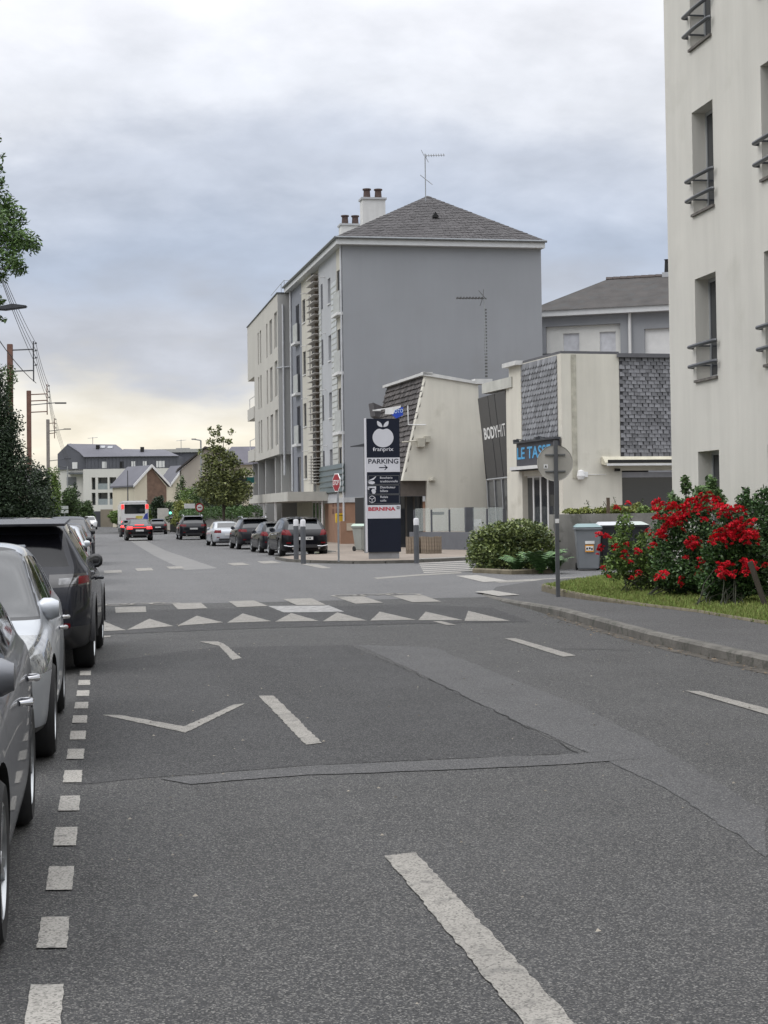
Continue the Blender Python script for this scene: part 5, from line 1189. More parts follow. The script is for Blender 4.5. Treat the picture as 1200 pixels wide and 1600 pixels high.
    if ty == 'suv':
        m = MB(); m.slab([(-.66, .30, 1.545), (.66, .30, 1.545), (.70, .74, 1.60), (-.70, .74, 1.60)], (0, .0, .028)); m.build('spoiler', pm, t, bevel=.01, smooth=True)
    elif ty == 'hatch':
        m = MB(); m.slab([(-.54, .46, 1.36), (.54, .46, 1.36), (.58, .86, 1.395), (-.58, .86, 1.395)], (0, .0, .022)); m.build('spoiler', pm, t, bevel=.008, smooth=True)
    # rear: plate, bumper insert, reflectors, exhaust ; front: grille, plate
    yr_ = -.012
    m = MB(); m.box(-.26, .26, -.030, .02, .62 if ty != 'suv' else .70, .73 if ty != 'suv' else .81); pl_ = m.build('number_plate', PLATE, t)
    if plate: text_mesh(plate, .36, .07, lambda u, q: (-.18+u, -.033, (.64 if ty != 'suv' else .72)+q), INK, .02, 'lettering', pl_)
    m = MB(); m.box(-.60, .60, -.022, .03, .33, .45); m.build('bumper_insert', TRIM, t, bevel=.01)
    for sx in (-1, 1):
        m = MB(); m.box(min(sx*.55, sx*.72), max(sx*.55, sx*.72), -.004, .06, .49, .535); m.build('reflector', LRED, t)
        m = MB(); m.tube([(sx*.48, -.02, .31), (sx*.48, .2, .31)], .04, 10); m.build('exhaust_tip', CHROME, t)
    yf = L
    m = MB(); m.box(-.48, .48, yf-.10, yf+.008, .36, .50); m.build('grille', TRIM, t, bevel=.01)
    m = MB(); m.box(-.26, .26, yf-.05, yf+.02, .52, .63); pf_ = m.build('number_plate', PLATE, t)
    if roof_rails:
        for sx in (-1, 1): m = MB(); m.tube([(sx*.62, .9, 1.62), (sx*.62, 1.0, 1.685), (sx*.64, 2.3, 1.685), (sx*.64, 2.45, 1.60)], .018, 6); m.build('roof_rail', CHROME, t)
    return t
# positions: lateral x of the road-side flank, y of the nearest end
def put_away(x_c, y_rear): return (x_c, y_rear, 0)           # rear towards us
K_GREY = paint('graphite', (.016, .017, .023), .0); K_SIL = paint('silver', (.44, .46, .49), .6); K_BLACK = paint('black', (.005, .005, .007), .0); K_GUN = paint('gunmetal', (.15, .155, .17), .6); K_WHITE = paint('white', (.55, .55, .55), .0); K_DGREY = paint('dark_grey', (.012, .013, .017), .0)
# parked on the left
T = TYPES['suv']; yr = G(120, 1047)[1]
evq = car('suv', 'dark graphite SUV parked left with its rear facing us, third from the camera', K_GREY, (-.115-.95, yr+.36-(T['L']-T['fo']-T['wb']), 0), R(-1.9), 2, 'cars parked along the left side', lens=LSMOKE, rim=RIMM, clad=True, arch=True, hatchglass=mat('privacy_glass', (.006, .006, .008), .12, 0, 0, spec=.3))
T = TYPES['hatch']; yf = G(70, 1178)[1]
sil = car('hatch', 'silver hatchback parked on the left facing us, second car from the camera', K_SIL, (-.32-.90, yf-.10-T['fo']+T['L'], 0), R(180), 2, 'cars parked along the left side')
yf = G(20, 1490)[1]
near = car('hatch', 'gunmetal grey car cut off by the left edge of the photo, nearest to the camera', K_GUN, (-.37-.90, yf+.1-TYPES['hatch']['fo']+TYPES['hatch']['L'], 0), R(180), 2, 'cars parked along the left side', s=1.)
for k in range(2): pass
spec = [('hatch', K_WHITE, 26.5, 180, 'white small car parked facing us just beyond the dark graphite SUV'), ('hatch', K_DGREY, 32.5, 180, 'dark hatchback parked right behind the white small car on the left'), ('sedan', K_SIL, 39.5, 180, 'silver saloon in the left row, partly hidden beyond the dark tall car'),
        ('hatch', K_DGREY, 46, 180, 'dark hatchback in the left row beyond the silver saloon'), ('suv', K_GREY, 56, 180, 'graphite SUV parked far along the left kerb'), ('hatch', K_SIL, 90, 180, 'distant silver hatchback on the left kerb'), ('hatch', K_DGREY, 120, 180, 'distant dark small car on the left kerb'), ('suv', K_WHITE, 205, 180, 'white van-like car at the far left end of the parked row')]
for ty, pm, d, rz, lb in spec:
    xc = -.30-.92-(0 if d < 60 else .4); L = TYPES[ty]['L']; y = d if rz == 0 else d+L
    car(ty, lb, pm, (xc, y, 0), R(rz), 1, 'cars parked along the left side', roof_rails=False)
# right row, measured from the photo: left and right rear corners
def by_rear(ty, pxl, pxr, py, head, label, pm, **kw):
    a = G((pxl+pxr)/2, py); Wt = TYPES[ty]['W']; d = math.cos(PSI)*a[1]+math.sin(PSI)*a[0]; s = (pxr-pxl)*d/2600/Wt
    s = min(1.12, max(.9, s)); print(label[:30], round(d, 1), 'scale', round(s, 2), 'x', round(a[0], 2), 'y', round(a[1], 2))
    return car(ty, label, pm, (a[0], a[1], 0), R(head), s=s, **kw)
g_ = 'cars parked in front of the grey building'
c1 = by_rear('hatch', 440, 517, 870, 3.0, 'glossy black hatchback with white number plate nearest in the right row', K_BLACK, lvl=2, group=g_, plate='921 VM', rim=RIMM)
for sx in (-1, 1):
    m = MB(); m.tube([(sx*.42, -.015, .40), (sx*.58, -.02, .385), (sx*.80, .06, .42)], .014, 6); m.build('bumper_chrome', CHROME, c1)
by_rear('hatch', 408, 468, 864, 3, 'dark grey hatchback with red lamp, second in the right row', K_DGREY, lvl=1, group=g_)
by_rear('suv', 375, 428, 858.5, 3, 'dark SUV with pale roof, third in the right row', K_DGREY, lvl=1, group=g_, roof_rails=True)
by_rear('sedan', 339, 378, 853.5, 3, 'pale silver saloon at the far end of the right row', K_SIL, lvl=1, group=g_)
by_rear('suv', 281, 325, 843.5, 1.5, 'dark SUV with roof rails parked alone before the hedge wall', K_DGREY, lvl=1, name='parked_car', roof_rails=True, plate='AB')if False else by_rear('suv', 281, 325, 843.5, 1.5, 'dark SUV with roof rails parked alone before the hedge wall', K_DGREY, lvl=1, roof_rails=True)
bk_ = by_rear('sedan', 197, 240, 845, 1.0, 'black car driving away with glowing red brake lights', K_BLACK, lvl=1, name='moving_car', lit=True)
m = MB(); m.box(-.30, .30, .55, .60, 1.02, 1.06); m.build('third_brake_light', LREDON, bk_)
m = MB(); m.box(-.42, .42, .012, .05, .84, .885); m.build('light_bar', LREDON, bk_)
by_rear('hatch', 190, 219, 839, 1.0, 'dark small car between the bus and the black car', K_DGREY, lvl=1, name='moving_car', lit=True)
by_rear('hatch', 232, 262, 835, 0, 'dark hatchback with white roof by the right kerb far away', K_BLACK, lvl=1)
# bus
q = G(211, 833); t = thing('bus', 'white city bus seen from behind with red lights and blue and yellow graphics', 'bus', (*q, 0), R(1))
m = MB(); m.box(-1.27, 1.27, 0, 11.5, .32, 2.75); m.box(-1.15, 1.15, .3, 11.2, 2.75, 3.02); m.build('body', paint('bus_white', (.6, .6, .6), 0), t, bevel=.10, smooth=True)
m = MB(); m.box(-.95, .95, -.02, .02, 1.80, 2.68); m.build('rear_window', CARGL, t, bevel=.05)
m = MB(); m.box(-1.20, 1.20, -.015, .02, .35, .62); m.build('bumper', TRIM, t)
m = MB(); m.box(-.8, .2, -.012, .02, .9, 1.4); m.build('engine_grille', mat('bus_grille', (.2, .12, .14), .5), t)
m = MB(); m.slab([(.62, -.012, 1.1), (1.2, -.012, .9), (1.2, -.012, 1.9), (.95, -.012, 1.75)], (0, .02, 0)); m.build('blue_graphic', mat('bus_blue', (.04, .06, .28), .4), t)
m = MB(); m.slab([(.0, -.011, 1.25), (.55, -.011, 1.05), (.75, -.011, 1.6), (.1, -.011, 1.6)], (0, .02, 0)); m.build('yellow_graphic', mat('bus_yellow', (.5, .42, .08), .4), t)
for sx in (-1, 1):
    for z in (.72, 2.25): m = MB(); m.box(sx*1.12-.12, sx*1.12+.12, -.03, .02, z, z+.42); m.build('tail_light', LREDON, t, bevel=.02)
    for yy in (2.6, 8.6): m = MB(); m.lathe([(0, -.14), (.42, -.14), (.48, -.1), (.48, .1), (.42, .14), (0, .14)], (sx*1.15, yy, .48), 18, 'x'); m.build('wheel', RUB, t)
# ================= vegetation =================
def leafmat(name, c, c2, isl=.3, rough=.55): return mat(name, c, rough, 0, 0, island=isl, col2=c2, spec=.35)
LF_ROSE = leafmat('rose_leaf', (.065, .125, .035), (.018, .042, .018), rough=.4)
LF_ROSE_Y = leafmat('rose_leaf_young', (.13, .20, .045), (.05, .09, .025))
LF_DARK = leafmat('conifer_leaf', (.026, .045, .018), (.007, .015, .008))
LF_MAG = leafmat('magnolia_leaf', (.19, .21, .075), (.05, .065, .025))
LF_MID = leafmat('mid_leaf', (.06, .10, .028), (.022, .04, .014))
LF_LIGHT = leafmat('light_leaf', (.13, .19, .045), (.06, .10, .03))
LF_YEL = leafmat('yellow_leaf', (.22, .24, .06), (.08, .10, .03))
LF_LAU = leafmat('shrub_leaf', (.20, .24, .08), (.03, .055, .02), .2, .4)
BARK = mat('bark', (.07, .058, .045), .95, 0, .3, 5, .6, 25)
def leaves(name, blobs, n, size, m, parent, seed=1, fill=.5, droop=0., asp=2.0, up=0.):
    """blobs: (cx,cy,cz,rx,ry,rz). Leaf-shaped bent quads through the outer part of every blob."""
    g = np.random.default_rng(seed); B_ = np.array(blobs, dtype=float); vol = B_[:, 3]*B_[:, 4]*B_[:, 5]; wt = vol**.75; wt /= wt.sum()
    k = g.choice(len(B_), n, p=wt); d = g.normal(size=(n, 3)); d /= np.linalg.norm(d, axis=1)[:, None]
    rad = (fill+(1-fill)*g.random(n)**.6)[:, None]; rad *= 1+.10*g.normal(size=(n, 1))
    p = B_[k, :3]+d*rad*B_[k, 3:]
    ax = g.normal(size=(n, 3)); ax[:, 2] = ax[:, 2]*.6-droop+up; ax += d*.5; ax /= np.linalg.norm(ax, axis=1)[:, None]
    sd = np.cross(ax, g.normal(size=(n, 3))); sd /= np.linalg.norm(sd, axis=1)[:, None]; nr = np.cross(ax, sd)
    s = (size*g.uniform(.6, 1.35, n))[:, None]; w = s/asp
    V = np.stack([p-ax*s*.5, p+sd*w*.5-nr*w*.12, p+ax*s*.5, p-sd*w*.5-nr*w*.12], 1).reshape(-1, 3)
    return link(name, fast_mesh(name, V, np.arange(4*n).reshape(-1, 4), m), parent)
def tree(name, label, loc, h, crown_z, rx, ry, rz, n, size, m, nb=14, tr=.12, seed=1, group=None, cone=False, fill=.35, cat='tree', droop=0., trunkm=None, lumps=.42):
    t = thing(name, label, cat, loc, 0, group); g = random.Random(seed)
    M = MB(); M.tube([(0, 0, -.05), (g.uniform(-.05, .05), 0, h*.3), (g.uniform(-.1, .1), g.uniform(-.1, .1), h*.6), (0, 0, h*.92)], [tr, tr*.8, tr*.5, tr*.12], 8)
    bl = []
    for k in range(nb):
        u = (k+.5)/nb; a = k*2.4+g.uniform(-.4, .4)
        if cone: z = crown_z+(u-.5)*2*rz; rr = (1-u)*.9+.08; c = (rx*rr*.55*math.cos(a), ry*rr*.55*math.sin(a), z); b = (rx*rr*.6+.12, ry*rr*.6+.12, rz*.16+.1)
        else:
            v_ = g.random()**.5; th = math.acos(1-2*u); c = (rx*.68*v_*math.sin(th)*math.cos(a), ry*.68*v_*math.sin(th)*math.sin(a), crown_z+rz*.75*math.cos(th)); q_ = lumps*g.uniform(.7, 1.2); b = (rx*q_, ry*q_, rz*q_*.8)
        bl.append((*c, *b)); st_ = max(.2, c[2]-.35*rx-.2)
        M.tube([(0, 0, min(st_, h*.85)), (c[0]*.5, c[1]*.5, (st_+c[2])*.5+.05), c], [tr*.32, tr*.2, tr*.06], 5)
    M.build('trunk', trunkm or BARK, t, smooth=True); leaves('crown', bl, n, size, m, t, seed, fill, droop); return t
# --- rose bushes ---
PETAL = mat('rose_petal', (.66, .010, .026), .6, 0, .10, 30, island=.35, col2=(.33, .004, .014), spec=.3)
CANE = mat('rose_cane', (.025, .028, .016), .8, 0, .3, 9)
def bloom(mb, c, s, g):
    c = Vector(c); up = Vector((g.gauss(0, .5), g.gauss(0, .5)-.5, 1)).normalized(); a = up.orthogonal().normalized(); b = up.cross(a)
    for ring, (nr_, rr, lift_, sz) in enumerate(((5, .95, .0, .62), (5, .62, .22, .52), (4, .32, .38, .42))):
        for k in range(nr_):
            th = 2*math.pi*(k+.5*ring)/nr_+g.uniform(-.25, .25); d = a*math.cos(th)+b*math.sin(th); sd = up.cross(d)
            p = c+d*rr*s*.35+up*lift_*s; w = sz*s*.62
            q = [p-d*.15*s-sd*w*.5, p-d*.15*s+sd*w*.5, p+d*.42*s*rr+sd*w*.75+up*(.35*s), p+d*.62*s*rr+up*(.30*s+g.uniform(-.1, .1)*s), p+d*.42*s*rr-sd*w*.75+up*.35*s]
            mb.add(q, [(0, 1, 2, 3, 4)])
clus = []
gR = random.Random(3)
for v_ in range(6):
    m = MB(); n = 9
    for k in range(n):
        th = k*2.4; r_ = .115*math.sqrt(k/n); bloom(m, (r_*math.cos(th), r_*math.sin(th)*.8, .06*math.cos(r_*9)+gR.uniform(-.03, .03)+r_*gR.uniform(-.8, .4)), .052*gR.uniform(.8, 1.2), gR)
    clus.append(m.mesh('flower_cluster', PETAL))
pts = dict(a=[(965, 795, .8), (982, 788, .6), (937, 838, .8), (950, 840, .9), (940, 857, .9), (937, 863, .8), (963, 857, .8), (978, 851, .7), (941, 889, .7), (952, 902, .45), (977, 866, .8), (974, 874, .6), (996, 862, .85), (996, 896, .7), (987, 905, .6), (986, 879, .5), (1013, 831, .7), (1018, 836, .5)],
     b=[(1020, 791, .8), (1028, 786, 1), (1022, 799, .8), (1036, 792, 1), (1024, 810, .8), (1046, 799, 1), (1052, 793, 1), (1065, 800, 1), (1060, 810, 1), (1040, 812, 1), (1052, 814, 1), (1070, 795, 1.1), (1078, 788, 1.1), (1085, 784, 1.1), (1093, 779, 1), (1101, 789, 1.1), (1108, 777, 1), (1115, 784, 1.1), (1110, 799, 1), (1035, 831, 1), (1042, 826, 1.1), (1046, 820, 1), (1031, 838, 1), (1037, 843, .9), (1055, 821, 1), (1062, 814, 1), (1020, 854, .8), (1033, 901, 1.1), (1027, 903, .7), (1066, 813, .8), (1072, 806, .9), (1080, 850, 1.1), (1087, 855, 1.2), (1075, 853, 1), (1082, 845, 1), (1104, 862, .7), (1070, 872, .6), (1100, 879, 1), (1104, 877, .8), (1095, 896, 1.1), (1090, 899, .7), (1065, 907, .8), (1063, 914, .6), (1088, 800, .9), (1095, 795, 1), (1100, 813, .7), (1117, 820, .6), (1075, 775, .0), (1068, 829, .5)],
     c=[(1120, 791, 1.1), (1128, 795, 1.1), (1127, 804, .9), (1138, 798, 1), (1136, 808, .9), (1150, 797, 1), (1160, 799, .9), (1120, 846, 1.2), (1125, 838, 1.2), (1135, 832, 1.2), (1129, 846, 1.1), (1141, 840, 1.2), (1150, 822, 1.1), (1155, 832, 1.2), (1161, 816, 1.1), (1172, 822, 1.2), (1178, 835, 1.2), (1170, 840, 1.1), (1179, 846, 1.1), (1165, 845, 1), (1152, 845, 1.1), (1146, 838, 1.1), (1130, 896, 1.3), (1138, 889, 1.2), (1127, 888, 1), (1136, 900, 1.1), (1165, 891, 1.1), (1172, 895, 1.1), (1162, 882, 1), (1172, 884, 1), (1196, 885, .7), (1163, 825, 1), (1112, 848, .8)])
def rose_bush(label, base, d0, blobs, n, cl, dr, seed, lm=LF_ROSE):
    t = thing('rose_bush', label, 'rose bush', (*G(*base, .12), .12)); o = Vector((*G(*base, .12), .12)); g = random.Random(seed)
    B_ = []
    for (px, py, rx, ry) in blobs:
        d = d0+g.uniform(-dr, dr); p = Vector(D(px, py, d))-o; k = d/2600; B_.append((*p, rx*k, max(.25, rx*k*.8), ry*k))
    leaves('foliage', B_, n, .062, lm, t, seed, .45, .1, 1.7)
    m = MB()
    for k in range(16):
        b = g.choice(B_); a = (g.uniform(-.6, .6), g.uniform(.1, .5), 0); e = (b[0]*.8+g.uniform(-.5, .5)*b[3], b[1]+g.uniform(.1, .6)*b[4], b[2]*.7)
        m.tube([a, (a[0]*.7+e[0]*.3+g.uniform(-.08, .08), a[1]*.6+e[1]*.3, e[2]*.42), e], [.012, .009, .005], 5)
    m.build('canes', CANE, t)
    for (px, py, s) in cl:
        if s <= 0: continue
        c = min(B_, key=lambda b: (Vector(b[:3])+o-Vector(D(px, py, d0))).length); d = d0-.45-g.uniform(0, .25)
        q = Vector(D(px, py, d))-o; ob_ = link('flower_cluster', g.choice(clus), t, q); ob_.scale = (s*.88,)*3; ob_.rotation_euler = (g.uniform(-.2, .7), g.uniform(-.3, .3), g.uniform(0, 6))
        ob2 = None
    return t
rose_bush('loose red rose bush with yellowish young leaves in front of the black bins', (1015, 926), 30.6, [(985, 870, 30, 28), (960, 885, 22, 22), (1005, 895, 35, 25), (965, 850, 14, 16), (1010, 850, 20, 22), (975, 825, 14, 25), (1030, 880, 25, 30)], 5200, pts['a'], .25, 11, LF_ROSE_Y)
rose_bush('large red rose bush in the middle of the row with the densest mass of flowers', (1065, 932), 29.0, [(1060, 870, 45, 35), (1045, 835, 30, 25), (1080, 820, 40, 30), (1100, 850, 35, 30), (1070, 895, 45, 22), (1040, 900, 25, 20), (1100, 900, 30, 20), (1050, 808, 30, 14), (1090, 795, 32, 14), (1110, 875, 30, 30), (1060, 912, 30, 16), (1090, 912, 26, 16)], 13500, pts['b'], .3, 12)
rose_bush('rounded red rose bush with dark leaves at the right beside the leaning stake', (1130, 948), 26.9, [(1140, 870, 38, 32), (1150, 900, 38, 28), (1130, 915, 28, 24), (1160, 850, 30, 24), (1120, 865, 26, 26), (1145, 830, 34, 18), (1175, 890, 26, 26), (1185, 870, 25, 30), (1192, 905, 24, 22), (1140, 805, 24, 12), (1132, 922, 34, 22), (1112, 905, 26, 24), (1165, 912, 30, 22), (1140, 890, 40, 26)], 19000, pts['c'], .25, 13)
# shrubs behind the roses
def shrub_px(name, label, base, d0, blobs, n, size, m, seed, cat='shrub', zb=.12, fill=.5, asp=2., stems=10, dr=.3, group=None):
    q = D(base[0], 800, d0); o = Vector((q[0], q[1], zb)); t = thing(name, label, cat, tuple(o), 0, group); g = random.Random(seed); B_ = []
    for (px, py, rx, ry) in blobs:
        d = d0+g.uniform(-dr, dr); p = Vector(D(px, py, d))-o; k = d/2600; B_.append((*p, rx*k, max(.12, rx*k*.8), ry*k))
    leaves('foliage', B_, n, size, m, t, seed, fill, 0, asp)
    M = MB()
    for k in range(stems):
        b = B_[k % len(B_)]; M.tube([(g.uniform(-.15, .15), g.uniform(-.1, .1), 0), (b[0]*.4, b[1]*.4, b[2]*.5), (b[0], b[1], b[2]+b[5]*.6)], [.018, .012, .005], 5)
    M.build('stems', CANE, t); return t
shrub_px('leafy_shrub', 'tall light green shrub growing up behind the roses under the ground floor window', (1075, 930), 30.2, [(1060, 790, 14, 14), (1050, 780, 8, 12), (1072, 762, 9, 12), (1070, 750, 6, 8), (1095, 775, 16, 16), (1110, 765, 12, 14), (1112, 752, 8, 10), (1085, 790, 22, 14), (1125, 785, 12, 14), (1120, 768, 8, 8)], 1500, .10, leafmat('fresh_leaf', (.11, .18, .06), (.04, .075, .03)), 21, fill=.2)
shrub_px('leafy_shrub', 'green privet like shrub at the right edge behind the rounded rose bush', (1185, 930), 28.0, [(1170, 800, 24, 22), (1190, 820, 30, 40), (1160, 785, 12, 14), (1165, 770, 7, 10), (1190, 780, 14, 16), (1196, 770, 7, 12), (1200, 860, 26, 40), (1215, 830, 30, 40)], 4200, .075, leafmat('privet_leaf', (.06, .12, .035), (.02, .045, .018)), 22)
t = thing('wooden_stake', 'dark leaning wooden stake under the rounded rose bush at the right edge', 'stake', (*G(1196, 946, .12), .1)); m = MB(); m.tube([(0, 0, 0), (-.22, .05, .7)], .045, 7); m.build('stake', mat('stake_wood', (.06, .05, .04), .9), t)
# bush on the corner island
q = G(800, 894); shrub_px('rounded_shrub', 'dense rounded evergreen shrub on the corner bed behind the round sign pole', (800, 890), 45.3, [(770, 855, 38, 32), (800, 850, 45, 35), (835, 855, 36, 34), (760, 870, 32, 24), (800, 872, 45, 22), (840, 872, 30, 22), (780, 832, 30, 16), (815, 826, 34, 15), (845, 838, 20, 18), (748, 846, 18, 18)], 15000, .095, LF_LAU, 23, zb=.0, fill=.6, dr=.25)
def fern(loc, n, ln, m, parent, seed, name='fronds'):
    g = random.Random(seed); M = MB()
    for k in range(n):
        a = 2*math.pi*k/n+g.uniform(-.2, .2); L_ = ln*g.uniform(.7, 1.15); prev = Vector(loc); d = Vector((math.cos(a), math.sin(a), 2.4)).normalized()
        N_ = 11; side = Vector((-math.sin(a), math.cos(a), 0))
        for i in range(N_):
            nx = prev+d*L_/N_; d = (d+Vector((0, 0, -.16))).normalized(); w = L_*.17*math.sin(math.pi*(i+1.2)/(N_+1.5))
            for s_ in (-1, 1): tip = prev+side*s_*w*1.6+d*w*.4-Vector((0, 0, w*.3)); M.add([prev, nx, tip], [(0, 1, 2)])
            prev = nx
    return M.build(name, m, parent)
FERN = leafmat('fern_leaf', (.075, .15, .045), (.03, .07, .022))
for i, (px, py, s_) in enumerate(((808, 896, .75), (845, 897, 1.0), (866, 896, .75))):
    q = G(px, py); t = thing('fern', ('small fern at the middle foot of the rounded shrub', 'large arching fern at the right foot of the rounded shrub', 'fern between the rounded shrub and the concrete wall end')[i], 'fern', (*q, 0), 0, 'ferns at the foot of the shrub'); fern((0, 0, .02), 15, s_, FERN, t, 40+i)
kb4 = tag(bpy.data.objects.new('bed_kerb', None), kind='structure'); C.objects.link(kb4)
kerb_run([Vector(G(738, 895)), Vector(G(800, 898)), Vector(G(866, 896))], lambda y: .12, kb4, .7, -.14, mat('edging_stone', (.15, .13, .09), .95, 0, .3, 6))
# plants on top of the concrete wall
for i, (px, w, hh, m_, lb) in enumerate(((905, 26, 5, LF_YEL, 'low yellow green ground plant on the left part of the concrete wall'), (950, 26, 7, LF_YEL, 'yellow green plant on top of the wall above the black bins'), (985, 30, 9, LF_YEL, 'bushy yellow green plant on the wall below the dark shop window'), (1020, 26, 8, LF_LIGHT, 'light green plant on the wall close to the apartment block'))):
    shrub_px('wall_plant', lb, (px, 800), 48.5, [(px, 801-hh*.3, w, hh*.8), (px-w*.5, 801-hh*.6, w*.4, hh*.7), (px+w*.4, 801-hh*.8, w*.35, hh)], 1500, .085, m_, 60+i, 'plant', WH, .3, group='plants on the concrete wall')
for i, (px, top) in enumerate(((918, 780), (945, 782), (960, 775), (1003, 778))):
    q = D(px, 800, 48.6); t = thing('weed_stalk', ('leftmost thin weed stalk on the concrete wall', 'short weed stalk left of the tall dark one on the wall', 'tall weed stalk on the wall before the cream front', 'weed stalk in front of the dark shop window')[i], 'plant', (q[0], q[1], WH-.02)); m = MB(); h_ = D(px, top, 48.6)[2]-WH
    m.tube([(0, 0, 0), (.05, 0, h_*.6), (-.03, 0, h_)], .008, 4); m.build('stem', CANE, t); leaves('leaves', [(0, 0, h_*.5, .12, .12, h_*.5)], 40, .06, LF_MID, t, i, .3)
# --- left side greenery ---
q = D(-260, 800, 25); t = thing('acacia_tree', 'light green feathery tree reaching into the picture at the upper left', 'tree', (-4.3, 25, .1)); M = MB()
M.tube([(0, 0, 0), (.1, 0, 3), (0, .2, 5.5), (.3, 0, 8)], [.2, .16, .11, .05], 9); tips = []
gT = random.Random(9)
def lp(px, py, d): v_ = D(px, py, d); return (v_[0]+4.3, v_[1]-25, v_[2]-.1)
bl = []
for (px, py, rx, ry) in ((18, 340, 26, 22), (40, 375, 22, 18), (20, 375, 26, 24), (52, 385, 14, 14), (15, 405, 24, 20), (10, 320, 16, 16), (28, 420, 16, 12), (-10, 360, 30, 40), (0, 430, 14, 14), (-30, 300, 40, 60), (-40, 450, 40, 40), (2, 470, 7, 8), (4, 500, 8, 5), (2, 285, 8, 10), (0, 262, 7, 6), (4, 245, 4, 8), (-2, 215, 5, 8), (-80, 350, 60, 80), (-120, 250, 60, 80)):
    d = 24.5+gT.uniform(-.6, .6); p = lp(px, py, d); k = d/2600; bl.append((*p, rx*k, rx*k, ry*k)); M.tube([(.1, 0, min(p[2]-.5, 6.5)), (p[0]*.5, p[1]*.5, p[2]-.1), p], [.05, .03, .008], 5)
M.build('trunk', BARK, t); leaves('crown', bl, 15000, .085, leafmat('acacia_leaf', (.10, .17, .045), (.04, .075, .025)), t, 4, .15, .35, 3.2)
tree('cypress_tree', 'big dark conifer standing at the left behind the parked cars', (-4.5, 72, .1), 7.6, 3.9, 2.9, 2.6, 3.7, 80000, .12, LF_DARK, 30, .2, 5, None, True, .35, droop=.3)
tree('cypress_tree', 'dark conifer bush at the left edge in front of the tall conifer', (-6.6, 74, .1), 5.0, 2.6, 2.7, 2.4, 2.4, 50000, .11, LF_DARK, 16, .15, 6, None, False, .35)
t = thing('ivy', 'ivy climbing the first rust coloured power pole at the left', 'ivy', (-4.5, 83.3, 0)); leaves('foliage', [(0, -.1, 3+k*.8, .32+.12*math.sin(k*2.), .3, .55) for k in range(8)], 2400, .14, LF_MID, t, 8, .3)
for i, (px, d, h_, rx, m_, lb, cn) in enumerate((
    (84, 120, 5.4, .8, LF_LIGHT, 'mid green tree behind the wooden power poles', False), (58, 95, 4.4, 1.1, LF_DARK, 'bushy tree between the dark conifer and the poles', False),
    (117, 230, 6.2, 2.0, LF_DARK, 'dark slim tree in front of the modern block at the left', True), (134, 205, 3.6, 1.3, LF_MID, 'small round street tree in front of the white balconies', False),
    (108, 170, 4.6, 1.4, LF_MID, 'street tree beside the far left sign pole', False), (183, 225, 2.4, 1.4, LF_LIGHT, 'light green round bush left of the bus', False),
    (249, 190, 4.0, 1.1, LF_DARK, 'dark street tree right of the bus', False), (236, 212, 3.0, 1.8, LF_LIGHT, 'light green bush behind the dark street tree', False),
    (262, 205, 3.4, 1.5, LF_MID, 'green bush near the traffic light', False), (285, 150, 5.0, 1.6, LF_MID, 'pointed green tree before the beige gable', True), (298, 140, 4.0, 1.5, LF_LIGHT, 'light green shrub tree at the corner of the hedge wall', False),
    (288, 128, 2.9, 1.2, LF_YEL, 'pale flowering shrub above the no entry sign', False), (320, 135, 4.2, 2.0, LF_MID, 'green garden tree behind the hedge wall', False), (375, 122, 4.6, 2.2, LF_DARK, 'dark garden tree right behind the hedge wall', False), (352, 130, 4.0, 2.0, LF_DARK, 'dense garden shrub behind the hedge and magnolia', False))):
    w = D(px, 805, d); tree('street_tree' if 'tree' in lb else 'garden_bush', lb, (w[0], w[1], 0), h_, h_*.58, rx, rx, h_*.42, 4500, .17 if d < 160 else .22, m_, 12, .07, 70+i, 'trees and bushes along the far street', cn, .3)
w = D(351, 845, 99); tree('magnolia_tree', 'tall irregular magnolia tree behind the silver saloon', (w[0], w[1], .1), 6.6, 4.0, 1.75, 1.7, 2.15, 4200, .22, LF_MAG, 24, .11, 91, lumps=.36)
t = C.objects[-1].parent or [o for o in C.objects if o.name.startswith('magnolia_tree')][0]
mag = [o for o in C.objects if o.name == 'magnolia_tree'][0]
def ml(px, py, rx, ry): 
    p = D(px, py, 99); k = 99/2600; return (p[0]-mag.location.x, p[1]-mag.location.y, p[2]-.1, rx*k, rx*k, ry*k)
for o in [c for c in mag.children if c.name.startswith('crown')]: bpy.data.objects.remove(o)
leaves('crown', [ml(*a) for a in ((342, 668, 5, 6), (328, 672, 5, 5), (337, 678, 9, 5), (361, 675, 6, 5), (330, 690, 9, 7), (345, 687, 8, 6), (357, 690, 7, 6), (338, 702, 14, 7), (355, 712, 16, 9), (330, 715, 16, 9), (345, 725, 22, 10), (366, 722, 12, 10), (322, 728, 10, 8), (335, 740, 24, 10), (362, 742, 20, 12), (378, 738, 12, 9), (325, 752, 18, 10), (350, 758, 26, 12), (380, 760, 16, 12), (320, 768, 18, 10), (345, 773, 28, 11), (375, 775, 20, 10), (338, 783, 18, 7), (360, 784, 20, 7), (308, 757, 8, 5), (392, 738, 6, 6), (313, 706, 5, 5))], 7500, .18, LF_MAG, mag, 33, .25, .1)
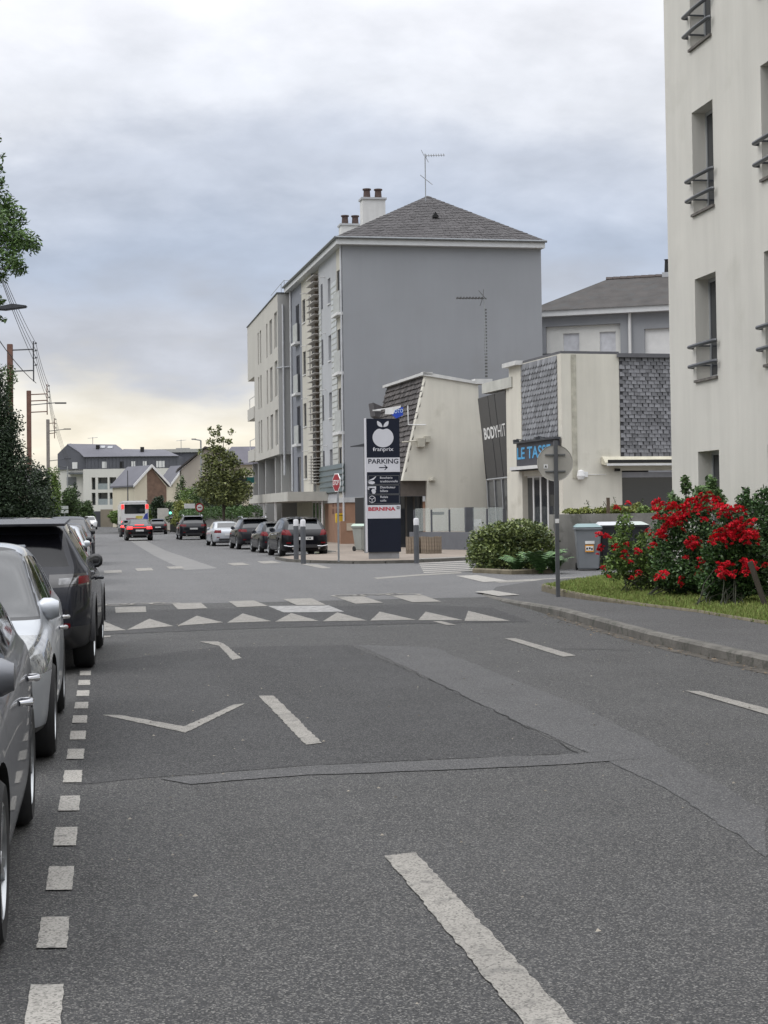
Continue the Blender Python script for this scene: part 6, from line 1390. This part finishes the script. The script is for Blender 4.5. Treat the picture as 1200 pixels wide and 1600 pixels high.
# hedge wall
t = thing('garden_wall', 'grey garden wall with a green hedge on top behind the silver saloon', 'wall'); a, b = Vector((*[D(398, 800, 107)[i] for i in (0, 1)], 0)), Vector((*[D(284, 800, 126)[i] for i in (0, 1)], 0)); dn = (b-a).normalized(); nn = Vector((dn.y, -dn.x, 0))
m = MB(); m.slab([a, b, b+Vector((0, 0, 1.75)), a+Vector((0, 0, 1.75))], nn*.25); m.build('wall_face', mat('garden_wall_grey', (.27, .265, .25), .9, 0, .1, .6, streak=.2), t)
h_ = thing('hedge', 'clipped green hedge running along the top of the grey garden wall', 'hedge', tuple(a+Vector((0, 0, 1.6)))); nb = 22
leaves('foliage', [(*(dn*((b-a).length*(k+.3)/nb*.95)).xy, .15+.08*math.sin(k*1.7), .75, .75, .42+.05*math.cos(k*2.3)) for k in range(nb)], 9000, .15, leafmat('hedge_leaf', (.07, .13, .035), (.03, .06, .02)), h_, 41, .55)
# ================= poles, wires, lamps, signs =================
RUST = mat('rust_pole', (.16, .085, .065), .8, .1, .25, 3); GP_ = mat('grey_wood_pole', (.22, .20, .185), .85, 0, .2, 3)
racks = []
for i, (px, top, lb, mm) in enumerate(((17.5, 537, 'rust coloured power pole with ivy, leftmost and nearest', RUST), (46.5, 610, 'rust coloured power pole, second from the left', RUST), (76, 655, 'grey power pole, third from the left, with street lamps', GP_))):
    for _ in range(1):
        d = 4.5*2600/(VX-px)
        w = D(px, 803, d); H = D(px, top, d)[2]
    t = thing('power_pole', lb, 'power pole', (w[0], w[1], .1), 0, 'power poles along the left pavement')
    m = MB(); m.box(-.14, .14, -.12, .12, 0, H-.1); m.build('pole', mm, t, bevel=.02)
    k = d/2600; rx = (36 if i < 2 else 12)*k if i == 0 else (28*k if i == 1 else 10*k)
    m = MB()
    for zz in ((.3, 1.35) if i == 0 else (.25, 1.35, .65) if i == 1 else (.35, 1.2)):
        m.tube([(0, 0, H-.1-zz), (rx, 0, H-.1-zz+.05)], .035, 5)
    m.build('arm', RUST if i else DGREY, t)
    r0, r1 = (H+.05, H-1.95) if i == 0 else (H+.3, H-1.6) if i == 1 else (H+.0, H-1.7)
    m = MB(); m.tube([(rx, 0, r0), (rx, 0, r1)], .035, 5); rk = m.build('insulator_rack', RUST if i else DGREY, t)
    for q in range(4):
        zz = r0-.15-q*.36; m = MB(); m.lathe([(0, 0), (.05, .02), (.05, .08), (.03, .10), (0, .10)], (rx+.12, 0, zz), 8); m.tube([(rx, 0, zz+.02), (rx+.12, 0, zz+.02)], .012, 4); m.build('insulator', DGREY, rk); 
    racks.append([Vector((w[0]+rx+.12, w[1], .1+r0-.1-q*.36)) for q in range(4)])
    if i == 2:
        for zz, sgn in ((-1.5, 1), (-5.0, 1)): m = MB(); z_ = (H+zz+.4) if zz > -2 else H-3.6; m.tube([(0, 0, z_), (1.4, -.3, z_+.15)], .03, 5); m.box(1.3, 1.9, -.45, -.2, z_+.12, z_+.2); m.build('lamp_arm', DGREY, t)
    if i == 1: m = MB(); z_ = H-1.0; m.tube([(0, 0, z_), (1.6, -.6, z_+.1)], .03, 5); m.box(1.6, 2.3, -.8, -.5, z_+.04, z_+.12); m.build('lamp_arm', DGREY, t)
wm = mat('wire', (.10, .10, .105), .7)
t = thing('power_lines', 'bundle of thin overhead power lines running along the left side of the street', 'power lines')
def wire(a, b, sag, r=.012):
    m = MB(); m.tube([a.lerp(b, u/10)-Vector((0, 0, sag*4*(u/10)*(1-u/10))) for u in range(11)], r, 4); m.build('wire', wm, t)
for q in range(4):
    nearp = Vector((-3.4+q*.15, 30, 10.6-q*.3)); wire(racks[0][q], nearp, .45); wire(nearp, Vector((-3.4, -10, 10.6-q*.3)), .3); wire(racks[0][q], racks[1][q], .2); wire(racks[1][q], racks[2][q], .4); wire(racks[2][q], Vector((-4, 240, 8-q*.3)), .5)
wire(racks[0][3]-Vector((0, 0, .9)), Vector((-3.9, 30, 8.6)), .6, .02)
q = D(-60, 800, 38); t = thing('street_lamp', 'dark street lamp arm entering the picture from the left edge', 'street lamp', (q[0], q[1], .1)); k = 38/2600; z_ = D(0, 482, 38)[2]-.1
m = MB(); m.tube([(0, 0, 0), (0, 0, z_)], [.09, .06], 8); m.tube([(0, 0, z_), (58*k, 0, z_+.02)], .03, 6); m.build('pole', DGREY, t); m = MB(); m.slab([(56*k, -.1, z_), (70*k, -.1, z_-.01), (103*k, -.1, z_+.06), (103*k, -.1, z_+.10), (80*k, -.1, z_+.14), (60*k, -.1, z_+.08)], (0, .22, 0)); m.build('lamp_head', DGREY, t, bevel=.02)
for px, top, d, lb, sg in ((106, 728, 235, 'far pale lamp post standing before the modern block', 0), (315, 688, 135, 'tall lamp post with arm above the magnolia tree', -1), (200, 735, 232, 'thin dark post in front of the gabled house', 0)):
    w = D(px, 805, d); t = thing('street_lamp', lb, 'street lamp', (w[0], w[1], 0)); H = D(px, top, d)[2]; m = MB(); m.tube([(0, 0, 0), (0, 0, H)], [.12, .07], 6)
    if sg: m.tube([(0, 0, H), (sg*.55, 0, H+.1)], .05, 5); m.box(-.75, -.4, -.1, .1, H+.05, H+.15)
    m.build('pole', GALV if d != 232 else DGREY, t)
    if px == 106: m = MB(); m.tube([(0, 0, H-.2), (-1.3, 0, H)], .05, 5); m.build('arm', DGREY, t)
w = D(101, 805, 150); t = thing('road_sign', 'pale rectangular direction sign on a post at the far left', 'road sign', (w[0], w[1], 0)); m = MB(); m.tube([(0, .05, 0), (0, .05, 2.6)], .04, 6); m.build('pole', GALV, t)
for z_ in (1.95, 2.3): m = MB(); m.box(-.33, .33, -.01, .02, z_, z_+.28); m.build('plate', mat('sign_pale', (.4, .42, .4), .5), t)
w = D(312, 805, 117); t = thing('road_sign', 'round red and white no parking sign with small white arrow board', 'road sign', (w[0], w[1], 0), R(20)); z_ = D(312, 793, 117)[2]; m = MB(); m.tube([(0, .05, 0), (0, .05, z_+.3)], .035, 6); m.build('pole', GALV, t)
m = MB(); m.lathe([(0, -.01), (.32, -.01), (.32, .02), (0, .02)], (0, 0, z_), 20, 'y'); m.build('disc', mat('sign_red', (.45, .02, .025), .45), t); m = MB(); m.lathe([(0, -.018), (.22, -.018), (.22, -.011)], (0, 0, z_), 20, 'y'); m.build('disc_centre', WL, t); m = MB(); m.box(-.13, .13, -.024, -.019, z_-.03, z_+.03); m.build('bar', mat('sign_red', (.45, .02, .025), .45), t)
m = MB(); m.slab([(-1.15, 0, z_-.05), (-.35, 0, z_-.05), (-.35, 0, z_+.28), (-1.15, 0, z_+.28)], (0, .02, 0)); m.build('arrow_board', WL, t)
w = D(266, 805, 172); t = thing('traffic_light', 'small traffic light showing green near the white hatch far right', 'traffic light', (w[0], w[1], 0)); m = MB(); m.tube([(0, .1, 0), (0, .1, 2.2)], .05, 6); m.build('pole', DGREY, t)
m = MB(); m.box(-.15, .15, -.1, .1, 1.6, 2.7); m.build('housing', DARK, t); m = MB(); m.lathe([(0, -.12), (.13, -.12), (.13, -.1)], (0, 0, 1.85), 12, 'y'); m.build('green_lamp', mat('green_lit', (.1, .8, .5), .4, emit=(.2, 1, .7), es=2.), t)
bin_('dark street bin on the right pavement far away', (*G(272, 833.5), .1), (.02, .022, .02), (.03, .03, .03), 1.3)
# ================= far buildings =================
ZINC = mat('zinc_cladding', (.105, .108, .128), .6, .2, .08, .4); FW = mat('far_white_render', (.56, .55, .52), .85, 0, .04, .3, streak=.08); FB = mat('far_beige_render', (.52, .48, .38), .88, 0, .05, .3, streak=.08); ROOFD = mat('far_roof', (.11, .11, .13), .7, .1, .1, .4)
def px2(px, py, d): v_ = D(px, py, d); return v_
M_ = Frame(141, 290, ang=-PSI+R(0))
t = thing('apartment_building', 'modern white block with balconies under a dark zinc attic at the end of the street', 'building', M_.o, M_.a)
f = M_.fy
zA = f(140, 733)[1]; zR = f(140, 714)[1]; xL = f(88, 733)[0]; xR_ = f(278, 733)[0]; xc = 0.; XE = f(194, 760)[0]
hl = []
for pa, pb in ((153, 168), (171, 181.5), (143, 149), (186, 190)):
    for ta, tb in ((746, 765), (770, 789)): hl.append((f(pa, 750)[0], f(pb, 750)[0], f(150, tb)[1], f(150, ta)[1]))
m = MB(); wall(m, lambda u, z, d: (u, d, z), f(130, 760)[0], xR_, -.5, zA, hl, 1.6); m.box(xL, f(130, 760)[0], 1.5, 8, -.5, zA); m.poly([(f(130, 760)[0], 0, -.5), (f(130, 760)[0], 8, -.5), (f(130, 760)[0], 8, zA), (f(130, 760)[0], 0, zA)]); m.build('wall', FW, t)
for h in hl:
    m = MB(); m.box(h[0], h[1], 1.5, 1.6, h[2], h[3]); w = m.build('window', mat('far_glass', (.09, .10, .11), .15), t)
    if h[1]-h[0] > .8: m = MB(); m.box(h[0], h[1], .05, .1, h[2], h[2]+1.05); m.build('balustrade', mat('balustrade', (.24, .27, .28), .4), w)
m = MB(); m.box(f(102, 760)[0], f(117, 760)[0], 1.40, 1.49, f(110, 758)[1], f(110, 745)[1]); m.box(f(120, 740)[0]-1.5, f(130, 740)[0], .2, 1.5, f(120, 741)[1], f(120, 738)[1]); m.build('window', mat('far_glass', (.09, .10, .11), .15), t)
for k in range(4): m = MB(); m.box(f(103, 760)[0], f(117, 760)[0], 1.3, 1.38, 1.0+0, 1.0) if False else m.box(f(98+k*4, 770)[0], f(100+k*4, 770)[0], 1.30, 1.38, f(110, 790)[1], f(110, 766)[1]); m.build('window', mat('far_glass', (.09, .10, .11), .15), t)
m = MB(); m.box(f(134, 724)[0], xR_+.2, .25, 8, zA, zR); m.build('attic_wall', ZINC, t)
pk = f(103, 694); gl_ = f(88, 709)[1]
m = MB(); m.slab([(xL, 1.2, zA), (f(134, 733)[0]-.01, 1.2, zA), (f(134, 714)[0]-.01, 1.2, f(134, 714)[1]), (f(103, 695)[0], 1.2, pk[1]), (xL, 1.2, gl_)], (0, 7, 0)); m.build('attic_gable', ZINC, t)
q = MB(); x = f(136, 724)[0]
while x < xR_: q.box(x, x+.06, .16, .25, zA, zR); x += .62
tag(q.build('standing_seams', ZINC, t), kind='stuff')
tp = f(175, 695); m = MB()
m.slab([(f(134, 714)[0]-.3, -.1, zR), (f(205, 714)[0], -.1, zR), (tp[0], 4, tp[1]+.1), (f(104, 694)[0], 4, pk[1]+.12)], (0, .12, .12)); m.slab([(f(103, 694)[0], 1.1, pk[1]), (f(134, 713)[0]-.3, 1.1, zR+.1), (f(134, 713)[0]-.3, 1.2, zR+.2), (f(104, 693)[0], 4., pk[1]+.2)], (0, .1, .1))
tq = f(252, 702); m.slab([(f(196, 714)[0], -.1, zR), (f(279, 715)[0], -.1, zR-.05), (tq[0], 4, tq[1]), (f(187, 701)[0], 4, f(187, 701)[1])], (0, .12, .1)); m.slab([(f(104, 694)[0], 4, pk[1]+.12), (tp[0], 4, tp[1]+.1), (tp[0]+1, 8, zR), (f(90, 694)[0], 8, zR)], (0, .1, .1)); m.box(f(205, 714)[0]-6, tq[0], 3.9, 8, zR-.1, tq[1]-.05)
rf = m.build('roof', ROOFD, t)
for a_, b_ in (((153, 697.5), (160, 699)), ((164, 698), (172, 699.5))): p, q = f(*a_), f(*b_); m = MB(); m.slab([(p[0], 2.6, p[1]-.4), (q[0], 2.6, p[1]-.4), (q[0], 3.1, p[1]+.0), (p[0], 3.1, p[1]+.0)], (0, -.1, .25)); m.build('skylight', mat('skylight', (.3, .31, .33), .2), rf)
for a_ in (149, 219): p = f(a_, 699 if a_ < 200 else 702); m = MB(); m.box(p[0]-.3, p[0]+.3, 2.2, 2.8, p[1]-.4, p[1]+.5); m.build('roof_vent', DARK, rf)
for p0, p1 in ((111, 119), (159, 166), (187, 193), (205, 211), (223, 229), (244, 257)):
    yy = 1.12 if p0 < 120 else .2; m = MB(); m.box(f(p0, 730)[0], f(p1, 730)[0], yy, yy+.1, zA+.15, zA+1.05*(f(150, 722)[1]-zA)); m.build('window', DARK if p0 == 187 else WHITEM, t)
# roof behind with chimney
w = D(265, 800, 300); t = thing('house', 'low flat roofed building with square chimney behind the modern block', 'building', (w[0], w[1], 0), -PSI)
z0 = D(265, 707, 300)[2]; m = MB(); m.box(-2, 10, 0, 8, -.5, z0); m.build('wall', ZINC, t); m = MB(); m.box(-2.3, 10, -.4, 8, z0, z0+.6); m.build('roof', mat('pale_roof', (.35, .35, .34), .8), t); m = MB(); m.box(1, 3.4, 2, 4, z0+.6, D(265, 699.5, 300)[2]); m.build('chimney', mat('chimney_grey', (.25, .25, .25), .8), t)
# gabled beige houses
def gable_house(label, pl, pcorner, pr, d, yeave, yridge, pridge, seed, wood=False):
    Hf = Frame(pcorner, d, ang=-PSI+R(33)); t = thing('house', label, 'building', Hf.o, Hf.a)
    xr = Hf.fy(pr, 780)[0]; ze = Hf.fy(pcorner, yeave)[1]; xm_ = Hf.fy(pridge, 760)[0]; zr = Hf.fy(pridge, yridge)[1]; LB = abs(Hf.fx(pl, 780)[0])
    zer = ze
    m = MB(); m.slab([(0, 0, -.5), (xr, 0, -.5), (xr, 0, zer), (xm_, 0, zr), (0, 0, ze)], (0, LB, 0)); m.build('wall', FB, t)
    m = MB(); o_ = .35
    def sl(p, q): m.slab([(p[0], -o_, p[1]+.08), (q[0], -o_, q[1]+.08), (q[0], LB+o_, q[1]+.08), (p[0], LB+o_, p[1]+.08)], (0, 0, .22))
    sl((-.3, ze-.15), (xm_, zr)); sl((xm_, zr), (xr+.3, zer-.15)); rf = m.build('roof', ROOFD, t)
    m = MB(); m.slab([(-.35, -o_-.05, ze-.15), (xm_, -o_-.05, zr+.0), (xm_, -o_-.05, zr+.42), (-.35, -o_-.05, ze+.25)], (0, .1, 0)); m.slab([(xm_, -o_-.05, zr), (xr+.35, -o_-.05, zer-.15), (xr+.35, -o_-.05, zer+.25), (xm_, -o_-.05, zr+.42)], (0, .1, 0)); m.build('verge_board', WHITEM, rf)
    m = MB(); a, b = xr*.32, xr*.55; m.box(a, a+.95, -.03, .02, 2.6, 3.8); m.build('window', FRD, t)
    if wood: m = MB(); m.slab([(xm_-.6, -.04, 1.2), (xr-.2, -.04, 1.2), (xr-.2, -.04, zer-.1), (xm_+.2, -.04, zr-.25), (xm_-.6, -.04, zr-.7)], (0, .06, 0)); m.build('timber_cladding', mat('timber_brown', (.14, .09, .065), .85, 0, .25, 1.5), t)
    return t
Hs = gable_house('beige house with dark roof and brown timber gable behind the bus', 176, 211, 262, 232, 760, 730, 236, 1, True)
Hs2 = gable_house('second beige gabled house right behind the timber gable house', 250, 270, 300, 245, 757, 730, 288, 2, False)
Gb = Frame(285, 165, ang=-PSI+R(8)); t = thing('house', 'large grey beige gabled house behind the magnolia and hedge wall', 'building', Gb.o, Gb.a)
f = Gb.fy; a, b, c_ = f(283, 733), f(320, 702), f(372, 722)
m = MB(); m.slab([(a[0], 0, -.3), (c_[0]+5, 0, -.3), (c_[0]+5, 0, a[1]), (b[0], 0, b[1]), (a[0], 0, a[1])], (0, 9, 0)); m.build('wall', mat('gable_beige', (.34, .31, .27), .9, 0, .06, .4, streak=.15), t)
m = MB(); m.slab([(a[0]-.4, -.3, a[1]-.2), (b[0], -.3, b[1]+.1), (b[0], 9, b[1]+.1), (a[0]-.4, 9, a[1]-.2)], (0, 0, .2)); m.slab([(b[0], -.3, b[1]+.1), (c_[0]+5, -.3, a[1]), (c_[0]+5, 9, a[1]), (b[0], 9, b[1]+.1)], (0, 0, .2)); m.build('roof', mat('brown_slate', (.085, .075, .07), .85, 0, .3, 1.2), t)
w = D(372, 800, 150); t = thing('house', 'house with dark slate roof between the magnolia and the pale block', 'building', (w[0], w[1], 0), -PSI); z0, z1 = D(385, 726, 150)[2], D(385, 698, 150)[2]
m = MB(); m.box(-1.5, 5, 0, 7, -.3, z0); m.build('wall', FB, t); m = MB(); m.slab([(-1.9, -.4, z0), (5, -.4, z0), (5, 3, z1), (-.8, 3, z1)], (0, .1, .15)); m.slab([(-.8, 3, z1), (5, 3, z1), (5, 7, z0), (-1.9, 7, z0)], (0, .1, .15)); m.build('roof', mat('violet_slate', (.095, .09, .11), .8, 0, .15, 1), t)
# walls at the bend
for lb, p0, p1, d, y0_, y1_, mm in (('low beige boundary wall at the far bend of the street', 157, 198, 246, 796, 818, mat('bend_wall', (.20, .175, .135), .9, 0, .15, .5)), ('white garden wall right of the bus', 246, 280, 178, 794, 828, mat('white_wall_far', (.42, .41, .38), .85, 0, .08)), ('dark grey gate panel left of the beige boundary wall', 140, 157, 247, 799, 812, DGREY)):
    a, b = D(p0, 805, d), D(p1, 805, d); z1 = D(p0, y0_, d)[2]; t = thing('garden_wall', lb, 'wall', (a[0], a[1], 0)); m = MB(); m.slab([(0, 0, -.2), (b[0]-a[0], b[1]-a[1], -.2), (b[0]-a[0], b[1]-a[1], z1), (0, 0, z1)], (0, .3, 0)); m.build('wall_face', mm, t)
w = D(52, 805, 100); t = thing('house', 'small pale house with awning behind the left power poles', 'building', (w[0]-6, w[1], .1)); m = MB(); m.box(0, 6, 0, 9, 0, 2.9); m.build('wall', FB, t); m = MB(); m.slab([(-.3, -.3, 2.9), (6.3, -.3, 2.9), (6.3, 4.5, 4.4), (-.3, 4.5, 4.4)], (0, 0, .15)); m.slab([(-.3, 9.3, 2.9), (6.3, 9.3, 2.9), (6.3, 4.5, 4.4), (-.3, 4.5, 4.4)], (0, 0, .15)); m.build('roof', SLATE, t); m = MB(); m.box(3.8, 4.8, -.05, .05, 1.2, 2.4); m.build('window', GLASS, t)
for i, (x, y, w_, l_, h_) in enumerate(((-17, 130, 9, 14, 3.2), (-18, 155, 8, 12, 3), (-20, 185, 10, 14, 3), (-14, 40, 8, 12, 4), (-15, 12, 8, 14, 5))):
    t = thing('house', ('low house behind the trees on the left at middle distance', 'second low house behind the left trees', 'third low house far on the left', 'house hidden behind the dark conifers on the left', 'house left of the nearest parked cars')[i], 'building', (x, y, 0)); m = MB(); m.box(0, w_, 0, l_, 0, h_); m.build('wall', FB, t); m = MB(); m.slab([(-.3, -.3, h_), (-.3, l_+.3, h_), (w_/2, l_+.3, h_+2.5), (w_/2, -.3, h_+2.5)], (0, 0, .15)); m.slab([(w_+.3, -.3, h_), (w_+.3, l_+.3, h_), (w_/2, l_+.3, h_+2.5), (w_/2, -.3, h_+2.5)], (0, 0, .15)); m.build('roof', SLATE, t)
m = MB(); m.box(-5.6, -5.3, -6, 75, 0, 1.5); t = tag(m.build('garden_wall', mat('garden_wall_grey', (.27, .265, .25), .9)), 'long low wall along the left pavement behind the parked cars', 'wall')
# unseen street behind the camera, added to darken car reflections and road skylight
for i, (x, y, w_, l_, h_, mm) in enumerate(((-17, -30, 9, 16, 6, FB), (-18, -60, 10, 20, 9, FW), (12, -45, 12, 30, 10, WHT2), (-8, -110, 26, 10, 8, FB))):
    t = thing('house', ('unseen beige house added on the left behind the photographer to darken reflections', 'unseen white building added further back on the left behind the photographer to darken reflections', 'unseen long grey block added on the right behind the photographer to darken reflections', 'unseen beige house added to close off bright sky at the street end behind the photographer')[i], 'building', (x, y, 0)); m = MB(); m.box(0, w_, 0, l_, 0, h_); m.build('wall', mm, t); m = MB(); m.slab([(-.3, -.3, h_), (-.3, l_+.3, h_), (w_/2, l_+.3, h_+2.5), (w_/2, -.3, h_+2.5)], (0, 0, .15)); m.slab([(w_+.3, -.3, h_), (w_+.3, l_+.3, h_), (w_/2, l_+.3, h_+2.5), (w_/2, -.3, h_+2.5)], (0, 0, .15)); m.build('roof', SLATE, t)
tree('street_tree', 'unseen leafy tree added on the left pavement behind the photographer to darken reflections', (-5, -18, 0), 8, 5, 3, 3, 2.8, 6000, .3, LF_MID, 14, .15, 201)  # out of view, added to block bright horizon sky mirrored in the cars
tree('street_tree', 'unseen leafy tree added on the right behind the photographer to darken reflections', (9.5, -24, 0), 8, 5, 3, 3, 2.8, 6000, .3, LF_MID, 14, .15, 202)
# aerials far
for px, top, d in ((145, 683, 296), (283, 687, 300)):
    w = D(px, 700, d); t = thing('tv_aerial', ('far television aerial on the zinc roof' if px < 200 else 'far television aerial right of the square chimney'), 'aerial', (w[0], w[1], 0)); m = MB(); H = D(px, top, d)[2]; m.tube([(0, 0, w[2]-1), (0, 0, H)], .05, 4); m.tube([(-.9, 0, H-.2), (.9, 0, H-.05)], .04, 4); m.build('mast', GALV, t)
tr_ = 0
for o in bpy.data.objects:
    if o.type == 'MESH': tr_ += len(o.data.polygons)
print('faces', tr_, 'objects', len(bpy.data.objects))
